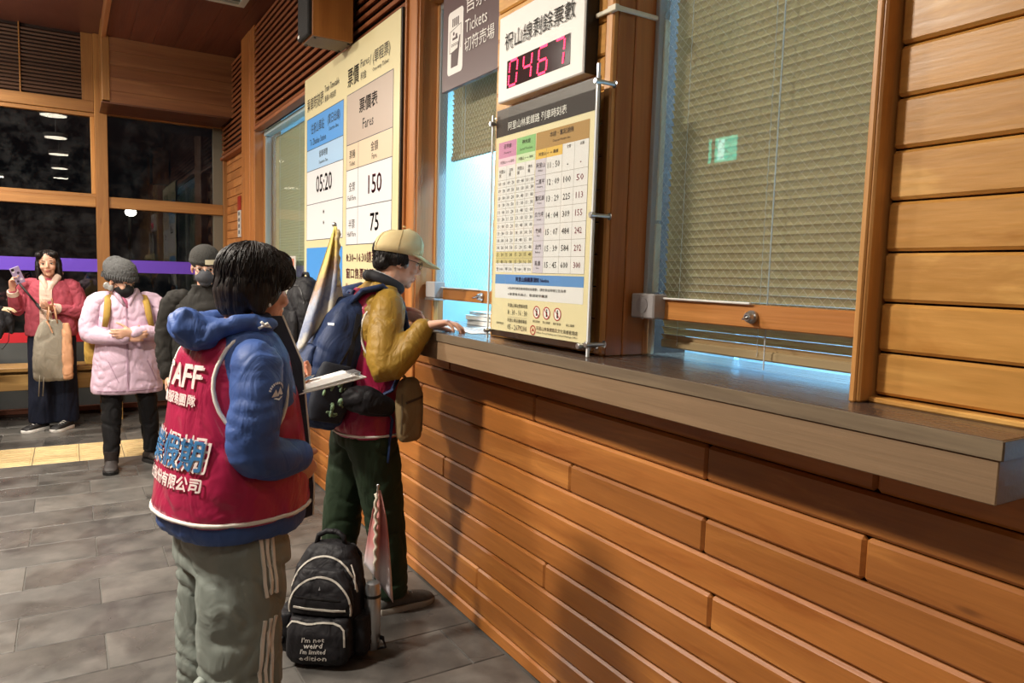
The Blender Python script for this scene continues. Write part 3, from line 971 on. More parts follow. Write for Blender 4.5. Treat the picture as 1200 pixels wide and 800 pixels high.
# ================================================================== LED display over the timetable
led = tag(empty('led_sign', (1.31, 2.036, 2.103)), 'white sign with red LED digits hanging above the timetable', 'sign')
def lp(nm, mat, *b, c=0.002):
    return MB().box(b[0] - 1.31, b[1] - 1.31, b[2] - 2.036, b[3] - 2.036, b[4] - 2.103, b[5] - 2.103, c=c).build(nm, mat, led)
lp('casing', WHITE, 1.312, 1.358, 1.785, 2.287, 2.103, 2.395, c=0.004)
lp('side_frame', BLACK, 1.316, 1.362, 1.781, 1.785, 2.103, 2.395)
lp('display_window', plain('led_glass', '#2a0c0e', rough=0.12), 1.3105, 1.313, 1.852, 2.226, 2.143, 2.236, c=0.001)
LED_ON = plain('led_red', '#ff2040', emit='#ff2850', emit_s=4.0)
SEG = {'0': 'abcdef', '4': 'fgbc', '6': 'afgedc', '1': 'bc', '7': 'abc'}
dm = MB()
def led_digit(ch, yc, z0):
    w_, h_, t = 0.050, 0.082, 0.0075
    def P2(u, v): return (-0.0008, yc - 2.036 - (u + v * 0.10), z0 - 2.103 + v)
    def seg(u0, v0, u1, v1):
        d = Vector((u1 - u0, v1 - v0)); L = d.length; d.normalize(); nn = Vector((-d.y, d.x)) * t / 2
        a, b = Vector((u0, v0)) + d * 0.004, Vector((u1, v1)) - d * 0.004
        for q in range(4):     # four separate diodes in each bar
            p0, p1 = a.lerp(b, q / 4 + 0.02), a.lerp(b, (q + 1) / 4 - 0.02)
            dm.add([P2(*(p0 + nn)), P2(*(p1 + nn)), P2(*(p1 - nn)), P2(*(p0 - nn))], [(3, 2, 1, 0)])
    S = {'a': (0, h_, w_, h_), 'b': (w_, h_ / 2, w_, h_), 'c': (w_, 0, w_, h_ / 2), 'd': (0, 0, w_, 0), 'e': (0, 0, 0, h_ / 2), 'f': (0, h_ / 2, 0, h_), 'g': (0, h_ / 2, w_, h_ / 2)}
    for k in SEG[ch]: seg(*S[k])
for ch, yc in zip('0467', (2.212, 2.122, 2.030, 1.938)):
    led_digit(ch, yc, 2.1485)
link_mesh('digits', dm.mesh('digits', fix=False), LED_ON, led)
PR_BLACK = plain('print_black', '#1c1a18', rough=0.7)
PR_WHITE = plain('print_white', '#efece6', rough=0.6)
pr = Print(0.0, 2.287 - 2.036, 0.0)
pr.text('print_black', '祝山線剩餘票數', 0.250, 0.170, 0.058, 0.41)
pr.x = 0.0016
pr.build(led, {'print_black': 'lettering'})

# ================================================================== timetable behind acrylic
tt = tag(empty('timetable_poster', (1.30, 1.98, 1.285)), 'framed train timetable poster behind clear acrylic below the LED sign', 'poster')
OX, OY, OZ = 1.30, 1.98, 1.285
def tp(nm, mat, *b, c=0.001):
    return MB().box(b[0] - OX, b[1] - OX, b[2] - OY, b[3] - OY, b[4] - OZ, b[5] - OZ, c=c).build(nm, mat, tt)
PAPER = plain('poster_cream', '#e6d9ae', rough=0.55)
tp('paper', PAPER, 1.302, 1.304, 1.705, 2.272, 1.305, 2.040, c=0)
tp('acrylic_sheet', G_ACR, 1.292, 1.2955, 1.690, 2.276, 1.285, 2.075)
tp('back_board', plain('poster_backing', '#3a2418', rough=0.4), 1.3045, 1.309, 1.690, 2.276, 1.285, 2.075)
tp('edge_highlight', plain('edge_highlight_pale', '#dfe4e6', rough=0.15), 1.288, 1.297, 1.679, 1.687, 1.268, 2.105)  # pale opaque strips paint in the bright highlight along the acrylic edges
tp('edge_highlight', MATS['edge_highlight_pale'], 1.290, 1.296, 2.279, 2.285, 1.270, 2.06)
for (yy, zz) in ((1.683, 2.055), (1.683, 1.68), (1.683, 1.305), (2.282, 2.03), (2.282, 1.30), (1.72, 1.297)):
    MB().lathe([(0.007, -0.012), (0.009, -0.010), (0.009, 0.004), (0.006, 0.006), (0.006, 0.058), (0.011, 0.060)], 12,
               Matrix.Translation((1.292 - OX, yy - OY, zz - OZ)) @ Matrix.Rotation(R_(90), 4, 'Y')).build('standoff', STEEL, tt, smooth=True)
for nm_, c_ in dict(print_dark='#2c201d', print_pink='#cf8db2', print_pinkpale='#e6c6d8', print_green='#8cc07c', print_greenpale='#cfe2b8', print_brown='#b0894e', print_amber='#e3b955', print_cell='#e4e2e2', print_lilac='#cfc8d4', print_olive='#cfc28a', print_blue='#5b8fcc', print_red='#b52a34', print_grid='#8c8478', print_wine='#7c1f36').items():
    plain(nm_, c_, rough=0.65)
p = Print(1.302 - OX, 2.272 - OY, 1.305 - OZ)      # width .567, height .735
Wd, Hd = 0.567, 0.735
p.rect('print_dark', 0, 0.675, Wd, Hd)
p.text('print_white', '阿里山林業鐵路 列車時刻表', 0.255, 0.690, 0.028, 0.345)
u0, u1, u2, u3 = 0.022, 0.143, 0.262, 0.545
vt, vb = 0.655, 0.205
p.rect('print_pink', u0, 0.600, u1 - 0.004, vt); p.rect('print_green', u1, 0.600, u2 - 0.004, vt); p.rect('print_brown', u2, 0.600, u3, vt)
p.text('print_dark', '沼平線', (u0 + u1) / 2, 0.630, 0.016); p.text('print_dark', 'Zhaoping Line', (u0 + u1) / 2, 0.612, 0.008)
p.text('print_dark', '神木線', (u1 + u2) / 2, 0.630, 0.016); p.text('print_dark', 'Sacred Tree Line', (u1 + u2) / 2, 0.612, 0.008)
p.text('print_dark', '本線・奮起湖線', (u2 + u3) / 2, 0.630, 0.017); p.text('print_dark', 'Chiayi and Fenqihu Line', (u2 + u3) / 2, 0.612, 0.009)
p.rect('print_pinkpale', u0, 0.572, u1 - 0.004, 0.600); p.rect('print_greenpale', u1, 0.572, u2 - 0.004, 0.600)
p.rect('print_amber', u2, 0.570, 0.412, 0.600)
p.text('print_dark', '阿里山 ←→ 沼平', (u0 + u1) / 2, 0.580, 0.010, 0.09); p.text('print_dark', '阿里山 ←→ 神木', (u1 + u2) / 2, 0.580, 0.010, 0.09)
p.text('print_dark', '阿里山 ←→ 嘉義', 0.335, 0.579, 0.011, 0.11)
p.rect('print_cell', u0, vb, u1 - 0.004, 0.572); p.rect('print_cell', u1, vb, u2 - 0.004, 0.572); p.rect('print_cell', u2, vb, u3, 0.570)
p.rect('print_cell', 0.412, 0.570, u3, 0.600)
p.rect('print_lilac', u2, vb, u2 + 0.062, 0.570, 0.0008)
p.rect('print_olive', u0, vb + 0.033, u2 - 0.004, vb + 0.072, 0.0008)
p.text('print_dark', '全票', 0.445, 0.585, 0.010); p.text('print_dark', '半票', 0.512, 0.585, 0.010)
pink = [('09:00', '09:20'), ('09:30', '09:50'), ('10:00', '10:20'), ('10:30', '10:50'), ('11:00', '11:20'), ('11:30', '11:50'), ('13:00', '13:20'), ('13:30', '13:50'), ('14:00', '14:20'), ('14:30', '14:50'), ('15:10', '15:30'), ('15:40', '16:00'), ('全 100', '半 50')]
green = [('09:40', '10:00'), ('10:10', '10:30'), ('10:40', '11:00'), ('11:10', '11:30'), ('11:40', '12:00'), ('13:10', '13:30'), ('13:40', '14:00'), ('14:10', '14:30'), ('14:40', '15:00'), ('15:20', '15:40'), ('15:20', '15:40'), ('15:50', '16:10'), ('全 100', '半 50')]
top_r = 0.524
rh = (top_r - vb) / 13
for (cx, rows, names) in ((u0, pink, ('阿里山\n開', '沼平\n開')), (u1, green, ('阿里山\n開', '神木\n開'))):
    for q in (0, 1):
        p.text('print_dark', names[q], cx + 0.029 + q * 0.059, 0.534, 0.026)
    for r, row in enumerate(rows):
        v = top_r - rh * (r + 1)
        for q in (0, 1):
            p.text('print_black', row[q].replace(':', ' : ') if r < 12 else row[q], cx + 0.029 + q * 0.059, v + 0.006, 0.0125, 0.044)
        p.line('print_grid', cx, v + rh, cx + 0.116, v + rh, 0.0008)
    p.line('print_grid', cx + 0.0585, vb, cx + 0.0585, 0.572, 0.0008)
st = [('阿里山', '11 : 50', '-', '-'), ('二萬平', '12 : 09', '100', '50'), ('奮起湖', '13 : 29', '225', '113'), ('交力坪', '14 : 04', '309', '155'), ('竹崎', '15 : 07', '484', '242'), ('北門', '15 : 39', '584', '292'), ('嘉義', '15 : 45', '600', '300')]
en = ['Alishan', 'Erwanping', 'Fenqihu', 'Jiaoliping', 'Zhuqi', 'Beimen', 'Chiayi']
sh = (0.570 - vb) / 7
for r, row in enumerate(st):
    v = 0.570 - sh * (r + 1)
    p.text('print_dark', row[0], u2 + 0.031, v + 0.024, 0.016); p.text('print_dark', en[r], u2 + 0.031, v + 0.012, 0.007)
    p.text('print_black', row[1], u2 + 0.105, v + 0.017, 0.019, 0.066)
    p.text('print_black', row[2], u2 + 0.180, v + 0.017, 0.019 if row[2] != '-' else 0.003, 0.038 if row[2] != '-' else 0.006)
    p.text('print_wine', row[3], u2 + 0.246, v + 0.017, 0.019 if row[3] != '-' else 0.003, 0.036 if row[3] != '-' else 0.006)
    p.line('print_grid', u2, v, u3, v, 0.0009)
for uu in (u2 + 0.062, u2 + 0.150, u2 + 0.213, u3):
    p.line('print_grid', uu, vb, uu, 0.600, 0.0009)
p.rect('print_blue', 0.022, 0.165, u3, 0.198); p.rect('print_cell', 0.022, 0.115, u3, 0.165)
p.text('print_dark', '阿里山線購票須知 Notice', 0.262, 0.174, 0.016, 0.20, bold=0.0006)
p.text('print_black', '※各線列車發車時間如有異動，請依車站現場公告為準', 0.285, 0.146, 0.010, 0.345)
p.text('print_black', '※車票售完為止，敬請提早購票', 0.235, 0.126, 0.010, 0.245)
p.text('print_black', '阿里山車站營業時間', 0.178, 0.086, 0.013, 0.125); p.text('print_black', '8 : 30 - 16 : 30', 0.178, 0.060, 0.018, 0.125)
p.line('print_grid', 0.116, 0.052, 0.24, 0.052, 0.0008)
p.text('print_black', '阿里山車站連絡電話', 0.178, 0.035, 0.013, 0.125); p.text('print_black', '05 - 2679200', 0.178, 0.009, 0.018, 0.125)
p.text('print_black', '即時資訊', 0.065, 0.022, 0.009, 0.05)
for uu in (0.297, 0.355, 0.415):
    p.ring('print_white', uu, 0.078, 0.0, 0.019, lift=0.0010)
    p.ring('print_red', uu, 0.078, 0.017, 0.0205, lift=0.0014)
    p.line('print_red', uu - 0.012, 0.090, uu + 0.012, 0.066, 0.003, 0.0016)
    p.rect('print_black', uu - 0.003, 0.066, uu + 0.005, 0.084, 0.0012)
    p.ring('print_black', uu + 0.001, 0.088, 0.0, 0.0035, n=10, lift=0.0012)
for uu, s_ in ((0.297, '請勿跨越'), (0.355, '禁止吸煙'), (0.415, '請勿飲食'), (0.485, '線上購票')):
    p.text('print_black', s_, uu, 0.044, 0.008, 0.042)
p.ring('print_red', 0.278, 0.018, 0.013, 0.0165); p.poly('print_red', [(0.269, 0.012), (0.278, 0.026), (0.287, 0.012), (0.278, 0.017)], 0.0014)
p.text('print_black', '阿里山林業鐵路及文化資產管理處', 0.412, 0.020, 0.013, 0.225); p.text('print_black', 'Alishan Forest Railway and Cultural Heritage Office', 0.412, 0.008, 0.008, 0.225)
p.build(tt, {k: ('lettering' if k in ('print_black', 'print_white', 'print_wine') else 'printed_field') for k in p.layers})

# ================================================================== brown Tickets sign
BRN = plain('sign_brown', '#5b4546', rough=0.35)
ts = tag(empty('tickets_sign', (1.46, 2.72, 2.31)), 'brown hanging sign reading Tickets with white ticket pictogram', 'sign')
MB().box(0.0, 0.02, -0.32, 0.335, 0.0, 0.46, c=0.002).build('panel', BRN, ts)
p = Print(0.0, 0.335, 0.0)
ox = 0.10
rr = 0.02
pts = []
for (cx, cy, a0) in ((0.20 - rr, 0.06 + rr, -90), (0.20 - rr, 0.33 - rr, 0), (0.055 + rr, 0.33 - rr, 90), (0.055 + rr, 0.06 + rr, 180)):
    pts += [(cx + rr * math.cos(R_(a0 + 18 * k)), cy + rr * math.sin(R_(a0 + 18 * k))) for k in range(6)]
plain('print_panel', '#ece9e4', rough=0.5)
p.poly('print_panel', pts, 0.0010)
plain('print_signbrown', '#4a3436', rough=0.4)
for q in range(4):
    p.rect('print_signbrown', 0.097 + q * 0.017, 0.262, 0.107 + q * 0.017, 0.297, 0.0014)
for a, b in (((0.075, 0.155), (0.075, 0.245)), ((0.075, 0.245), (0.18, 0.262)), ((0.18, 0.262), (0.18, 0.16)), ((0.075, 0.155), (0.09, 0.155))):
    p.line('print_signbrown', *a, *b, 0.003, 0.0014)
p.poly('print_signbrown', [(0.09, 0.09), (0.155, 0.09), (0.175, 0.215), (0.166, 0.215), (0.150, 0.165), (0.09, 0.155)], 0.0014)
p.rect('print_signbrown', 0.10, 0.205, 0.15, 0.215, 0.0014); p.ring('print_signbrown', 0.112, 0.232, 0.0, 0.008, n=12, lift=0.0014); p.rect('print_signbrown', 0.13, 0.215, 0.146, 0.228, 0.0014)
for q in range(4): p.ring('print_signbrown', 0.098 + 0.017 * q, 0.185, 0.004, 0.007, n=10, lift=0.0014)
p.text('print_white', '售票', 0.222, 0.285, 0.085, None, 'l', 0, 2, lift=0.003)
p.text('print_white', 'Tickets', 0.222, 0.205, 0.052, 0.19, 'l', 0, 2, lift=0.003)
p.text('print_white', '切符売場', 0.220, 0.125, 0.060, None, 'l', 0, 2, lift=0.003)
p.build(ts, {'print_white': 'lettering', 'print_signbrown': 'pictogram', 'print_panel': 'pictogram_field'})

# ================================================================== big fare board
fb = tag(empty('fare_board', (1.36, 4.09, 1.20)), 'large cream fare and timetable board mounted beside the far window', 'sign board')
OX, OY, OZ = 1.36, 4.09, 1.20
YL, YR, ZT = 4.93, 3.305, 2.735
MB().box(0.0, 0.004, YR - OY, YL - OY, 0.0, ZT - OZ).build('face_panel', plain('board_cream', '#e3d8ab', rough=0.3), fb)
MB().box(0.004, 0.03, YR - OY - 0.006, YL - OY + 0.006, -0.006, ZT - OZ + 0.006, c=0.002).build('dark_frame', BLACK, fb)
p = Print(0.0, YL - OY, 0.0)
for nm_, c_ in dict(fb_blue='#4f9ce6', fb_pale='#a9cdee', fb_white='#e4e4e6', fb_taupe='#bfae9f', fb_sand='#e0cbae', fb_line='#3c4450').items():
    plain(nm_, c_, rough=0.35)
W_, H_ = YL - YR, ZT - OZ
uA0, uA1, uB0, uBm, uB1 = 0.055, 0.80, 0.86, 1.055, 1.545
z = lambda zz: zz - OZ
# left column
p.text('print_black', '乘車時刻表', 0.06, z(2.515), 0.085, 0.36, 'l'); p.text('print_black', 'Train Timetable', 0.44, z(2.575), 0.04, 0.28, 'l'); p.text('print_black', '乗車の時刻表', 0.44, z(2.515), 0.04, 0.22, 'l')
p.rect('fb_blue', uA0, z(2.27), uA1, z(2.47)); p.rect('fb_pale', uA0, z(2.135), uA1, z(2.27)); p.rect('fb_white', uA0, z(1.69), uA1, z(2.135))
p.text('print_black', '往祝山車站', 0.15, z(2.365), 0.068, 0.28, 'l'); p.text('print_black', '(賞日出線)', 0.50, z(2.365), 0.07, 0.24, 'l'); p.text('print_black', 'To Zhushan Station', 0.13, z(2.295), 0.04, 0.34, 'l'); p.text('print_black', 'Sunrise line', 0.53, z(2.335), 0.024, 0.18, 'l')
p.text('print_black', '發車時間', 0.33, z(2.200), 0.042, 0.17, 'l'); p.text('print_black', 'Departure Time', 0.33, z(2.155), 0.026, 0.18, 'l')
p.text('print_black', '05:20', 0.43, z(1.985), 0.105, 0.32, bold=0.003, res=2)
p.text('print_black', ':', 0.43, z(1.78), 0.09, None, bold=0.003)
for v in (2.27, 2.135, 1.92, 1.69, 2.47): p.line('fb_line', uA0, z(v), uA1, z(v), 0.004)
for uu in (uA0, uA1): p.line('fb_line', uu, z(1.69), uu, z(2.47), 0.004)
p.rect('fb_blue', uA0, z(1.40), uA1, z(1.64)); p.rect('fb_white', uA0, z(1.22), uA1, z(1.40))
p.text('print_black', '發車時刻', 0.48, z(1.54), 0.06, 0.25, 'l'); p.text('print_black', 'Time', 0.60, z(1.47), 0.04, 0.10, 'l')
# right column
p.text('print_black', '票價', 0.87, z(2.515), 0.10, 0.18, 'l', 0.002); p.text('print_black', 'Fares', 1.08, z(2.58), 0.042, 0.13, 'l'); p.text('print_black', '料金', 1.08, z(2.515), 0.042, None, 'l')
p.text('print_black', '/ (單程票)', 1.22, z(2.55), 0.075, 0.28, 'l'); p.text('print_black', 'One-way Ticket', 1.26, z(2.515), 0.028, 0.22, 'l')
p.rect('fb_taupe', uB0, z(2.20), uB1, z(2.475)); p.rect('fb_sand', uB0, z(2.06), uB1, z(2.20)); p.rect('fb_white', uB0, z(1.645), uB1, z(2.06))
p.text('print_black', '票價表', 1.20, z(2.345), 0.075, 0.27, bold=0.002); p.text('print_black', 'Fares', 1.20, z(2.255), 0.055, 0.16)
p.text('print_black', '票種', 0.957, z(2.12), 0.045); p.text('print_black', 'Ticket', 0.957, z(2.08), 0.026)
p.text('print_black', '金額', 1.30, z(2.12), 0.05); p.text('print_black', 'Fare', 1.30, z(2.08), 0.03)
p.text('print_black', '全票', 0.957, z(1.94), 0.05); p.text('print_black', 'Full Fare', 0.957, z(1.89), 0.028)
p.text('print_black', '半票', 0.957, z(1.735), 0.05); p.text('print_black', 'Half Fare', 0.957, z(1.69), 0.028)
p.text('print_wine', '150', 1.31, z(1.905), 0.095, 0.19, bold=0.003, res=2); p.text('print_black', '75', 1.31, z(1.71), 0.09, 0.12, bold=0.003, res=2)
for v in (2.475, 2.20, 2.06, 1.85, 1.645): p.line('fb_line', uB0, z(v), uB1, z(v), 0.004)
for uu in (uB0, uB1): p.line('fb_line', uu, z(1.645), uu, z(2.475), 0.004)
p.line('fb_line', uBm, z(1.645), uBm, z(2.20), 0.004)
p.text('print_wine', '8:30~16:30請至售票', 0.87, z(1.545), 0.058, 0.62, 'l', 0.002); p.text('print_wine', '窗口售票時間', 0.87, z(1.455), 0.058, 0.44, 'l', 0.002)
p.text('print_wine', 'Please purchase tickets at', 0.87, z(1.395), 0.033, 0.5, 'l'); p.text('print_wine', 'the ticket office in the', 0.87, z(1.35), 0.033, 0.45, 'l'); p.text('print_wine', 'morning hours', 0.87, z(1.305), 0.033, 0.3, 'l'); p.text('print_black', '※備註', 0.87, z(1.245), 0.04, None, 'l')
p.build(fb, {k: ('lettering' if k in ('print_black', 'print_wine') else 'printed_field') for k in p.layers})

# ================================================================== loudspeaker
sp = tag(empty('loudspeaker', (1.22, 4.08, 2.742)), 'wooden loudspeaker hanging over the fare board with black grille', 'loudspeaker')
SPW = wood('speaker_wood', '#8a5424', '#b37a3e', 'z', knots=0.1)
MB().box(-0.085, 0.14, -0.10, 0.10, 0.0, 0.52, c=0.003).build('cabinet', SPW, sp)
MB().box(-0.110, -0.085, -0.097, 0.097, 0.005, 0.515, c=0.006).build('grille', plain('grille_black', '#1b1a1a', rough=0.8, bump=0.5, bump_scale=400), sp)
MB().box(-0.1115, -0.109, 0.06, 0.09, 0.02, 0.035).build('badge', WHITE, sp)
MB().box(-0.08, 0.135, -0.097, 0.097, -0.003, 0.0).build('bottom_plate', plain('speaker_bottom', '#6f5c48', rough=0.6), sp)
for a in (-0.065, 0.12):
    for b in (-0.08, 0.08): MB().lathe([(0.007, 0), (0.007, -0.006)], 8, Matrix.Translation((a, b, -0.003))).build('screw', BLACK, sp)
MB().box(0.14, 0.17, -0.05, 0.05, 0.15, 0.35).build('wall_bracket', BLACK, sp)
# ================================================================== ceiling air vent
vt_ = tag(empty('ceiling_vent', (0.96, 5.86, 3.555)), 'pale grey square air vent set in the wooden ceiling', 'vent')
VM = plain('vent_grey', '#c3c6bd', rough=0.5)
for q in ((-0.27, 0.27, -0.35, -0.30), (-0.27, 0.27, 0.30, 0.35), (-0.27, -0.22, -0.30, 0.30), (0.22, 0.27, -0.30, 0.30)):
    MB().box(*q, -0.016, 0.0, c=0.002).build('vent_frame', VM, vt_)
MB().box(-0.22, 0.22, -0.30, 0.30, -0.002, 0.0).build('back_plate', plain('vent_inner', '#8d9088', rough=0.6), vt_)
for k in range(7):
    MB().box(-0.22, 0.22, -0.01, 0.01, -0.003, 0.001, M=Matrix.Translation((0, -0.255 + 0.085 * k, -0.008)) @ Matrix.Rotation(R_(30), 4, 'X')).build('vent_blade', VM, vt_)

# ================================================================== round ceiling lamps (hung on short stems)
GLOW = plain('lamp_diffuser', '#ffffff', emit='#fff0d8', emit_s=14)
def ceiling_lamp(i, x, y, z, watts, label, spread):
    t = tag(empty('ceiling_lamp', (x, y, z)), label, 'lamp', 'round hanging ceiling lamps')
    MB().lathe([(0.155, 0.0), (0.16, 0.01), (0.16, 0.05), (0.14, 0.06), (0.02, 0.065)], 28).build('housing', WHITE, t, smooth=True)
    MB().lathe([(0.02, 0.0), (0.145, 0.0), (0.145, -0.008), (0.02, -0.010)], 28).build('diffuser', GLOW, t, smooth=True)
    MB().lathe([(0.008, 0.06), (0.008, 0.385)], 8).build('stem', WHITE, t)
    MB().lathe([(0.05, 0.385), (0.05, 0.40)], 16).build('canopy', WHITE, t)
    ld = bpy.data.lights.new('lamp_light', 'AREA'); ld.shape = 'DISK'; ld.size = 0.34; ld.spread = R_(spread)
    ld.energy = watts; ld.color = LAMP_COLOUR
    lo_ = bpy.data.objects.new('lamp_light', ld); COL.objects.link(lo_); lo_.parent = t; lo_.location = (0, 0, -0.02)
    # added fill point light: brightens ceiling and upper walls near the far hall lamps
    if y < 4 or spread < 150:
        return
    ld = bpy.data.lights.new('ceiling_fill', 'POINT'); ld.shadow_soft_size = 0.10; ld.energy = watts * 0.34; ld.color = LAMP_COLOUR
    lo_ = bpy.data.objects.new('ceiling_fill', ld); COL.objects.link(lo_); lo_.parent = t; lo_.location = (0, 0, -0.14)
order = ['nearest the back windows', 'second from the back windows', 'third from the back windows', 'fourth from the back windows', 'farthest from the back windows']
for i, q in enumerate(LAMPS_NEAR_WALL):
    ceiling_lamp(i, *q, 'round hanging ceiling lamp in the row by the soffit, ' + order[i], 110)
for i, q in enumerate(LAMPS_MAIN):
    ceiling_lamp(i, *q, 'round hanging ceiling lamp in the row over the hall, ' + order[i], 180)

# ================================================================== exit sign on the left wall (seen mirrored in the window)
ex = tag(empty('exit_sign', (-3.28, 5.93, 2.98)), 'green lit emergency exit sign on the left wall', 'sign')
MB().box(-0.02, 0.03, -0.27, 0.27, -0.15, 0.15, c=0.004).build('case', WHITE, ex)
MB().box(0.03, 0.034, -0.255, 0.255, -0.135, 0.135).build('lit_panel', plain('exit_green', '#18c090', emit='#20e0c0', emit_s=11), ex)
MB().box(0.0342, 0.036, -0.08, 0.02, -0.11, 0.11).build('doorway_pictogram', plain('exit_pale', '#d8fff0', emit='#b8fff0', emit_s=14), ex)

# ================================================================== bench along the back wall
bench = tag(empty('bench', (-0.7, 8.0, 0)), 'long light wooden bench in front of the dark back windows', 'bench')
for k in range(3):
    MB().box(-1.3, 1.9, -0.19 + 0.128 * k, -0.07 + 0.128 * k, 0.50, 0.54, c=0.006).build('seat_plank', W_BENCH, bench)
MB().box(-1.28, 1.88, -0.17, -0.13, 0.33, 0.475, c=0.005).build('front_rail', W_BENCH, bench)
MB().box(-1.28, 1.88, 0.13, 0.17, 0.33, 0.475, c=0.005).build('back_rail', W_BENCH, bench)
for xx in (-1.2, -0.1, 1.08, 1.80):
    for yy in (-0.125, 0.125):
        MB().box(xx - 0.04, xx + 0.04, yy - 0.03, yy + 0.03, 0, 0.50, c=0.004).build('leg', W_BENCH, bench)
    MB().box(xx - 0.03, xx + 0.03, -0.17, 0.17, 0.475, 0.50, c=0.003).build('crossbar', W_BENCH, bench)

# ================================================================== small things fixed to walls
rl = tag(empty('wall_notice', (1.458, 7.62, 1.80)), 'narrow red and white label on the wooden block wall', 'label')
MB().box(-0.003, 0.003, -0.07, 0.07, 0.0, 0.26).build('white_field', plain('label_white', '#cfccc6', rough=0.6), rl)
MB().box(-0.004, 0.003, -0.07, 0.07, 0.262, 0.40).build('red_field', plain('label_red', '#9c2a1c', rough=0.5), rl)
for k in range(4): MB().box(-0.0045, -0.003, -0.035, 0.035, 0.03 + 0.06 * k, 0.065 + 0.06 * k).build('printed_mark', plain('label_grey', '#5f5c5a', rough=0.6), rl)
aed = tag(empty('aed_sticker', (1.495, 5.80, 1.40)), 'white and salmon heart sticker on the far window glass', 'sticker')
MB().box(-0.002, 0.001, -0.14, 0.14, -0.10, 0.20).build('white_sheet', plain('sticker_white', '#cdc9c2', rough=0.6), aed)
p = Print(-0.002, 0.12, -0.02)
plain('sticker_salmon', '#c07a64', rough=0.6)
p.rect('sticker_salmon', 0.0, 0.0, 0.22, 0.20)
hp = [(0.11 + 0.0046 * 16 * math.sin(t) ** 3, 0.098 + 0.0042 * (13 * math.cos(t) - 5 * math.cos(2 * t) - 2 * math.cos(3 * t) - math.cos(4 * t))) for t in [2 * math.pi * k / 40 for k in range(40)]]
for a, b in zip(hp, hp[1:] + hp[:1]): p.line('print_white', *a, *b, 0.010, 0.0012)
p.line('print_white', 0.11, 0.075, 0.11, 0.12, 0.010, 0.0012)
p.text('print_white', 'AED', 0.11, 0.168, 0.022, None, bold=0.001)
p.build(aed, {'print_white': 'lettering'})
ns = tag(empty('no_smoking_sticker', (1.524, 2.50, 1.72)), 'round red prohibition sticker on the middle ticket window', 'sticker')
p = Print(0.0, 0.05, -0.05)
p.ring('print_white', 0.05, 0.05, 0.0, 0.048, lift=0.0005); p.ring('print_red', 0.05, 0.05, 0.038, 0.05); p.line('print_red', 0.02, 0.08, 0.08, 0.02, 0.008, 0.0014); p.rect('print_black', 0.025, 0.044, 0.075, 0.056, 0.001)
p.build(ns, {k: 'printed_field' for k in p.layers})

# street lamp outside, beyond the back windows
sl_ = tag(empty('street_lamp', (1.58, 24.0, -0.1)), 'lit street lamp in the dark outside the back windows', 'lamp')
MB().tube([(0, 0.5, 0), (0, 0.5, 3.1), (0, 0.4, 3.35), (0, 0.05, 3.42)], 0.045, 8).build('post', BLACK, sl_)
MB().lathe([(0.05, 3.42), (0.30, 3.28), (0.34, 3.22), (0.24, 3.20)], 20).build('shade', plain('lamp_shade_dark', '#4a4a4a', rough=0.5), sl_, smooth=True)
MB().ell((0, 0, 3.10), (0.15, 0.15, 0.12)).build('bulb', plain('street_bulb', '#ffffff', emit='#fff6e0', emit_s=12), sl_, smooth='all')
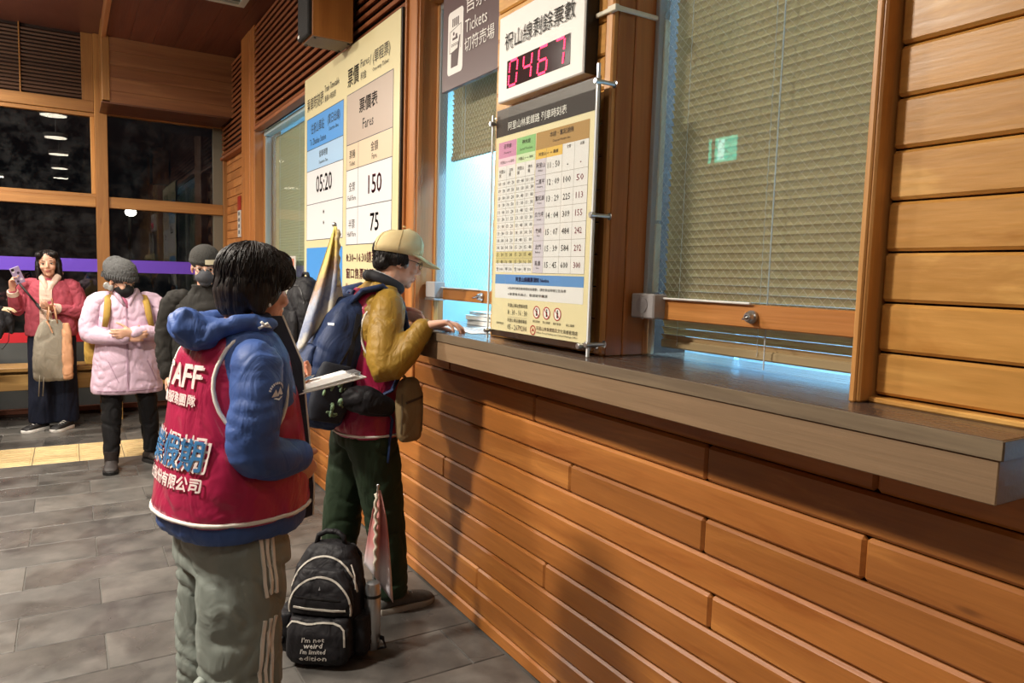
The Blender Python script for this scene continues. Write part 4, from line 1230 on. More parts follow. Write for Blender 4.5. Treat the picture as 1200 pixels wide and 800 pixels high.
# ================================================================== soft-body helpers: overlapping solids grown into one smooth surface
def V(*a):
    return Vector(a)
def sup(c, u, v, ru, rv, n=28, e=2.4):
    pts = []
    for k in range(n):
        a = 2 * math.pi * k / n
        ca, sa = math.cos(a), math.sin(a)
        pts.append(Vector(c) + Vector(u) * (ru * math.copysign(abs(ca) ** (2 / e), ca)) + Vector(v) * (rv * math.copysign(abs(sa) ** (2 / e), sa)))
    return pts
class Blob(MB):
    def torso(s, rings, e=2.4, n=28):
        """rings: (x, y, z, half depth along x, half width along y[, tilt forward in degrees])"""
        out = []
        for r in rings:
            x, y, z, rd, rw = r[:5]
            t = R_(r[5]) if len(r) > 5 else 0.0
            out.append(sup((x, y, z), (math.cos(t), 0, -math.sin(t)), (0, 1, 0), rd, rw, n, e))
        s.ring_loft(out)
        return s
    def limb(s, pts, rs, n=14, flat=1.0, up=None, round_ends=(True, True)):
        pts = [Vector(p) for p in pts]
        # smooth the chain a little with extra points
        P, Rr = [pts[0]], [rs[0]]
        for i in range(len(pts) - 1):
            for t in (0.34, 0.67, 1.0):
                P.append(pts[i].lerp(pts[i + 1], t)); Rr.append(rs[i] + (rs[i + 1] - rs[i]) * t)
        Q = [P[0]] + [(P[i - 1] + P[i] * 2 + P[i + 1]) / 4 for i in range(1, len(P) - 1)] + [P[-1]]
        s.tube(Q, Rr, n=n, flat=flat, up=up)
        if flat == 1.0:
            if round_ends[0]: s.ell(P[0], (rs[0],) * 3, n=n, m=8)
            if round_ends[1]: s.ell(P[-1], (rs[-1],) * 3, n=n, m=8)
        return s
    def grow(s, name, mat, parent=None, voxel=0.012, smooth=4, folds=0.0, fold_scale=14.0, seed=0.0, fold_stretch=(1, 1, 1), mats=None, flip=None):
        me = s.mesh(name, fix=True)
        o = bpy.data.objects.new(name, me)
        SHOP.collection.objects.link(o)
        r = o.modifiers.new('remesh', 'REMESH'); r.mode = 'VOXEL'; r.voxel_size = voxel; r.adaptivity = 0.0
        if smooth:
            sm = o.modifiers.new('smooth', 'SMOOTH'); sm.factor = 0.5; sm.iterations = smooth
        me2 = shop_mesh(o)
        bpy.data.objects.remove(o); bpy.data.meshes.remove(me)
        me2.name = name
        if folds:
            st = Vector(fold_stretch)
            nv = noise.noise
            N_ = [n_.vector.copy() for n_ in me2.vertex_normals]
            C_ = [v.co.copy() for v in me2.vertices]
            out = []
            for c, n_ in zip(C_, N_):
                q = Vector((c.x * st.x, c.y * st.y, c.z * st.z)) * fold_scale + Vector((seed, seed * 1.7, seed * 0.3))
                q2 = q + noise.noise_vector(q * 0.5) * 0.9
                a_ = nv(q2)
                # narrow creases between broad soft swells
                c = c + n_ * (folds * (0.9 * nv(q * 0.55) - math.exp(-(a_ / 0.13) ** 2)))
                out += [c.x, c.y, c.z]
            me2.vertices.foreach_set('co', out)
            me2.update()
        me2.polygons.foreach_set('use_smooth', [True] * len(me2.polygons))
        return link_mesh(name, me2, mat, parent)

def frame_of(d, n):
    d = Vector(d).normalized(); n = Vector(n); n = (n - d * n.dot(d)).normalized()
    return d, n
def hand(B, wrist, d, n, side=1, curl=(0.5, 0.55, 0.6, 0.65), thumb=0.5, s=1.0, spread=0.10, thumb_out=0.75):
    """palm with five unequal jointed fingers; n points out of the palm; side +1 = right hand"""
    d, n = frame_of(d, n)
    t = d.cross(n) * side
    w = Vector(wrist)
    rings = []
    for (a, hw, ht) in ((-0.02, 0.026, 0.019), (0.015, 0.030, 0.018), (0.05, 0.039, 0.0155), (0.085, 0.041, 0.0125), (0.096, 0.038, 0.010)):
        rings.append(sup(w + d * a * s, t, n, hw * s, ht * s, 16, 2.6))
    B.ring_loft(rings)
    fl = (0.073, 0.081, 0.075, 0.058)
    for i in range(4):
        off = (0.0305, 0.0102, -0.0102, -0.0295)[i] * s
        base = w + d * (0.088, 0.093, 0.089, 0.080)[i] * s + t * off
        fd = (d + t * (spread * (1.2, 0.35, -0.4, -1.2)[i])).normalized()
        fn = (n - fd * n.dot(fd)).normalized()
        L, r = fl[i] * s, (0.0088, 0.0090, 0.0086, 0.0076)[i] * s
        pts, rs, p, ang = [base - fd * 0.02 * s], [r], base, 0.0
        pts.append(p.copy()); rs.append(r * 1.05)
        for k, fr in enumerate((0.45, 0.30, 0.25)):
            ang += curl[i] * (0.9, 1.15, 0.75)[k]
            p = p + (fd * math.cos(ang) + fn * math.sin(ang)) * L * fr
            pts.append(p.copy()); rs.append(r * (0.95, 0.88, 0.74)[k])
        B.limb(pts, rs, n=10)
    base = w + d * 0.022 * s + t * 0.024 * s + n * 0.006 * s
    td = (d * 0.75 + t * thumb_out + n * 0.25).normalized()
    p1 = base + td * 0.042 * s
    td2 = (td * math.cos(thumb * 0.5) + (n * 0.6 + d * 0.5).normalized() * math.sin(thumb * 0.5)).normalized()
    p2 = p1 + td2 * 0.033 * s
    td3 = (td2 * math.cos(thumb * 0.5) + (n * 0.5 - t * 0.4 + d * 0.4).normalized() * math.sin(thumb * 0.5)).normalized()
    B.limb([base, p1, p2, p2 + td3 * 0.026 * s], [0.014 * s, 0.0108 * s, 0.0098 * s, 0.0080 * s], n=10)
    return w + d * 0.09 * s

def head_matrix(c, yaw=0, pitch=0, roll=0, s=1.0):
    return Matrix.Translation(c) @ Matrix.Rotation(R_(yaw), 4, 'Z') @ Matrix.Rotation(R_(pitch), 4, 'Y') @ Matrix.Rotation(R_(roll), 4, 'X') @ Matrix.Scale(s, 4)
def hell(B, M, c, r, n=14, m=9, rot=None):
    Q = M.to_3x3()
    if rot: Q = Q @ rot
    B.ell(M @ Vector(c), r, Q, n, m)
def head(B, M, neck_to, neck_r=0.052, old=0.0):
    """skull, jaw, brow, nose, lips, ears; +x is the face; eye line at z = 0"""
    hell(B, M, (-0.012, 0, 0.035), (0.094, 0.075, 0.082), 20, 14)
    hell(B, M, (0.026, 0, -0.018), (0.060, 0.060, 0.080), 20, 14)
    hell(B, M, (0.030, 0, -0.066), (0.048, 0.047, 0.040))
    hell(B, M, (0.066, 0, -0.094), (0.018, 0.020, 0.016))
    for y in (-1, 1):
        hell(B, M, (0.064, 0.030 * y, 0.019), (0.021, 0.026, 0.010))
        hell(B, M, (0.060, 0.035 * y, -0.030), (0.024, 0.024, 0.022))
        hell(B, M, (-0.008, 0.076 * y, -0.008), (0.016, 0.008, 0.029), rot=Matrix.Rotation(R_(12), 3, 'Y'))
        hell(B, M, (-0.004, 0.074 * y, -0.032), (0.009, 0.007, 0.010))
        hell(B, M, (0.089, 0.0095 * y, -0.036), (0.010, 0.008, 0.007))
    B.limb([M @ V(0.080, 0, 0.012), M @ V(0.094, 0, -0.012), M @ V(0.103, 0, -0.030)], [0.008, 0.0095, 0.0105], n=10)
    hell(B, M, (0.078, 0, -0.056), (0.015, 0.026, 0.009))
    hell(B, M, (0.079, 0, -0.072), (0.013, 0.022, 0.008))
    B.limb([M @ V(-0.012, 0, -0.04), M @ V(-0.022, 0, -0.095), neck_to], [neck_r * 0.98, neck_r * 0.95, neck_r * 1.08], n=16)
def strands(hair, M, count, seed, mat, lo=0.15, hi=1.9, r=0.0013, keep=lambda q: True):
    """thin locks combed down over the hair from the crown"""
    bv = bvh_of(hair)
    rnd = random.Random(seed)
    mb = MB()
    Q = M.to_3x3()
    for k in range(count):
        a, t0 = rnd.uniform(-math.pi, math.pi), rnd.uniform(lo, hi * 0.6)
        L, tw = rnd.uniform(0.5, 0.9), rnd.uniform(-0.25, 0.25)
        pts = []
        for i in range(6):
            th, az = t0 + L * i / 5, a + tw * i / 5
            d = Q @ V(math.sin(th) * math.cos(az), math.sin(th) * math.sin(az), math.cos(th))
            c = M @ V(-0.02, 0, 0.02)
            h = bv.ray_cast(c + d * 0.4, -d)
            if h[0] is None or not keep(M.inverted() @ h[0]): break
            pts.append(h[0] + d.normalized() * (0.0008 + 0.0030 * (i / 5) * rnd.random()))
        if len(pts) >= 4:
            n_ = len(pts)
            mb.tube(pts, [r * (0.5 + math.sin(math.pi * (i + 0.4) / n_)) for i in range(n_)], n=4)
    if mb.v:
        return tag(mb.build('hair_strand', mat, hair, smooth='all'), kind='stuff')
EYE_W = plain('eye_white', '#d9d2c8', rough=0.3)
EYE_D = plain('eye_dark', '#1a1210', rough=0.25)
BROW = plain('eyebrow_dark', '#2a1c16', rough=0.8)
LIP = plain('lip_rose', '#a8564e', rough=0.5)
def face_details(parent, M, eyes=True, lips=True, brows=True):
    for y in (-1, 1):
        if eyes:
            e = Blob(); hell(e, M, (0.0745, 0.0315 * y, -0.001), (0.0085, 0.0135, 0.0068)); e.build('eye', EYE_W, parent, smooth='all')
            e = Blob(); hell(e, M, (0.0800, 0.0310 * y, -0.001), (0.0042, 0.0068, 0.0062)); hell(e, M, (0.0785, 0.0315 * y, 0.0045), (0.0055, 0.0145, 0.0022)); e.build('iris', EYE_D, parent, smooth='all')
        if brows:
            MB().tube([M @ V(0.086, 0.014 * y, 0.021), M @ V(0.084, 0.032 * y, 0.026), M @ V(0.070, 0.050 * y, 0.021)], [0.002, 0.003, 0.0015], n=6).build('eyebrow', BROW, parent, smooth='all')
    if lips:
        e = Blob(); hell(e, M, (0.0865, 0, -0.0595), (0.008, 0.0215, 0.0045)); hell(e, M, (0.0850, 0, -0.0695), (0.008, 0.018, 0.0055)); e.build('lips', LIP, parent, smooth='all')

def shoe(parent, ankle, yaw, upper, sole, L=0.255, w=0.048, h=0.085):
    M = Matrix.Translation((ankle[0], ankle[1], 0)) @ Matrix.Rotation(R_(yaw), 4, 'Z')
    b = Blob()
    rings = []
    for (x, hw, top) in ((-0.075, 0.024, 0.06), (-0.055, 0.034, 0.085), (-0.01, 0.038, h + 0.01), (0.045, 0.040, h * 0.8), (0.10, 0.046, 0.060), (0.145, 0.044, 0.048), (0.172, 0.028, 0.036)):
        k = L / 0.255
        rings.append([M @ Vector((x * k, q.x * hw * w / 0.046, 0.016 + (q.y + 1) / 2 * (top - 0.016))) for q in [Vector((math.cos(2 * math.pi * i / 18), math.copysign(abs(math.sin(2 * math.pi * i / 18)) ** 0.8, math.sin(2 * math.pi * i / 18)))) for i in range(18)]])
    b.ring_loft(rings)
    u = b.build('shoe', upper, parent, smooth='all')
    s = MB()
    out = [(-0.082, 0.0), (-0.070, 0.030), (-0.02, 0.038), (0.05, 0.042), (0.11, 0.050), (0.155, 0.044), (0.180, 0.018), (0.183, 0.0)]
    pl = out + [(a, -b_) for a, b_ in out[::-1][1:-1]]
    s.ring_loft([[M @ Vector((a * L / 0.255 * f, c * w / 0.046 * f, zz)) for a, c in pl] for (zz, f) in ((0.0, 0.97), (0.006, 1.0), (0.024, 1.0), (0.027, 0.97))])
    s.build('sole', sole, u, smooth=True)
    lc = MB()
    for k in range(4):
        x = 0.03 + 0.022 * k; zt = 0.078 - 0.008 * k
        lc.tube([M @ V(x * L / 0.255, -0.020, zt - 0.004), M @ V(x * L / 0.255 + 0.006, 0, zt + 0.004), M @ V(x * L / 0.255, 0.020, zt - 0.004)], 0.0028, n=5)
    lc.build('laces', sole if sole is not upper else upper, u)
    return u

def bvh_of(o):
    me = o.data
    return bvhtree.BVHTree.FromPolygons([v.co.copy() for v in me.vertices], [tuple(p.vertices) for p in me.polygons])
def strip_on(bv, pts, axis, width, lift, name, mat, parent, side=None, thick=0.002):
    """a raised band that follows points dropped on to a surface along the axis"""
    ax = Vector(axis).normalized()
    hit = []
    for p in pts:
        h = bv.ray_cast(Vector(p) - ax * 1.0, ax)
        if h[0] is not None:
            hit.append((h[0], h[1]))
    if len(hit) < 2:
        return None
    m = MB()
    rings = []
    for i, (p, n) in enumerate(hit):
        if n.dot(ax) > 0: n = -n
        a, b = hit[max(0, i - 1)][0], hit[min(len(hit) - 1, i + 1)][0]
        t = (b - a).normalized()
        sd = t.cross(n).normalized()
        rings.append([p + sd * width / 2 + n * lift, p - sd * width / 2 + n * lift, p - sd * width / 2 - n * thick, p + sd * width / 2 - n * thick])
    m.ring_loft(rings)
    return m.build(name, mat, parent)
def wrap_text(bv, body, origin, udir, vdir, axis, h, mat, name, parent, width=None, bold=0.0, lift=0.0025, align='c', shear=0.0):
    vs, fs = text2d(body, h, width, align, bold, 1, shear)
    ax, u, v = Vector(axis).normalized(), Vector(udir).normalized(), Vector(vdir).normalized()
    out, ok = [], []
    for a, b in vs:
        q = Vector(origin) + u * a + v * b
        r = bv.ray_cast(q - ax * 0.6, ax)
        if r[0] is None:
            out.append(q); ok.append(False)
        else:
            n = r[1] if r[1].dot(ax) < 0 else -r[1]
            out.append(r[0] + n * lift); ok.append(True)
    fs = [f for f in fs if all(ok[i] for i in f)]
    if not fs: return None
    m = MB(); m.add(out, fs)
    return link_mesh(name, m.mesh(name, fix=False), mat, parent)
# ================================================================== people
SK1 = skin_mat('skin_warm', '#c98f74')
SK2 = skin_mat('skin_pale', '#d8a78d')
HAIR = hair_mat('hair_black', '#0a0809', '#241a17')
HAIRG = plain('hair_grey', '#8d8a86', rough=0.6, bump=0.5, bump_scale=120)
def person(name_label, loc, rz):
    return tag(empty('person', loc, R_(rz)), name_label, 'person')
def inner_body(B, hipz, chest, neck, legs, arms, r=0.06):
    """slim figure under the clothes, joined to head and hands"""
    B.limb([(chest[0] - 0.02, 0, hipz), chest, neck], [0.09, 0.085, 0.055])
    for (h, k, a) in legs: B.limb([h, k, a], [0.06, 0.045, 0.032])
    for (s, e, w) in arms: B.limb([chest, s, e, w], [0.05, 0.045, 0.034, 0.026])

# ------------------------------------------------------------------ 1: woman in blue jacket and red staff vest
BLUE = cloth('jacket_blue', '#3a5590', rough=0.55, fold=0.3, fold_scale=14, var=0.08)
NAVY = cloth('lining_navy', '#141a30', rough=0.7, fold=0.2)
RED = cloth('vest_red', '#a3224a', rough=0.30, fold=0.55, fold_scale=10, var=0.10, spec=0.6)
PIPE = plain('piping_white', '#dcd8d0', rough=0.6)
PANT1 = cloth('trousers_grey_green', '#7d857f', rough=0.5, fold=0.5, fold_scale=9, var=0.10)
VPRINT = plain('vest_print_white', '#e2d3cf', rough=0.6)
VBLUE = plain('vest_print_blue', '#2b6a9c', rough=0.6)
w1 = person('woman with short black hair in blue jacket and red staff vest holding a clipboard', (0.405, 2.065, 0), 17)
HM = head_matrix((0.035, 0.0, 1.445), 4, 6, 0, 0.97)
B = Blob()
head(B, HM, V(-0.03, 0, 1.30))
sR, eR, wR = V(-0.055, -0.172, 1.255), V(-0.105, -0.222, 1.045), V(0.055, -0.185, 1.005)
sL, eL, wL = V(-0.03, 0.175, 1.255), V(-0.02, 0.235, 1.04), V(0.122, 0.050, 1.132)
inner_body(B, 0.82, V(-0.035, 0, 1.18), V(-0.03, 0, 1.31), [(V(-0.03, -0.08, .82), V(-0.02, -0.09, .46), V(-0.03, -0.10, .07)), (V(-0.03, 0.08, .82), V(0.03, 0.09, .46), V(0.03, 0.10, .07))], [(sR, eR, wR), (sL, eL, wL)])
hand(B, wR, (0.45, 0.25, -0.65), (-0.2, 0.9, 0.1), 1, (0.5, 0.6, 0.65, 0.7), 0.5, 0.92)
hand(B, wL, (0.80, -0.30, 0.30), (0.1, -0.15, 1.0), -1, (0.55, 0.6, 0.62, 0.66), 0.3, 0.92, thumb_out=0.9)
B.grow('body', SK1, w1, voxel=0.0048, smooth=3)
# hair: full short bob
B = Blob()
for c, r in (((-0.015, 0, 0.046), (0.106, 0.090, 0.086)), ((-0.052, 0, -0.005), (0.064, 0.084, 0.078)), ((-0.060, 0, -0.045), (0.045, 0.070, 0.050)), ((-0.018, -0.066, 0.0), (0.058, 0.026, 0.058)), ((-0.018, 0.066, 0.0), (0.058, 0.026, 0.058)), ((0.050, 0, 0.074), (0.050, 0.064, 0.042)), ((0.040, -0.060, 0.040), (0.045, 0.024, 0.045)), ((0.040, 0.060, 0.040), (0.045, 0.024, 0.045)), ((-0.03, -0.074, -0.045), (0.028, 0.016, 0.034))):
    hell(B, HM, c, r)
hr = B.grow('hair', HAIR, w1, voxel=0.0045, smooth=3, folds=0.0035, fold_scale=24, fold_stretch=(1, 1, 0.18), seed=3)
strands(hr, HM, 420, 3, HAIR)
MB().ell(HM @ V(-0.004, -0.082, -0.046), (0.004, 0.004, 0.006), n=8, m=6).build('earring', plain('pearl', '#e9e2d2', rough=0.2), w1, smooth='all')
# jacket
B = Blob()
B.torso([(-0.035, 0, 0.80, .170, .195), (-0.035, 0, 0.83, .184, .208), (-0.03, 0, .94, .172, .202), (-0.025, 0, 1.06, .150, .190), (-0.025, 0, 1.18, .136, .182), (-0.025, 0, 1.27, .120, .168), (-0.02, 0, 1.325, .092, .128), (-0.015, 0, 1.355, .068, .082)])
jk = B.grow('jacket', BLUE, w1, voxel=0.011, smooth=4, folds=0.004, fold_scale=11, seed=1)
for nm, (s_, e_, w_) in (('sleeve', (sR, eR, wR)), ('sleeve', (sL, eL, wL))):
    B = Blob()
    m1 = s_.lerp(e_, .5) + V(0, -0.012 if s_.y < 0 else 0.012, 0); m2 = e_.lerp(w_, .5) + V(0, 0, -0.012)
    B.limb([s_ + V(0.01, 0.05 if s_.y < 0 else -0.05, 0.012), s_, m1, e_, m2, w_.lerp(e_, .05)], [0.052, 0.067, 0.067, 0.064, 0.058, 0.046])
    B.grow(nm, BLUE, jk, voxel=0.009, smooth=4, folds=0.0042, fold_scale=13, seed=5, fold_stretch=(0.5, 0.5, 1.7))
B = Blob()
for c, r in (((-0.125, 0, 1.335), (.075, .110, .040)), ((-0.160, 0.0, 1.345), (.042, .085, .050)), ((-0.04, -0.085, 1.350), (.095, .036, .032)), ((-0.04, 0.085, 1.350), (.095, .036, .032)), ((-0.140, -0.03, 1.318), (.05, .08, .034))):
    B.ell(c, r)
B.limb([(-0.175, -0.03, 1.34), (-0.185, -0.05, 1.392)], [0.034, 0.012])
B.grow('hood', BLUE, jk, voxel=0.009, smooth=4, folds=0.006, fold_scale=15, seed=8)
B = Blob()
cr = []
for a in range(-165, 166, 15):
    cr.append(V(-0.03 + 0.082 * math.cos(R_(a + 0)), 0.082 * math.sin(R_(a)), 1.352 + 0.012 * math.cos(R_(a))))
B.limb(cr, [0.020] * len(cr), n=10)
B.grow('collar', NAVY, jk, voxel=0.008, smooth=3)
# open front panel of the jacket: navy lining, pale zip edge
fp = Blob()
rings = []
for (z_, xf, yy) in ((0.815, 0.128, -0.14), (0.90, 0.128, -0.145), (1.0, 0.122, -0.135), (1.12, 0.118, -0.12), (1.24, 0.118, -0.10), (1.32, 0.095, -0.075), (1.37, 0.080, -0.06)):
    rings.append([V(xf, yy, z_), V(xf - 0.06, yy - 0.012, z_), V(xf - 0.06, yy + 0.004, z_), V(xf, yy + 0.014, z_)])
fp.ring_loft(rings); fp.build('front_panel', NAVY, jk, smooth=True)
MB().tube([(r[0] + r[3]) / 2 + V(0.004, 0, 0) for r in rings], 0.0055, n=6).build('zip_edge', PIPE, jk, smooth='all')
fp2 = Blob(); fp2.ring_loft([[q + V(-0.01, 0.03, 0) if i in (0, 3) else q + V(0.0, 0.03, 0) for i, q in enumerate(r)] for r in rings[:3]]); fp2.build('front_flap', BLUE, jk, smooth=True)
# red vest
B = Blob()
B.torso([(-0.037, 0, 0.845, .182, .208), (-0.037, 0, 0.87, .190, .218), (-0.032, 0, .95, .182, .213), (-0.028, 0, 1.06, .162, .200), (-0.028, 0, 1.18, .148, .175), (-0.028, 0, 1.27, .131, .150), (-0.026, 0, 1.315, .106, .118), (-0.02, 0, 1.335, .078, .088)])
vs_ = B.grow('vest', RED, w1, voxel=0.010, smooth=4, folds=0.0045, fold_scale=9, seed=2, fold_stretch=(1, 1, 0.35))
bv = bvh_of(vs_)
hem = []
for k in range(41):
    a = 2 * math.pi * k / 40
    q = V(-0.037 + 0.5 * math.cos(a), 0.5 * math.sin(a), 0.862)
    r = bv.ray_cast(q, V(-math.cos(a), -math.sin(a), 0))
    if r[0] is not None: hem.append(r[0] + V(math.cos(a), math.sin(a), 0) * 0.003)
MB().tube(hem[:-1], 0.0055, n=6, closed=True).build('hem_piping', PIPE, vs_, smooth='all')
for sg in (-1, 1):
    pts = []
    for k in range(28):
        a = 2 * math.pi * k / 28
        zz, xx = 1.195 + 0.125 * math.sin(a), -0.055 + 0.088 * math.cos(a) + 0.01 * math.sin(a)
        r = bv.ray_cast(V(xx, 0.6 * sg, zz), V(0, -sg, 0))
        if r[0] is not None: pts.append(r[0] + r[1] * 0.003)
    MB().tube(pts, 0.0055, n=6, closed=True).build('armhole_piping', PIPE, vs_, smooth='all')
U_, V_ = (0, -1, 0), (0, 0, 1)
wrap_text(bv, 'STAFF', (-0.6, 0.025, 1.190), U_, V_, (1, 0, 0), 0.056, VPRINT, 'lettering', vs_, 0.22, 0.0045, 0.006)
wrap_text(bv, '金會服務團隊', (-0.6, 0.025, 1.145), U_, V_, (1, 0, 0), 0.030, VPRINT, 'lettering', vs_, 0.21, 0.0015, 0.006)
wrap_text(bv, '永業假期', (-0.6, 0.035, 0.985), U_, V_, (1, 0, 0), 0.084, VPRINT, 'lettering', vs_, 0.325, 0.010, 0.006)
wrap_text(bv, '永業假期', (-0.6, 0.035, 0.989), U_, V_, (1, 0, 0), 0.078, VBLUE, 'lettering', vs_, 0.315, 0.003, 0.0085)
wrap_text(bv, '旅行社股份有限公司', (-0.6, 0.035, 0.940), U_, V_, (1, 0, 0), 0.034, VPRINT, 'lettering', vs_, 0.33, 0.002, 0.006)
bs = bvh_of([c for c in jk.children if c.name.startswith('sleeve')][0])
# sleeve emblem: a ring of lettering with a mountain
em = MB()
def on_sleeve(u, v):
    r = bs.ray_cast(V(-0.045 + u, -0.6, 1.19 + v), V(0, 1, 0))
    return (r[0] + V(0, -0.0035, 0)) if r[0] is not None else None
for k in range(11):
    a0, a1 = R_(20 + 13 * k), R_(20 + 13 * k + 9)
    q = [on_sleeve(0.030 * math.cos(t) * f, 0.028 * math.sin(t) * f) for t in (a0, a1) for f in (0.9, 1.1)]
    if all(q): em.add([q[0], q[1], q[3], q[2]], [(0, 1, 2, 3)])
for tri in (((-0.024, -0.004), (-0.008, 0.014), (0.0, -0.004)), ((-0.006, -0.004), (0.010, 0.018), (0.026, -0.004)), ((-0.018, -0.008), (0.022, -0.008), (0.0, -0.014))):
    q = [on_sleeve(*t) for t in tri]
    if all(q): em.add(q, [(0, 1, 2)])
link_mesh('sleeve_emblem', em.mesh('sleeve_emblem', fix=False), plain('emblem_white', '#d8dde6', rough=0.6), jk)
MB().tube([V(-0.02, -0.115, 1.342), V(0.0, -0.125, 1.356), V(0.012, -0.12, 1.345), V(-0.004, -0.12, 1.348), V(-0.016, -0.122, 1.36)], 0.004, n=6).build('drawcord', WHITE, jk, smooth='all')
# trousers with three stripes
B = Blob()
B.torso([(-0.035, 0, 0.90, .12, .16), (-0.035, 0, .80, .130, .170), (-0.04, 0, .70, .135, .180)])
B.limb([(-0.050, -0.085, .80), (-0.065, -0.095, .64), (-0.070, -0.10, .44), (-0.065, -0.105, .24), (-0.075, -0.105, .06)], [.098, .116, .110, .114, .106], round_ends=(True, False))
B.limb([(-0.03, 0.085, .80), (-0.04, 0.095, .64), (-0.04, 0.10, .44), (-0.04, 0.105, .24), (-0.045, 0.105, .06)], [.098, .112, .106, .108, .102], round_ends=(True, False))
pt = B.grow('trousers', PANT1, w1, voxel=0.010, smooth=4, folds=0.009, fold_scale=9, seed=4, fold_stretch=(1.0, 1.0, 1.5))
bp_ = bvh_of(pt)
for (za, zb, sx, wob) in ((0.80, 0.655, -0.040, 0.0), (0.595, 0.05, -0.048, 0.012)):
    for k in range(3):
        n_ = 4 if za > 0.7 else 16
        pts = [(sx + 0.017 * k - 0.010 + wob * math.sin((za - (za - zb) * i / n_) * 11), -0.3, za - (za - zb) * i / n_) for i in range(n_ + 1)]
        strip_on(bp_, pts, (0, 1, 0), 0.0085, 0.0055, 'stripe', PIPE, pt)
B = Blob(); B.limb([(-0.17, -0.10, .43), (-0.195, -0.11, .415), (-0.19, -0.08, .40)], [.02, .022, .012]); B.grow('pocket_flap', PANT1, pt, voxel=0.006, smooth=2)
DKSHOE = plain('shoe_black', '#1b1a1b', rough=0.6)
GSOLE = plain('sole_grey', '#6b6862', rough=0.7)
shoe(w1, (-0.065, -0.105), -4, DKSHOE, GSOLE); shoe(w1, (-0.035, 0.105), 6, DKSHOE, GSOLE)

# clipboard, papers and pen in her hand
cb = tag(empty('clipboard', (0.585, 2.085, 1.160), 0), 'white clipboard with papers held out by the woman in the staff vest', 'clipboard')
cb.rotation_euler = (R_(-3), R_(-13), R_(-8))
MB().box(-0.155, 0.155, -0.11, 0.11, -0.0025, 0.001, c=0.001).build('board', plain('board_white', '#dcdad5', rough=0.5), cb)
for k in range(3):
    MB().box(-0.145, 0.14 - 0.006 * k, -0.10, 0.10, 0.0012 + 0.0022 * k, 0.0028 + 0.0022 * k, M=Matrix.Rotation(R_(1.5 * k - 1), 4, 'Z') @ Matrix.Rotation(R_(-0.5 * k), 4, 'Y')).build('paper_sheet', plain('paper_white', '#efeeea', rough=0.7), cb)
MB().box(0.122, 0.152, -0.05, 0.05, 0.006, 0.012, c=0.002).build('clip', STEEL, cb)
pen = tag(empty('pen', (0.535, 2.03, 1.172)), 'light blue pen tucked under the clipboard hand', 'pen')
MB().tube([(-0.05, -0.02, -0.012), (0.05, 0.02, 0.022)], 0.0045, n=8).build('barrel', plain('pen_blue', '#7fa8cf', rough=0.3), pen, smooth=True)
MB().tube([(0.05, 0.02, 0.022), (0.062, 0.025, 0.026)], [0.0045, 0.001], n=8).build('tip', STEEL, pen)

# ------------------------------------------------------------------ 2: man at the counter
MUST = cloth('jacket_mustard', '#94742c', rough=0.5, fold=0.5, fold_scale=14, var=0.12)
GREEN = cloth('trousers_dark_green', '#20301f', rough=0.75, fold=0.4, fold_scale=8, var=0.12)
CAPM = cloth('cap_beige', '#cdb98a', rough=0.75, fold=0.12, weave=0.1, var=0.06)
NAVYB = cloth('pack_navy', '#26365a', rough=0.6, fold=0.35, fold_scale=14, var=0.15)
BLKB = cloth('pack_black', '#17161a', rough=0.65, fold=0.35, fold_scale=16, var=0.2)
m1 = person('man in beige cap, mustard jacket and red vest leaning at the ticket counter', (1.10, 2.93, 0), 0)
HM = head_matrix((0.108, -0.005, 1.553), -8, 14, 0)
sR, eR, wR = V(0.0, -0.172, 1.362), V(-0.055, -0.265, 1.105), V(0.100, -0.315, 1.292)
sL, eL, wL = V(0.0, 0.175, 1.362), V(0.01, 0.23, 1.10), V(0.135, 0.070, 1.335)
B = Blob()
head(B, HM, V(0.035, 0, 1.40), 0.056)
inner_body(B, 0.86, V(-0.025, 0, 1.20), V(0.03, 0, 1.38), [(V(-0.03, -0.08, .84), V(0.04, -0.06, .47), V(0.10, -0.02, .08)), (V(-0.03, 0.08, .84), V(-0.08, 0.11, .47), V(-0.10, 0.13, .08))], [(sR, eR, wR), (sL, eL, wL)])
hand(B, wR, (0.72, -0.50, 0.16), (0.15, -0.2, -1.0), 1, (0.42, 0.45, 0.48, 0.52), 0.5, 1.0)
hand(B, wL, (0.90, -0.25, -0.30), (-0.1, -0.6, -0.8), -1, (0.55, 0.62, 0.70, 0.78), 0.5, 0.98)
B.grow('body', SK2, m1, voxel=0.0045, smooth=3)
face_details(m1, HM)
B = Blob()
for c, r in (((-0.030, 0, 0.00), (0.076, 0.080, 0.052)), ((-0.066, 0, -0.03), (0.038, 0.066, 0.042)), ((-0.01, -0.074, 0.0), (0.040, 0.014, 0.035)), ((-0.01, 0.074, 0.0), (0.040, 0.014, 0.035)), ((-0.108, 0.0, 0.028), (0.014, 0.016, 0.026))):
    hell(B, HM, c, r)
hr = B.grow('hair', HAIR, m1, voxel=0.005, smooth=3, folds=0.003, fold_scale=30, seed=6)
strands(hr, HM, 160, 4, HAIR, 1.2, 2.2)
B = Blob()
hell(B, HM, (0.022, -0.067, -0.012), (0.013, 0.010, 0.024)); hell(B, HM, (0.022, 0.067, -0.012), (0.013, 0.010, 0.024))
tag(B.grow('sideburns', HAIRG, m1, voxel=0.005, smooth=2), kind='stuff')
cp = Blob()
rings = []
for (zz, k) in ((0.022, 1.0), (0.05, 1.015), (0.08, 0.95), (0.105, 0.80), (0.122, 0.55), (0.130, 0.22)):
    rings.append([HM @ V(-0.010 + (0.106 * k) * math.cos(2 * math.pi * i / 32), 0.090 * k * math.sin(2 * math.pi * i / 32), zz + 0.012 * math.cos(2 * math.pi * i / 32)) for i in range(32)])
cp.ring_loft(rings)
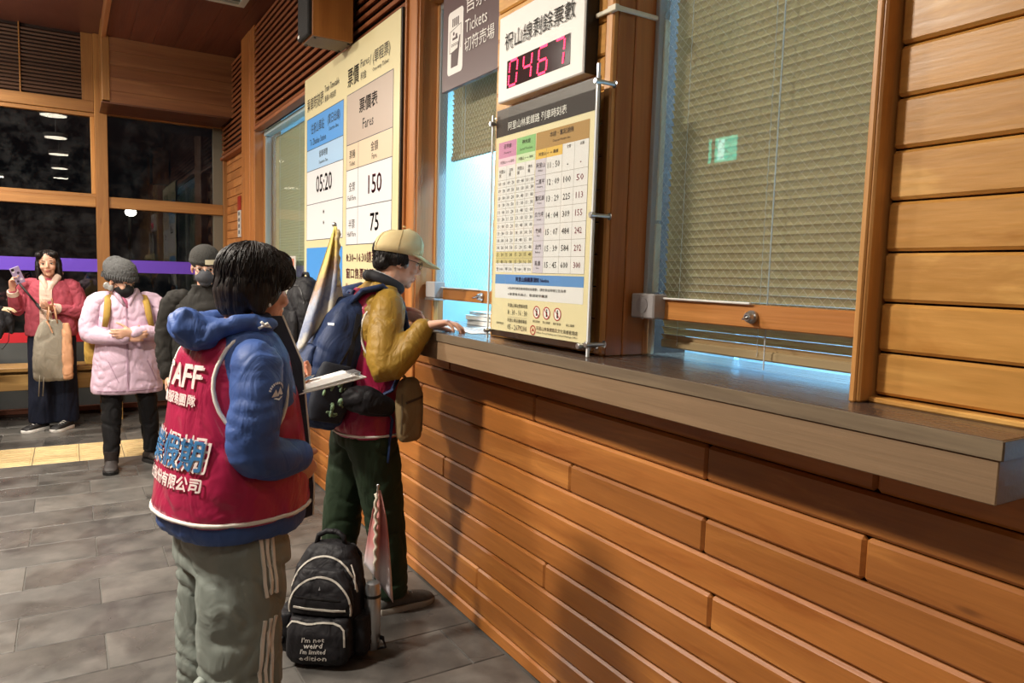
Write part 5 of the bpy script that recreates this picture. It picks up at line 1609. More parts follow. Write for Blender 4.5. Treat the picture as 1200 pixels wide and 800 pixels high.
cap = cp.build('cap', CAPM, m1, smooth='all')
br = MB()
outer, inner = [], []
for k in range(17):
    a = R_(-72 + 9 * k)
    inner.append(HM @ V(-0.010 + 0.104 * math.cos(a), 0.088 * math.sin(a), 0.038))
    outer.append(HM @ V(0.055 + 0.135 * math.cos(a) ** 0.8 if math.cos(a) > 0 else 0.055, 0.092 * math.sin(a), 0.030 - 0.018 * math.cos(a) - 0.014 * math.sin(a) ** 2))
up_ = HM.to_3x3() @ V(0, 0, 0.0035)
n_ = len(inner)
vs = inner + outer + [q - up_ for q in inner] + [q - up_ for q in outer]
fs = []
for k in range(n_ - 1):
    fs += [(k, k + 1, n_ + k + 1, n_ + k), (2 * n_ + k, 3 * n_ + k, 3 * n_ + k + 1, 2 * n_ + k + 1), (n_ + k, n_ + k + 1, 3 * n_ + k + 1, 3 * n_ + k)]
br.add(vs, fs); br.build('cap_brim', CAPM, cap, smooth='all')
hb = Blob(); hell(hb, HM, (-0.010, 0, 0.142), (0.008, 0.008, 0.004), 8, 6); hb.build('cap_button', CAPM, cap, smooth='all')
for k in range(6):
    a = 2 * math.pi * k / 6 + 0.3
    MB().tube([HM @ V(-0.010 + 0.106 * kk * math.cos(a) * 1.006, 0.0905 * kk * math.sin(a) * 1.006, zz + 0.012 * math.cos(a) + 0.0006) for zz, kk in ((0.025, 1.0), (0.05, 1.015), (0.08, 0.95), (0.105, 0.80), (0.122, 0.55), (0.131, 0.2))], 0.0011, n=4).build('cap_seam', plain('cap_stitch', '#a8946a', rough=0.8), cap)
gl = MB()
for sg in (-1, 1):
    gl.tube([HM @ V(0.094 + 0.0 * math.cos(t), 0.034 * sg + 0.021 * math.cos(t), -0.002 + 0.015 * math.sin(t)) for t in [2 * math.pi * k / 20 for k in range(20)]], 0.0014, n=5, closed=True)
    gl.tube([HM @ V(0.094, 0.055 * sg, 0.004), HM @ V(0.06, 0.072 * sg, 0.005), HM @ V(-0.01, 0.078 * sg, 0.006)], 0.0014, n=5)
gl.tube([HM @ V(0.094, -0.013, 0.002), HM @ V(0.099, 0, 0.004), HM @ V(0.094, 0.013, 0.002)], 0.0014, n=5)
gl.build('eyeglasses', BLACK, m1, smooth='all')
# jacket, vest
B = Blob()
B.torso([(-0.025, 0, .88, .118, .165), (-0.025, 0, 1.0, .116, .172), (-0.025, 0, 1.15, .114, .178), (-0.018, 0, 1.29, .112, .178), (0.0, 0, 1.39, .096, .155), (0.025, 0, 1.435, .078, .098), (0.040, 0, 1.46, .068, .076)])
jk = B.grow('jacket', MUST, m1, voxel=0.010, smooth=4, folds=0.005, fold_scale=12, seed=9)
for (s_, e_, w_) in ((sR, eR, wR), (sL, eL, wL)):
    sg = -1 if s_.y < 0 else 1
    B = Blob()
    B.limb([s_ + V(0.02, -0.06 * sg, 0.02), s_, s_.lerp(e_, .5) + V(-0.01, 0.012 * sg, 0), e_, e_.lerp(w_, .5) + V(0.0, 0.0, -0.015), w_.lerp(e_, .06)], [0.055, 0.072, 0.073, 0.070, 0.060, 0.044])
    sv = B.grow('sleeve', MUST, jk, voxel=0.0085, smooth=4, folds=0.0022, fold_scale=13, seed=12 + sg, fold_stretch=(0.9, 0.5, 1.3))
B = Blob()
cr = [V(0.045 + 0.066 * math.cos(R_(a)), 0.072 * math.sin(R_(a)), 1.455 - 0.030 * math.cos(R_(a))) for a in range(-168, 169, 14)]
B.limb(cr, [0.024] * len(cr), n=10)
B.grow('collar', plain('collar_black', '#1c1c22', rough=0.8), jk, voxel=0.007, smooth=3)
MB().tube([V(0.050 + 0.062 * math.cos(R_(a)), 0.064 * math.sin(R_(a)), 1.474 - 0.030 * math.cos(R_(a))) for a in range(-160, 161, 20)], 0.006, n=6).build('inner_collar', plain('shirt_grey', '#b9bcc0', rough=0.8), jk, smooth='all')
B = Blob()
B.torso([(-0.028, 0, .815, .132, .185), (-0.028, 0, .84, .138, .190), (-0.03, 0, 1.0, .128, .187), (-0.03, 0, 1.15, .125, .174), (-0.024, 0, 1.29, .123, .152), (-0.006, 0, 1.39, .108, .132), (0.016, 0, 1.432, .088, .098)])
vs_ = B.grow('vest', RED, m1, voxel=0.009, smooth=4, folds=0.004, fold_scale=10, seed=21, fold_stretch=(1, 1, 0.5))
bv = bvh_of(vs_)
hem = []
for k in range(40):
    a = 2 * math.pi * k / 40
    r = bv.ray_cast(V(-0.028 + 0.5 * math.cos(a), 0.5 * math.sin(a), 0.832), V(-math.cos(a), -math.sin(a), 0))
    if r[0] is not None: hem.append(r[0] + V(math.cos(a), math.sin(a), 0) * 0.003)
MB().tube(hem, 0.005, n=6, closed=True).build('hem_piping', PIPE, vs_, smooth='all')
pts = []
for k in range(26):
    a = 2 * math.pi * k / 26
    r = bv.ray_cast(V(-0.022 + 0.078 * math.cos(a), -0.6, 1.245 + 0.12 * math.sin(a)), V(0, 1, 0))
    if r[0] is not None: pts.append(r[0] + r[1] * 0.003)
MB().tube(pts, 0.005, n=6, closed=True).build('armhole_piping', PIPE, vs_, smooth='all')
# navy vest front (placket with pockets under the strap)
B = Blob(); B.limb([(0.060, -0.11, 1.34), (0.080, -0.115, 1.25), (0.080, -0.11, 1.17)], [.024, .028, .026]); B.grow('front_pocket', NAVYB, vs_, voxel=0.008, smooth=3)
# trousers and shoes
B = Blob()
B.torso([(-0.03, 0, .93, .100, .150), (-0.032, 0, .84, .112, .165), (-0.032, 0, .77, .122, .172)])
B.limb([(-0.03, -0.085, .80), (0.005, -0.08, .66), (0.04, -0.06, .47), (0.075, -0.035, .26), (0.10, -0.02, .07)], [.110, .104, .090, .082, .072], round_ends=(True, False))
B.limb([(-0.04, 0.085, .80), (-0.06, 0.095, .66), (-0.085, 0.11, .47), (-0.10, 0.12, .26), (-0.11, 0.13, .07)], [.110, .102, .088, .082, .072], round_ends=(True, False))
B.grow('trousers', GREEN, m1, voxel=0.009, smooth=4, folds=0.006, fold_scale=9, seed=31)
GSH = plain('shoe_grey', '#454340', rough=0.7, noise_amt=0.2, noise_scale=60)
shoe(m1, (0.11, -0.02), 4, GSH, plain('sole_pale', '#8a857c', rough=0.7), L=0.275); shoe(m1, (-0.10, 0.13), 8, GSH, MATS['sole_pale'], L=0.275)

# ------------------------------------------------------------------ 3: woman in pink with a phone
PINK = cloth('cardigan_pink', '#a64a58', rough=0.8, fold=0.35, fold_scale=12, var=0.1)
CREAMC = cloth('blouse_cream', '#d9bfae', rough=0.8, fold=0.3, var=0.06)
NAVP = cloth('trousers_navy', '#141a2c', rough=0.8, fold=0.4, fold_scale=8, var=0.15)
w2 = person('woman with long dark hair in pink cardigan holding up a phone', (-0.14, 7.66, 0), -97)
HM = head_matrix((0.03, -0.01, 1.478), 4, -2, 4)
sR, eR, wR = V(0.0, -0.17, 1.29), V(0.04, -0.25, 1.06), V(0.17, -0.255, 1.25)
sL, eL, wL = V(0.0, 0.17, 1.29), V(0.02, 0.24, 1.04), V(0.20, 0.03, 1.10)
B = Blob()
head(B, HM, V(-0.01, 0, 1.34), 0.048)
inner_body(B, 0.82, V(0, 0, 1.15), V(0, 0, 1.34), [(V(0, -0.08, .82), V(0.01, -0.09, .46), V(0.0, -0.09, .07)), (V(0, 0.08, .82), V(0.01, 0.09, .46), V(0.0, 0.10, .07))], [(sR, eR, wR), (sL, eL, wL)])
hand(B, wR, (0.25, -0.02, 0.95), (0.25, 0.95, 0.0), 1, (0.55, 0.6, 0.65, 0.7), 0.5, 0.95)
hand(B, wL, (0.85, -0.35, 0.15), (-0.2, -0.4, 0.8), -1, (0.6, 0.65, 0.7, 0.75), 0.5, 0.95)
B.grow('body', SK2, w2, voxel=0.0065, smooth=2)
face_details(w2, HM)
B = Blob()
for c, r in (((-0.025, 0, 0.050), (0.098, 0.088, 0.080)), ((-0.050, 0, -0.02), (0.065, 0.086, 0.10)), ((-0.045, 0.0, -0.12), (0.045, 0.095, 0.065)), ((-0.005, -0.078, -0.06), (0.048, 0.024, 0.11)), ((-0.005, 0.080, -0.06), (0.052, 0.028, 0.125)), ((0.035, -0.055, 0.075), (0.05, 0.035, 0.035)), ((0.035, 0.05, 0.080), (0.05, 0.04, 0.032)), ((0.0, 0.092, -0.12), (0.035, 0.022, 0.05))):
    hell(B, HM, c, r)
hr = B.grow('hair', HAIR, w2, voxel=0.007, smooth=3, folds=0.004, fold_scale=30, fold_stretch=(1, 1, .3), seed=40)
strands(hr, HM, 200, 5, HAIR)
B = Blob()
B.torso([(0, 0, .84, .135, .20), (0, 0, .90, .145, .205), (0, 0, 1.02, .140, .20), (0, 0, 1.15, .130, .19), (0, 0, 1.26, .118, .18), (0, 0, 1.32, .09, .14), (0, 0, 1.355, .06, .075)])
jk = B.grow('cardigan', PINK, w2, voxel=0.011, smooth=3, folds=0.006, fold_scale=13, seed=41)
for (s_, e_, w_) in ((sR, eR, wR), (sL, eL, wL)):
    sg = -1 if s_.y < 0 else 1
    B = Blob(); B.limb([s_ + V(0, -0.05 * sg, 0.01), s_, s_.lerp(e_, .5) + V(0, 0.01 * sg, 0), e_, e_.lerp(w_, .5), w_.lerp(e_, .1)], [.055, .070, .070, .066, .056, .040])
    sv = B.grow('sleeve', PINK, jk, voxel=0.010, smooth=3, folds=0.008, fold_scale=16, seed=42)
    MB().tube([w_.lerp(e_, .22), w_.lerp(e_, .05)], [.047, .042], n=14).build('cuff', CREAMC, sv, smooth=True)
# open front shows the blouse, shawl collar
bj = bvh_of(jk)
pts = [(0.5, 0.0, 1.33 - 0.04 * i) for i in range(12)]
strip_on(bj, [(q[0], -0.02, q[2]) for q in pts], (-1, 0, 0), 0.095, 0.008, 'blouse', CREAMC, w2)
MB().tube([V(0.02, -0.075, 1.385), V(0.075, -0.05, 1.345), V(0.10, -0.02, 1.28), V(0.115, -0.01, 1.2)], [.020, .026, .022, .014], n=8).build('blouse_collar', CREAMC, w2, smooth='all')
MB().tube([V(-0.01, 0.082, 1.40), V(0.055, 0.065, 1.365), V(0.10, 0.02, 1.29), V(0.115, 0.0, 1.2)], [.022, .030, .024, .014], n=8).build('blouse_collar', CREAMC, w2, smooth='all')
B = Blob()
B.torso([(0, 0, .92, .11, .155), (0, 0, .82, .125, .175), (0, 0, .74, .128, .180)])
for sg, dx in ((-1, 0.01), (1, -0.01)):
    B.limb([(0, 0.085 * sg, .82), (dx, 0.09 * sg, .5), (dx, 0.092 * sg, .06)], [.105, .100, .108], round_ends=(True, False))
B.grow('trousers', NAVP, w2, voxel=0.011, smooth=3, folds=0.008, fold_scale=8, seed=44, fold_stretch=(1.5, 1.5, .3))
shoe(w2, (0.05, -0.10), -38, DKSHOE, WHITE); shoe(w2, (0.06, 0.10), -28, DKSHOE, WHITE)

# ------------------------------------------------------------------ 4: woman in lavender jacket, arms crossed
LAV = cloth('jacket_lavender', '#cfb3c6', rough=0.6, fold=0.45, fold_scale=11, var=0.06)
BLKP = cloth('trousers_black', '#100f11', rough=0.8, fold=0.4, fold_scale=9, var=0.2)
KNIT = plain('knit_grey', '#5a5a5a', rough=0.95, noise_amt=0.25, noise_scale=160, bump=1.0, bump_scale=150)
w3 = person('woman in lavender jacket and grey knit hat standing with arms crossed', (0.355, 6.02, 0), -88)
HM = head_matrix((0.045, -0.035, 1.372), 42, 16, 0)
sR, eR, wR = V(0.0, -0.19, 1.225), V(0.035, -0.245, 0.985), V(0.205, -0.02, 0.975)
sL, eL, wL = V(0.0, 0.19, 1.225), V(0.045, 0.255, 0.995), V(0.215, 0.02, 1.015)
B = Blob()
head(B, HM, V(0.0, 0, 1.25), 0.048)
inner_body(B, 0.76, V(0, 0, 1.08), V(0, 0, 1.27), [(V(0, -0.08, .78), V(0.03, -0.11, .43), V(0.10, -0.12, .08)), (V(0, 0.08, .78), V(0.02, 0.13, .43), V(-0.03, 0.15, .08))], [(sR, eR, wR), (sL, eL, wL)])
hand(B, wR, (0.25, 0.95, 0.1), (-0.9, 0.25, 0.0), 1, (0.35, .4, .45, .5), 0.4, 0.92)
hand(B, wL, (0.25, -0.95, -0.1), (-0.9, -0.25, 0.0), -1, (0.35, .4, .45, .5), 0.4, 0.92)
B.grow('body', SK2, w3, voxel=0.0065, smooth=2)
face_details(w3, HM, lips=False)
B = Blob()
for c, r in (((0.042, 0, -0.048), (0.066, 0.064, 0.052)), ((0.074, 0, -0.042), (0.042, 0.042, 0.048)), ((0.058, 0, -0.092), (0.036, 0.036, 0.022))): hell(B, HM, c, r)
mk = B.grow('face_mask', plain('mask_black', '#121214', rough=0.8), w3, voxel=0.006, smooth=3)
for sg in (-1, 1): MB().tube([HM @ V(0.05, 0.056 * sg, -0.03), HM @ V(0.01, 0.074 * sg, -0.008)], 0.0016, n=4).build('ear_loop', MATS['mask_black'], mk)
B = Blob()
hell(B, HM, (-0.015, 0, 0.066), (0.118, 0.104, 0.104), 22, 14); hell(B, HM, (-0.075, 0, 0.085), (0.075, 0.088, 0.085)); hell(B, HM, (-0.05, 0, 0.02), (0.075, 0.09, 0.05))
ht = B.grow('knit_hat', KNIT, w3, voxel=0.006, smooth=3, folds=0.004, fold_scale=70, seed=50)
B = Blob()
cr = [HM @ V(-0.015 + 0.104 * math.cos(R_(a)), 0.092 * math.sin(R_(a)), 0.032 + 0.012 * math.cos(R_(a))) for a in range(0, 360, 12)]
for i in range(30):
    B.limb([cr[i], cr[(i + 1) % 30]], [.019, .019], n=8)
hb = B.grow('hat_brim', KNIT, ht, voxel=0.006, smooth=3)
for i in range(44):
    a = 2 * math.pi * i / 44
    MB().tube([HM @ V(-0.015 + 0.1235 * math.cos(a), 0.1115 * math.sin(a), zz + 0.012 * math.cos(a)) for zz in (0.016, 0.05)], 0.0035, n=5).build('rib', KNIT, hb)
B = Blob(); hell(B, HM, (-0.04, -0.075, -0.045), (0.03, 0.02, 0.03)); hell(B, HM, (0.0, -0.075, -0.05), (0.02, 0.014, 0.028)); hell(B, HM, (-0.05, 0, -0.05), (0.045, 0.07, 0.03)); hell(B, HM, (-0.02, 0.075, -0.045), (0.03, 0.015, 0.03))
B.grow('hair', HAIRG, w3, voxel=0.006, smooth=2, folds=0.004, fold_scale=60)
B = Blob()
B.torso([(0, 0, .555, .150, .238), (0, 0, .60, .160, .242), (0, 0, .75, .152, .225), (0, 0, .92, .140, .205), (0, 0, 1.08, .138, .200), (0, 0, 1.19, .125, .190), (0, 0, 1.25, .098, .150), (0, 0, 1.285, .078, .095), (0.005, 0, 1.315, .080, .092)])
jk = B.grow('jacket', LAV, w3, voxel=0.011, smooth=3, folds=0.007, fold_scale=11, seed=52)
for (s_, e_, w_) in ((sR, eR, wR), (sL, eL, wL)):
    sg = -1 if s_.y < 0 else 1
    B = Blob(); B.limb([s_ + V(0, -0.06 * sg, 0.02), s_, s_.lerp(e_, .5) + V(0, 0.015 * sg, 0), e_, e_.lerp(w_, .5), w_.lerp(e_, .06)], [.058, .070, .071, .068, .060, .048])
    B.grow('sleeve', LAV, jk, voxel=0.010, smooth=3, folds=0.005, fold_scale=13, seed=54)
bj = bvh_of(jk)
strip_on(bj, [(0.5, -0.01, 1.18 - 0.06 * i) for i in range(11)], (-1, 0, 0), 0.012, 0.004, 'zip_flap', plain('lavender_dark', '#a98a9e', rough=0.6), jk)
for yy in (-0.13, 0.12): strip_on(bj, [(0.5, yy + 0.012 * i, 0.80 - 0.03 * i) for i in range(6)], (-1, 0, 0), 0.006, 0.003, 'pocket_zip', MATS['lavender_dark'], jk)
strip_on(bj, [(0.5, -0.20 + 0.02 * i, 0.585) for i in range(21)], (-1, 0, 0), 0.006, 0.003, 'hem_seam', MATS['lavender_dark'], jk)
MB().tube([V(0.075, -0.035, 1.265), V(0.100, -0.012, 1.225), V(0.118, 0.0, 1.18)], [.016, .018, .010], n=8).build('inner_scarf', cloth('scarf_rose', '#b0607c', var=0.15), w3, smooth='all')
MB().tube([V(0.05, 0.07, 1.315), V(0.09, 0.035, 1.27), V(0.12, 0.01, 1.20)], [.016, .016, .010], n=8).build('collar_flap', LAV, jk, smooth='all')
MB().tube([V(0.04, -0.085, 1.315), V(0.09, -0.06, 1.27), V(0.125, -0.02, 1.20)], [.016, .018, .010], n=8).build('collar_flap', LAV, jk, smooth='all')
B = Blob()
B.torso([(0, 0, .86, .11, .16), (0, 0, .76, .115, .17), (0, 0, .68, .115, .172)])
B.limb([(0, -0.085, .78), (0.03, -0.11, .43), (0.085, -0.12, .09)], [.098, .072, .055], round_ends=(True, False))
B.limb([(0, 0.085, .78), (0.02, 0.135, .43), (-0.035, 0.155, .09)], [.098, .072, .055], round_ends=(True, False))
B.grow('trousers', BLKP, w3, voxel=0.010, smooth=3, folds=0.008, fold_scale=10, seed=56)
BOOT = plain('boot_brown_black', '#241d1b', rough=0.6)
for (a, yw) in (((0.09, -0.12), -8), ((-0.03, 0.155), 30)):
    sh_ = shoe(w3, a, yw, BOOT, DKSHOE, L=0.24, h=0.10)
    MB().tube([V(a[0], a[1], 0.05), V(a[0], a[1], 0.14)], [.046, .050], n=14).build('boot_shaft', BOOT, sh_, smooth=True)

# ------------------------------------------------------------------ 5: masked person in dark jacket behind the staff woman
DKJ = cloth('jacket_charcoal', '#24221f', rough=0.8, fold=0.4, var=0.2)
w4 = person('person in dark knit hat, glasses and face mask behind the staff woman', (0.755, 5.03, 0), -108)
HM = head_matrix((0.03, 0, 1.49), 10, 8, 0)
sR, eR, wR = V(0, -0.20, 1.27), V(0.0, -0.25, 1.02), V(0.06, -0.22, 0.80)
sL, eL, wL = V(0, 0.20, 1.27), V(0.0, 0.25, 1.02), V(0.06, 0.22, 0.80)
B = Blob()
head(B, HM, V(-0.01, 0, 1.34), 0.05)
inner_body(B, 0.82, V(0, 0, 1.12), V(0, 0, 1.32), [(V(0, -0.08, .82), V(0.01, -0.09, .45), V(0.0, -0.09, .07)), (V(0, 0.08, .82), V(0.01, 0.09, .45), V(0.0, 0.09, .07))], [(sR, eR, wR), (sL, eL, wL)])
hand(B, wR, (0.1, 0, -1), (0, 1, 0), 1); hand(B, wL, (0.1, 0, -1), (0, -1, 0), -1)
B.grow('body', SK2, w4, voxel=0.007, smooth=2)
face_details(w4, HM, lips=False)
B = Blob()
for c, r in (((0.042, 0, -0.048), (0.066, 0.064, 0.052)), ((0.074, 0, -0.042), (0.042, 0.042, 0.048)), ((0.058, 0, -0.092), (0.036, 0.036, 0.022))): hell(B, HM, c, r)
B.grow('face_mask', plain('mask_grey', '#4a4c52', rough=0.8), w4, voxel=0.007, smooth=3)
gl = MB()
for sg in (-1, 1):
    gl.tube([HM @ V(0.094, 0.034 * sg + 0.022 * math.cos(t), 0.0 + 0.017 * math.sin(t)) for t in [2 * math.pi * k / 16 for k in range(16)]], 0.002, n=5, closed=True)
    gl.tube([HM @ V(0.094, 0.056 * sg, 0.004), HM @ V(0.0, 0.078 * sg, 0.006)], 0.0016, n=5)
gl.tube([HM @ V(0.094, -0.013, 0.002), HM @ V(0.094, 0.013, 0.002)], 0.0016, n=5)
gl.build('eyeglasses', plain('glasses_grey', '#8b8f93', rough=0.3, metal=0.5), w4, smooth='all')
KN2 = plain('knit_charcoal', '#3a3936', rough=0.95, bump=0.8, bump_scale=160)
B = Blob(); hell(B, HM, (-0.012, 0, 0.062), (0.110, 0.094, 0.088), 22, 14); hell(B, HM, (-0.012, 0, 0.045), (0.113, 0.098, 0.040), 22, 10)
ht = B.grow('knit_hat', KN2, w4, voxel=0.007, smooth=3)
bh_ = bvh_of(ht)
ax_ = (HM.to_3x3() @ V(-1, 0, 0)).normalized()
strip_on(bh_, [HM @ V(0.0, 0.000 + 0.0075 * k, 0.048) for k in range(9)], ax_, 0.030, 0.003, 'hat_label', plain('label_cream', '#d8cfae', rough=0.7), ht)
B = Blob()
B.torso([(0, 0, .80, .14, .21), (0, 0, .95, .14, .21), (0, 0, 1.12, .135, .205), (0, 0, 1.24, .12, .195), (0, 0, 1.30, .09, .14), (0, 0, 1.345, .075, .09), (0.01, 0, 1.385, .075, .085)])
jk = B.grow('jacket', DKJ, w4, voxel=0.012, smooth=3, folds=0.006, fold_scale=12)
for (s_, e_, w_) in ((sR, eR, wR), (sL, eL, wL)):
    sg = -1 if s_.y < 0 else 1
    B = Blob(); B.limb([s_ + V(0, -0.06 * sg, 0.02), s_, e_, w_.lerp(e_, .06)], [.065, .080, .070, .05]); B.grow('sleeve', DKJ, jk, voxel=0.011, smooth=3, folds=0.007)
MB().lathe([(0.016, 0), (0.016, 0.003)], 14, Matrix.Translation((0.128, -0.06, 1.19)) @ Matrix.Rotation(R_(90), 4, 'Y')).build('chest_badge', plain('badge_grey', '#a9a9a6', rough=0.5), jk)
B = Blob()
B.torso([(0, 0, .88, .11, .165), (0, 0, .78, .115, .17), (0, 0, .70, .115, .17)])
for sg in (-1, 1): B.limb([(0, 0.085 * sg, .80), (0.01, 0.09 * sg, .45), (0, 0.09 * sg, .07)], [.10, .078, .065], round_ends=(True, False))
B.grow('trousers', BLKP, w4, voxel=0.011, smooth=3, folds=0.006)
shoe(w4, (0.0, -0.09), 0, DKSHOE, GSOLE); shoe(w4, (0.0, 0.09), 0, DKSHOE, GSOLE)

# ------------------------------------------------------------------ 6: person at the left edge, only the reaching arm is in view
RJ = cloth('jacket_crimson', '#8c1f2c', rough=0.7, fold=0.4)
w5 = person('person in crimson jacket cut off at the left edge, arm reaching out', (-0.86, 6.95, 0), 0)
HM = head_matrix((0.03, 0, 1.47), 0, 8, 0)
sR, eR, wR = V(0.03, -0.19, 1.27), V(0.12, -0.22, 1.06), V(0.345, -0.20, 1.115)
sL, eL, wL = V(0, 0.19, 1.27), V(0.06, 0.24, 1.04), V(0.26, 0.16, 1.06)
B = Blob()
head(B, HM, V(-0.01, 0, 1.32), 0.05)
inner_body(B, 0.82, V(0, 0, 1.12), V(0, 0, 1.33), [(V(0, -0.08, .82), V(0.01, -0.09, .45), V(0.0, -0.09, .07)), (V(0, 0.08, .82), V(0.01, 0.09, .45), V(0.0, 0.09, .07))], [(sR, eR, wR), (sL, eL, wL)])
hand(B, wR, (0.97, 0.0, 0.15), (0, 0.2, -1), 1, (0.25, .3, .3, .35), 0.4, 1.0); hand(B, wL, (0.9, -0.2, -0.1), (0, -0.4, -0.9), -1)
B.grow('body', skin_mat('skin_cream', '#dcc09a'), w5, voxel=0.0065, smooth=2)
face_details(w5, HM)
B = Blob()
for c, r in (((-0.02, 0, 0.05), (0.10, 0.088, 0.08)), ((-0.05, 0, -0.02), (0.065, 0.086, 0.08))): hell(B, HM, c, r)
B.grow('hair', HAIR, w5, voxel=0.008, smooth=3, folds=0.006, fold_scale=30)
B = Blob()
B.torso([(0, 0, .80, .14, .20), (0, 0, .95, .14, .20), (0, 0, 1.12, .135, .20), (0, 0, 1.25, .115, .185), (0, 0, 1.31, .09, .14), (0, 0, 1.35, .07, .085)])
jk = B.grow('jacket', RJ, w5, voxel=0.012, smooth=3, folds=0.006)
for (s_, e_, w_) in ((sR, eR, wR), (sL, eL, wL)):
    sg = -1 if s_.y < 0 else 1
    B = Blob(); B.limb([s_ + V(0, -0.06 * sg, 0.02), s_, e_, w_.lerp(e_, .12)], [.065, .078, .066, .046]); B.grow('sleeve', RJ, jk, voxel=0.011, smooth=3, folds=0.007)
B = Blob()
B.torso([(0, 0, .88, .11, .165), (0, 0, .78, .115, .17), (0, 0, .70, .115, .17)])
for sg in (-1, 1): B.limb([(0, 0.085 * sg, .80), (0.01, 0.09 * sg, .45), (0, 0.09 * sg, .07)], [.10, .078, .065], round_ends=(True, False))
B.grow('trousers', BLKP, w5, voxel=0.012, smooth=3)
shoe(w5, (0.0, -0.09), 0, DKSHOE, GSOLE); shoe(w5, (0.0, 0.09), 0, DKSHOE, GSOLE)
# ================================================================== bags, flags, papers
def sheet(fn, nu, nv, th=0.0015):
    """a cloth sheet with thickness; fn(u, v) gives a point, u and v run 0..1"""
    m = MB()
    top = [fn(i / nu, j / nv) for j in range(nv + 1) for i in range(nu + 1)]
    def idx(i, j): return j * (nu + 1) + i
    nrm = []
    for j in range(nv + 1):
        for i in range(nu + 1):
            a = top[idx(min(nu, i + 1), j)] - top[idx(max(0, i - 1), j)]
            b = top[idx(i, min(nv, j + 1))] - top[idx(i, max(0, j - 1))]
            n = a.cross(b)
            nrm.append(n.normalized() if n.length > 1e-12 else Vector((0, -1, 0)))
    N = len(top)
    vs = top + [p - n * th for p, n in zip(top, nrm)]
    fs = []
    for j in range(nv):
        for i in range(nu):
            q = (idx(i, j), idx(i + 1, j), idx(i + 1, j + 1), idx(i, j + 1))
            fs += [q, tuple(k + N for k in q[::-1])]
    for i in range(nu):
        fs += [(idx(i + 1, 0), idx(i, 0), idx(i, 0) + N, idx(i + 1, 0) + N), (idx(i, nv), idx(i + 1, nv), idx(i + 1, nv) + N, idx(i, nv) + N)]
    for j in range(nv):
        fs += [(idx(0, j), idx(0, j + 1), idx(0, j + 1) + N, idx(0, j) + N), (idx(nu, j + 1), idx(nu, j), idx(nu, j) + N, idx(nu, j + 1) + N)]
    m.add(vs, fs)
    return m
def pack_blob(B, prof, n=28, e=3.2, M=None):
    """prof: (z, centre y, half width x, half depth y)"""
    rings = []
    for (z, cy, hw, hd) in prof:
        r = sup((0, cy, z), (1, 0, 0), (0, 1, 0), hw, hd, n, e)
        rings.append([M @ q for q in r] if M else r)
    B.ring_loft(rings)
ZIPW = plain('zip_pale', '#b9b5ac', rough=0.5)
ZIPD = plain('zip_dark', '#0d0d0f', rough=0.5)

# ------------------------------------------------------------------ black backpack on the floor
bag = tag(empty('backpack', (0.838, 2.685, 0), R_(-35)), 'black backpack with white zips standing on the floor by the counter wall', 'backpack')
B = Blob()
pack_blob(B, [(0.004, 0.0, .115, .075), (0.03, 0, .142, .098), (0.15, 0.0, .146, .098), (0.27, 0.008, .140, .092), (0.36, 0.018, .122, .078), (0.42, 0.03, .090, .055), (0.44, 0.035, .05, .03)])
body = B.grow('main_compartment', BLKB, bag, voxel=0.008, smooth=4, folds=0.004, fold_scale=14, seed=60)
B = Blob(); pack_blob(B, [(0.015, -0.098, .105, .030), (0.05, -0.100, .126, .045), (0.14, -0.098, .126, .044), (0.195, -0.090, .112, .030)])
fpk = B.grow('front_pocket', BLKB, bag, voxel=0.007, smooth=4, folds=0.003, fold_scale=14, seed=61)
B = Blob(); pack_blob(B, [(0.20, -0.080, .124, .026), (0.25, -0.080, .126, .034), (0.31, -0.070, .112, .030), (0.365, -0.052, .080, .022)])
upk = B.grow('upper_pocket', BLKB, bag, voxel=0.007, smooth=4, folds=0.003, fold_scale=14, seed=62)
for sg in (-1, 1):
    B = Blob(); pack_blob(B, [(0.02, 0.0, .028, .060), (0.06, 0, .036, .078), (0.15, 0.0, .038, .080), (0.19, 0.0, .034, .078)], M=Matrix.Translation((0.145 * sg, 0.0, 0)))
    B.grow('side_pocket', BLKB, bag, voxel=0.008, smooth=3, folds=0.004, fold_scale=16, seed=63 + sg)
def zip_on(o, pts, w=0.007, mat=ZIPW, par=None, nm='zip'):
    strip_on(bvh_of(o), pts, (0, 1, 0), w, 0.0035, nm, mat, par or o)
zip_on(body, [(0.128 * math.cos(R_(a)), -0.5, 0.255 + 0.150 * math.sin(R_(a))) for a in range(8, 173, 5)])
zip_on(upk, [(0.118 * math.cos(R_(a)), -0.5, 0.225 + 0.118 * math.sin(R_(a))) for a in range(-10, 191, 6)])
zip_on(upk, [(-0.10 + 0.02 * i, -0.5, 0.232 - 0.0006 * i) for i in range(11)])
zip_on(upk, [(-0.10 + 0.02 * i, -0.5, 0.272 - 0.0006 * i) for i in range(10)], 0.005, ZIPD)
zip_on(fpk, [(-0.122, -0.5, 0.150), (-0.118, -0.5, 0.170), (-0.10, -0.5, 0.180)] + [(-0.08 + 0.02 * i, -0.5, 0.181 - 0.004 * math.sin(i * .8)) for i in range(8)] + [(0.085, -0.5, 0.176), (0.100, -0.5, 0.160), (0.104, -0.5, 0.13), (0.105, -0.5, 0.10)])
PTXT = plain('bag_print', '#c9c6c0', rough=0.7)
bf = bvh_of(fpk)
for s_, zz, wd in (("I'm not", 0.117, .085), ('weird', 0.094, .070), ("I'm limited", 0.072, .095), ('edition', 0.046, .105)):
    wrap_text(bf, s_, (-0.012, -0.5, zz), (1, 0, 0.06), (0, 0, 1), (0, 1, 0), 0.018, PTXT, 'lettering', fpk, wd, 0.0008, 0.0035, shear=0.15)
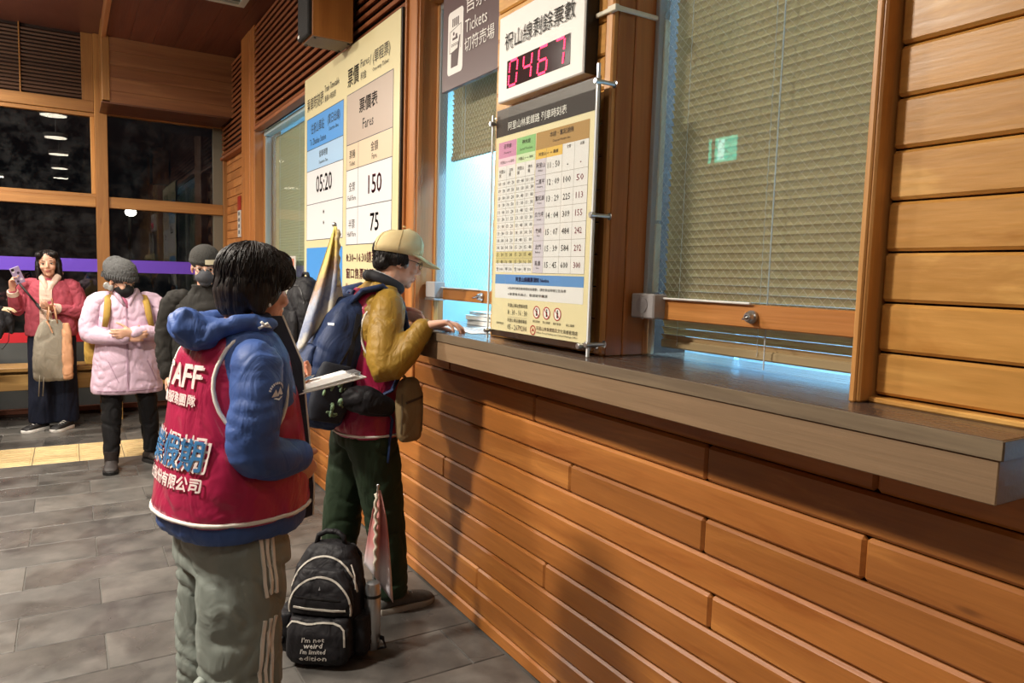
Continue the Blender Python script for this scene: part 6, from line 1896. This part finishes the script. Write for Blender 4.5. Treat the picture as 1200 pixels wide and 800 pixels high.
wrap_text(bvh_of(upk), '▲', (0.0, -0.5, 0.300), (1, 0, 0), (0, 0, 1), (0, 1, 0), 0.014, plain('bag_logo', '#77767a', rough=0.6), 'emblem', upk, 0.008, 0, 0.003)
MB().tube([(-0.055, 0.03, 0.43), (-0.05, 0.035, 0.462), (-0.02, 0.04, 0.478), (0.02, 0.04, 0.478), (0.05, 0.035, 0.462), (0.055, 0.03, 0.43)], 0.011, n=8).build('top_handle', BLKB, bag, smooth='all')
for sg in (-1, 1):
    MB().tube([(0.07 * sg, 0.085, 0.41), (0.085 * sg, 0.125, 0.36), (0.09 * sg, 0.14, 0.22), (0.11 * sg, 0.11, 0.06), (0.125 * sg, 0.08, 0.03)], 0.018, n=8, flat=0.5).build('shoulder_strap', BLKB, bag, smooth='all')
MB().tube([(0.15, 0.02, 0.05), (0.20, 0.0, 0.03), (0.235, -0.02, 0.05), (0.22, 0.0, 0.075), (0.175, 0.03, 0.07)], 0.009, n=6, flat=0.5).build('strap_tail', BLKB, bag, smooth='all')
MB().tube([(0.105, -0.05, 0.385), (0.125, -0.07, 0.35), (0.130, -0.075, 0.30)], 0.003, n=5).build('zip_pull', ZIPW, bag)
for zz in (0.07, 0.24): MB().box(-0.165, -0.145, -0.09, -0.06, zz, zz + 0.03, c=0.004).build('buckle', ZIPD, bag)
bt = tag(empty('thermos_bottle', (0.838 + 0.168 * math.cos(R_(-35)) + 0.01, 2.685 + 0.168 * math.sin(R_(-35)), 0.03)), 'steel thermos bottle in the side pocket of the floor backpack', 'bottle')
MB().lathe([(0.026, 0.0), (0.031, 0.006), (0.031, 0.205), (0.030, 0.21)], 24).build('flask', STEEL, bt, smooth=True)
MB().lathe([(0.0315, 0.21), (0.0315, 0.222)], 24).build('ring', BLACK, bt)
MB().lathe([(0.031, 0.222), (0.031, 0.25), (0.026, 0.265), (0.012, 0.272)], 24).build('cap', STEEL, bt, smooth=True)
# small folded flag standing in the same bag
f2 = tag(empty('furled_flag', (1.005, 2.60, 0.05)), 'small furled pink and pale flag sticking up from the floor backpack', 'flag')
MB().tube([(-0.012, 0.02, 0.12), (0.0, 0.0, 0.62)], 0.004, n=8).build('pole', STEEL, f2)
MB().ell((0.0, 0.0, 0.625), (0.007, 0.007, 0.007), n=10, m=6).build('finial', STEEL, f2, smooth='all')
def flag2(u, v):
    w_ = 0.012 + 0.085 * v ** 0.8
    return Vector((-0.020 * v + (u - 0.25) * w_ * 1.15, 0.016 * math.sin(u * 11 + v * 2) * min(1, v * 4) - 0.02 * u * v, 0.605 - 0.46 * v * (0.62 + 0.38 * u)))
def flag_mat(name, stops, axis='Z', scale=1.0, noise_w=0.3):
    m, nt, b = new_mat(name)
    tc = nd(nt, 'ShaderNodeTexCoord'); sx = nd(nt, 'ShaderNodeSeparateXYZ'); nt.links.new(tc.outputs['Object'], sx.inputs[0])
    n = nd(nt, 'ShaderNodeTexNoise'); n.inputs['Scale'].default_value = 9; nt.links.new(tc.outputs['Object'], n.inputs['Vector'])
    ma = nd(nt, 'ShaderNodeMath', operation='MULTIPLY_ADD'); ma.inputs[1].default_value = noise_w
    nt.links.new(n.outputs[0], ma.inputs[0]); 
    mu = nd(nt, 'ShaderNodeMath', operation='MULTIPLY'); mu.inputs[1].default_value = scale
    nt.links.new(sx.outputs[axis], mu.inputs[0]); nt.links.new(mu.outputs[0], ma.inputs[2])
    r = ramp(nt, ma.outputs[0], [(p_, lin(c_)) for p_, c_ in stops]); nt.links.new(r.outputs[0], b.inputs['Base Color'])
    b.inputs['Roughness'].default_value = 0.7
    return m
FL2 = flag_mat('flag_pink', [(0.0, '#9a6a6a'), (0.32, '#b9b6c4'), (0.5, '#c9c3c6'), (0.68, '#c07a78'), (0.95, '#c9968c')], 'Z', 1.3, 0.25)
sheet(flag2, 18, 20).build('cloth', FL2, f2, smooth='all')
MB().tube([(-0.016 + 0.004 * math.sin(i * 2.1), -0.022 + 0.006 * math.cos(i * 2.1), 0.60 - 0.016 * i) for i in range(20)], 0.0065, n=6).build('rolled_edge', plain('flag_edge', '#c6bfae', rough=0.7), f2, smooth='all')

# ------------------------------------------------------------------ the man's navy backpack
PM = Matrix.Rotation(R_(-90), 4, 'Z')
nb = tag(empty('backpack', (0.835, 2.93, 0.870)), 'navy blue backpack worn by the man in the beige cap', 'backpack')
nb.rotation_euler = (0, R_(14), 0); nb.scale = (1.12, 1.12, 1.2)
B = Blob()
pack_blob(B, [(0.0, 0.0, .105, .070), (0.03, 0.0, .135, .092), (0.14, 0.0, .145, .100), (0.28, 0.01, .142, .095), (0.38, 0.018, .125, .078), (0.44, 0.028, .095, .055), (0.465, 0.035, .05, .03)], M=Matrix.Rotation(R_(-90), 4, 'Z'))
nbody = B.grow('main_compartment', NAVYB, nb, voxel=0.008, smooth=4, folds=0.004, fold_scale=12, seed=70)
B = Blob(); pack_blob(B, [(0.03, -0.085, .095, .026), (0.08, -0.095, .112, .034), (0.20, -0.092, .112, .030), (0.27, -0.080, .095, .020)], M=PM)
fpo = B.grow('front_pocket', NAVYB, nb, voxel=0.008, smooth=4, folds=0.003, fold_scale=12, seed=71)
B = Blob(); pack_blob(B, [(0.03, 0.0, .026, .055), (0.08, 0, .032, .070), (0.19, -0.005, .030, .068), (0.23, -0.01, .022, .055)], M=Matrix.Translation((0.0, -0.142, 0)) @ PM @ Matrix.Identity(4))
B2 = Blob()
pts = []
for (z_, hx, hy) in ((0.03, .055, .020), (0.08, .070, .030), (0.18, .068, .030), (0.225, .055, .018)):
    pts.append(sup((0.0, -0.140, z_), (1, 0, 0), (0, 1, 0), hx, hy, 24, 3))
B2.ring_loft(pts)
spk = B2.grow('side_pocket', plain('pocket_mesh', '#151a26', rough=0.8, noise_amt=0.3, noise_scale=150), nb, voxel=0.007, smooth=3)
gp = MB()
random.seed(5)
for k in range(26):
    gp.ell((random.uniform(-0.04, 0.04), -0.168 + random.uniform(-0.006, 0.006), random.uniform(0.06, 0.17)), (random.uniform(.006, .013), .005, random.uniform(.006, .014)), n=6, m=4)
tag(gp.build('patterned_item', plain('speckle_green', '#6f8a6a', rough=0.5, noise_amt=0.8, noise_scale=60), spk, smooth='all'), kind='stuff')
def side_strip(o, pts, w, nm, mat): strip_on(bvh_of(o), pts, (0, 1, 0), w, 0.003, nm, mat, o)
side_strip(nbody, [(-0.035 + 0.010 * i, -0.5, 0.10 + 0.03 * i) for i in range(11)], 0.007, 'zip', ZIPD)
side_strip(nbody, [(0.035, -0.5, 0.04 + 0.03 * i) for i in range(13)], 0.016, 'side_webbing', plain('webbing_dark', '#121726', rough=0.7))
wrap_text(bvh_of(nbody), '▬▬', (-0.055, -0.5, 0.34), (1, 0, 0.25), (0, 0, 1), (0, 1, 0), 0.008, plain('logo_white', '#cfd4dc', rough=0.5), 'emblem', nbody, 0.03, 0, 0.003)
MB().tube([(0.02, -0.03, 0.45), (0.03, -0.02, 0.475), (0.03, 0.02, 0.475), (0.02, 0.03, 0.45)], 0.008, n=6).build('top_handle', NAVYB, nb, smooth='all')
nb_m = Matrix.LocRotScale(nb.location, nb.rotation_euler, nb.scale)
def wp(x, y, z): return nb_m.inverted() @ Vector((x, y, z))
for sg in (-1, 1):
    MB().tube([wp(0.965, 2.93 + 0.085 * sg, 1.36), wp(1.015, 2.93 + 0.100 * sg, 1.418), wp(1.09, 2.93 + 0.112 * sg, 1.436), wp(1.172, 2.93 + 0.126 * sg, 1.365), wp(1.195, 2.93 + 0.145 * sg, 1.23), wp(1.180, 2.93 + 0.165 * sg, 1.12), wp(1.11, 2.93 + 0.197 * sg, 1.02), wp(0.99, 2.93 + 0.185 * sg, 0.97)], [.024, .028, .028, .028, .026, .018, .012, .010], n=8, flat=0.42).build('shoulder_strap', NAVYB, nb, smooth='all')
B = Blob(); B.limb([wp(0.93, 2.765, 1.00), wp(1.00, 2.735, 0.985), wp(1.085, 2.728, 0.955)], [.040, .052, .036]); B.grow('hip_pouch', BLKB, nb, voxel=0.007, smooth=4, folds=0.004, fold_scale=15)
MB().tube([wp(1.085, 2.728, 0.95), wp(1.115, 2.735, 0.90), wp(1.105, 2.74, 0.80), wp(1.10, 2.742, 0.72)], 0.010, n=6, flat=0.3).build('belt_tail', NAVYB, nb, smooth='all')

# ------------------------------------------------------------------ yellow flag in the navy backpack
f1 = tag(empty('furled_flag', (0.905, 2.90, 1.25)), 'yellow furled tour flag standing in the navy backpack', 'flag')
MB().tube([(0.0, 0.0, 0.02), (0.015, 0.0, 0.425)], 0.004, n=8).build('pole', STEEL, f1)
MB().ell((0.0155, 0, 0.432), (0.010, 0.010, 0.011), n=10, m=7).build('finial', STEEL, f1, smooth='all')
def flag1(u, v):
    L = Vector((0.010 - 0.155 * v, 0.0, 0.425 - 0.52 * v))
    Rr = Vector((0.018 + 0.035 * v, -0.012, 0.425 - 0.33 * v))
    p_ = L.lerp(Rr, u)
    return p_ + Vector((0.0, 0.018 * math.sin(u * 13 + v * 2.5) * min(1, v * 3) - 0.012, 0.012 * math.sin(u * 7)* v))
m, nt, b = new_mat('flag_yellow')
tc = nd(nt, 'ShaderNodeTexCoord'); sx = nd(nt, 'ShaderNodeSeparateXYZ'); nt.links.new(tc.outputs['Object'], sx.inputs[0])
ma = nd(nt, 'ShaderNodeMath', operation='MULTIPLY_ADD'); ma.inputs[1].default_value = -1.5; nt.links.new(sx.outputs['X'], ma.inputs[0]); nt.links.new(sx.outputs['Z'], ma.inputs[2])
nz = nd(nt, 'ShaderNodeTexNoise'); nz.inputs['Scale'].default_value = 40; nt.links.new(tc.outputs['Object'], nz.inputs['Vector'])
ad = nd(nt, 'ShaderNodeMath', operation='MULTIPLY_ADD'); ad.inputs[1].default_value = 0.10; nt.links.new(nz.outputs[0], ad.inputs[0]); nt.links.new(ma.outputs[0], ad.inputs[2])
r = ramp(nt, ad.outputs[0], [(0.10, lin('#d8c684')), (0.17, lin('#c9c4b4')), (0.22, lin('#7f8aa6')), (0.27, lin('#aab0bd')), (0.31, lin('#a98c78')), (0.38, lin('#d9c36a'))])
nt.links.new(r.outputs[0], b.inputs['Base Color']); b.inputs['Roughness'].default_value = 0.7
sheet(flag1, 22, 24).build('cloth', m, f1, smooth='all')
MB().tube([(0.022 + 0.004 * math.sin(i * 2.0), -0.022 + 0.005 * math.cos(i * 2.0), 0.41 - 0.016 * i) for i in range(15)], 0.010, n=6).build('rolled_edge', plain('flag_gold', '#c7b58a', rough=0.7, noise_amt=0.3, noise_scale=50), f1, smooth='all')

# ------------------------------------------------------------------ khaki sling bag at the man's hip
KH = cloth('sling_khaki', '#7d6a4a', rough=0.75, fold=0.2, var=0.1)
sb = tag(empty('sling_bag', (1.168, 2.690, 0.815), R_(8)), 'khaki sling bag hanging at the hip of the man in the cap', 'bag')
B = Blob(); pack_blob(B, [(0.0, 0.0, .038, .022), (0.02, 0, .052, .032), (0.12, 0, .058, .036), (0.20, 0, .056, .034), (0.25, 0, .040, .024), (0.265, 0, .02, .012)])
sbd = B.grow('pouch', KH, sb, voxel=0.006, smooth=4, folds=0.002, fold_scale=14)
side_strip(sbd, [(-0.035 + 0.01 * i, -0.4, 0.165 + 0.0025 * i) for i in range(9)], 0.009, 'front_zip', plain('sling_zip', '#3a2f22', rough=0.6))
side_strip(sbd, [(-0.048, -0.4, 0.04 + 0.02 * i) for i in range(9)], 0.005, 'seam', plain('sling_seam', '#5f5038', rough=0.7))
side_strip(sbd, [(0.046, -0.4, 0.04 + 0.02 * i) for i in range(9)], 0.005, 'seam', MATS['sling_seam'])
sbm = Matrix.LocRotScale(sb.location, sb.rotation_euler, None)
MB().tube([sbm.inverted() @ Vector(q) for q in ((1.155, 2.69, 1.07), (1.118, 2.722, 1.12), (1.10, 2.735, 1.16), (1.085, 2.742, 1.18))], 0.014, n=6, flat=0.35).build('strap', KH, sb, smooth='all')

# ------------------------------------------------------------------ black backpack on the low counter
bb = tag(empty('backpack', (1.222, 4.47, 1.010), R_(-82)), 'black backpack resting on the low counter shelf at the far window', 'backpack')
B = Blob(); pack_blob(B, [(0.002, 0.0, .14, .075), (0.03, 0, .165, .09), (0.2, 0, .17, .09), (0.34, 0.01, .15, .075), (0.42, 0.02, .10, .05), (0.445, 0.025, .05, .025)])
bb1 = B.grow('main_compartment', BLKB, bb, voxel=0.010, smooth=4, folds=0.006, fold_scale=12, seed=80)
B = Blob(); pack_blob(B, [(0.02, -0.09, .11, .025), (0.06, -0.095, .13, .035), (0.18, -0.09, .12, .03), (0.24, -0.08, .09, .018)]); B.grow('front_pocket', BLKB, bb, voxel=0.010, smooth=3)
zip_on(bb1, [(0.14 * math.cos(R_(a)), -0.5, 0.26 + 0.13 * math.sin(R_(a))) for a in range(10, 171, 8)], 0.008, ZIPD)
MB().tube([(-0.05, 0.02, 0.43), (-0.03, 0.02, 0.465), (0.03, 0.02, 0.465), (0.05, 0.02, 0.43)], 0.01, n=6).build('top_handle', BLKB, bb, smooth='all')
for sg in (-1, 1): MB().tube([(0.07 * sg, 0.085, 0.38), (0.09 * sg, 0.12, 0.25), (0.12 * sg, 0.09, 0.04)], 0.02, n=6, flat=0.4).build('shoulder_strap', BLKB, bb, smooth='all')
MB().tube([(-0.15, -0.06, 0.03), (-0.13, -0.13, -0.03), (0.0, -0.17, -0.06), (0.10, -0.14, -0.02), (0.14, -0.06, 0.03)], 0.007, n=6, flat=0.5).build('hanging_strap', BLKB, bb, smooth='all')

# ------------------------------------------------------------------ things of the woman in pink
gb = tag(empty('drawstring_bag', (-0.135, 7.365, 0.475), R_(6)), 'grey and peach drawstring bag hanging from the arm of the woman in pink', 'bag')
B = Blob(); pack_blob(B, [(0.0, 0.0, .125, .055), (0.03, 0, .145, .075), (0.20, 0, .150, .080), (0.38, 0, .130, .065), (0.48, 0, .095, .045), (0.53, 0, .06, .028)])
gbb = B.grow('bag_body', cloth('bag_grey', '#8d8678', rough=0.8, fold=0.5, fold_scale=12), gb, voxel=0.009, smooth=3, folds=0.006, fold_scale=12, fold_stretch=(1, 1, .4), seed=90)
B = Blob(); pack_blob(B, [(0.01, -0.005, .040, .060), (0.05, -0.01, .048, .078), (0.25, -0.01, .048, .080), (0.42, -0.005, .040, .062), (0.50, 0, .025, .04)], M=Matrix.Translation((0.105, -0.006, 0)))
B.grow('side_panel', cloth('bag_peach', '#cf9c78', rough=0.8, fold=0.4), gb, voxel=0.009, smooth=3, folds=0.005, fold_scale=12)
for dx in (-0.03, 0.04): MB().tube([(dx, -0.03, 0.50), (dx * .8, -0.045, 0.57), (dx * .6, -0.03, 0.625), (dx * .6, 0.03, 0.64), (dx * .8, 0.06, 0.58), (dx, 0.04, 0.50)], 0.013, n=6, flat=0.4).build('strap', MATS['bag_peach'], gb, smooth='all')
MB().tube([(-0.04, -0.05, 0.52), (-0.02, -0.07, 0.48), (0.0, -0.078, 0.42)], 0.006, n=6).build('drawstring', MATS['bag_peach'], gb)
for dx in (-0.10, -0.07): MB().tube([(dx, -0.06, 0.06), (dx - 0.005, -0.07, 0.0), (dx - 0.012, -0.06, -0.12)], 0.014, n=6, flat=0.3).build('strap_tail', MATS['bag_grey'], gb, smooth='all')
ph = tag(empty('phone', (-0.372, 7.485, 1.375), 0), 'phone in a lavender patterned case held up by the woman in pink', 'phone')
ph.rotation_euler = (R_(12), R_(-24), R_(18))
MB().box(-0.037, 0.037, -0.004, 0.004, -0.075, 0.075, c=0.003).build('case', plain('case_lavender', '#a99ac0', rough=0.4), ph)
MB().box(-0.033, 0.033, 0.004, 0.005, -0.071, 0.071).build('screen', plain('screen_dark', '#0a0a0e', rough=0.1), ph)
for (a, c_, z_) in ((-0.018, '#e8e2ee', 0.04), (0.012, '#3a3048', 0.02), (-0.01, '#e8e2ee', -0.01), (0.014, '#e8e2ee', -0.04), (-0.016, '#3a3048', -0.05)):
    MB().lathe([(0.011, 0), (0.011, 0.001)], 12, Matrix.Translation((a, -0.0041, z_)) @ Matrix.Rotation(R_(90), 4, 'X')).build('pattern_dot', plain('dot' + c_[1:3] + c_[3:5], c_, rough=0.5), ph)
MB().box(-0.03, -0.008, -0.0065, -0.004, 0.045, 0.068, c=0.002).build('camera_block', BLACK, ph)
ss = tag(empty('selfie_stick', (-0.285, 7.44, 1.20)), 'short black stick held in front of the woman in pink', 'stick')
MB().tube([(-0.075, 0.0, 0.11), (0.0, 0.0, 0.0), (0.07, -0.01, -0.10)], 0.009, n=8).build('shaft', BLACK, ss, smooth='all')
MB().tube([(0.045, -0.006, -0.065), (0.075, -0.011, -0.107)], 0.013, n=10).build('grip', plain('grip_grey', '#3a3a3e', rough=0.6), ss, smooth=True)

# ------------------------------------------------------------------ mustard backpack of the woman in lavender
MU = cloth('pack_mustard', '#a3833c', rough=0.75, fold=0.3, var=0.15)
lb = tag(empty('backpack', (0.30, 6.225, 0.80), R_(2)), 'mustard yellow backpack worn by the woman in the lavender jacket', 'backpack')
B = Blob(); pack_blob(B, [(0.0, 0.0, .12, .045), (0.03, 0, .15, .06), (0.20, 0, .155, .06), (0.35, 0, .13, .05), (0.42, 0, .08, .03)])
B.grow('main_compartment', MU, lb, voxel=0.010, smooth=4, folds=0.005, fold_scale=12)
B = Blob(); pack_blob(B, [(-0.02, 0.0, .045, .05), (0.02, 0, .055, .06), (0.14, 0, .055, .06), (0.19, 0, .035, .04)], M=Matrix.Translation((-0.165, -0.10, -0.02)))
B.grow('side_pocket', MU, lb, voxel=0.009, smooth=3, folds=0.005, fold_scale=14)
w3m = Matrix.Translation((0.355, 6.02, 0)) @ Matrix.Rotation(R_(-88), 4, 'Z')
lbm = Matrix.LocRotScale(lb.location, lb.rotation_euler, None).inverted()
for sg in (-1, 1):
    MB().tube([lbm @ (w3m @ V(*q)) for q in ((-0.12, 0.09 * sg, 1.19), (-0.06, 0.105 * sg, 1.275), (0.03, 0.115 * sg, 1.275), (0.105, 0.125 * sg, 1.215), (0.138, 0.135 * sg, 1.13), (0.148, 0.15 * sg, 1.05))], [.020, .023, .023, .023, .022, .018], n=8, flat=0.4).build('shoulder_strap', MU, lb, smooth='all')
# black bag loops in the gloved hand at the left edge
gl_ = tag(empty('black_gloves', (-0.435, 6.735, 1.08)), 'black gloves and loops dangling from the hand at the left edge', 'gloves')
B = Blob(); B.limb([(-0.02, 0, 0.04), (-0.015, 0, -0.08), (-0.03, -0.01, -0.17)], [.035, .045, .018]); B.limb([(0.03, 0, 0.03), (0.045, 0, -0.06), (0.05, 0, -0.13)], [.02, .028, .016])
B.grow('glove', BLKB, gl_, voxel=0.008, smooth=3, folds=0.006, fold_scale=20)
MB().tube([(-0.04, 0, -0.12), (-0.05, 0, -0.22), (-0.01, 0, -0.26), (0.03, 0, -0.20), (0.04, 0, -0.10)], 0.007, n=6, flat=0.4).build('loop', BLKB, gl_, smooth='all')

# ------------------------------------------------------------------ papers on the counter and behind the window
PAP = MATS['paper_white']
for i, (x, y, rz, lab_) in enumerate(((1.375, 2.835, 12, 'white paper sheet lying under the hands of the man at the counter'), (1.46, 2.62, -8, 'white paper sheet lying below the middle window nearer the timetable'))):
    t = tag(empty('paper_sheet', (x, y, ZC), R_(rz)), lab_, 'paper')
    sheet(lambda u, v: Vector(((u - .5) * 0.20, (v - .5) * 0.28, 0.002 + 0.004 * (u * v) ** 2)), 6, 6, 0.0006).build('sheet', PAP, t, smooth='all')
    for k in range(6): MB().box(-0.07 + 0.022 * k, -0.064 + 0.022 * k, -0.10, 0.08, 0.0026, 0.003).build('printed_line', plain('faint_print', '#b9bcc4', rough=0.7), t)
stk = [('lower grey folder in the stack behind the middle window', 0.0, '#8d9aa5', 0.024, 0.0), ('white paper ream in the middle of the stack behind the middle window', 0.0245, '#d6dde0', 0.020, 6), ('pale folder on top of the stack behind the middle window', 0.045, '#b9cdd8', 0.016, -7)]
for lab_, z_, c_, h_, rz in stk:
    t = tag(empty('document_stack', (1.70, 2.86, ZC + z_), R_(rz)), lab_, 'documents')
    MB().box(-0.11, 0.11, -0.15, 0.15, 0.0, 0.002, c=0.0005).build('cover', plain('folder' + c_[1:], c_, rough=0.6), t)
    MB().box(-0.107, 0.107, -0.147, 0.147, 0.002, h_ - 0.002).build('page_block', PAP, t)
    MB().box(-0.11, 0.11, -0.15, 0.15, h_ - 0.002, h_, c=0.0005).build('cover', MATS['folder' + c_[1:]], t)
tp_ = tag(empty('tape_dispenser', (1.66, 2.60, ZC)), 'pale blue desk tape dispenser behind the middle window', 'tape dispenser')
MB().prism([(-0.07, 0.0), (0.07, 0.0), (0.075, 0.02), (0.03, 0.03), (-0.02, 0.06), (-0.06, 0.055), (-0.075, 0.02)], 'x', -0.025, 0.025).build('stand', plain('dispenser_blue', '#9fc3d8', rough=0.4), tp_)
MB().lathe([(0.018, -0.012), (0.035, -0.012), (0.035, 0.012), (0.018, 0.012)], 20, Matrix.Translation((0, -0.03, 0.055)) @ Matrix.Rotation(R_(90), 4, 'Y')).build('tape_roll', plain('tape_white', '#dfe6ea', rough=0.4), tp_)
bpy.data.objects.remove(_to)
bpy.data.curves.remove(_tc)
bpy.data.scenes.remove(SHOP)
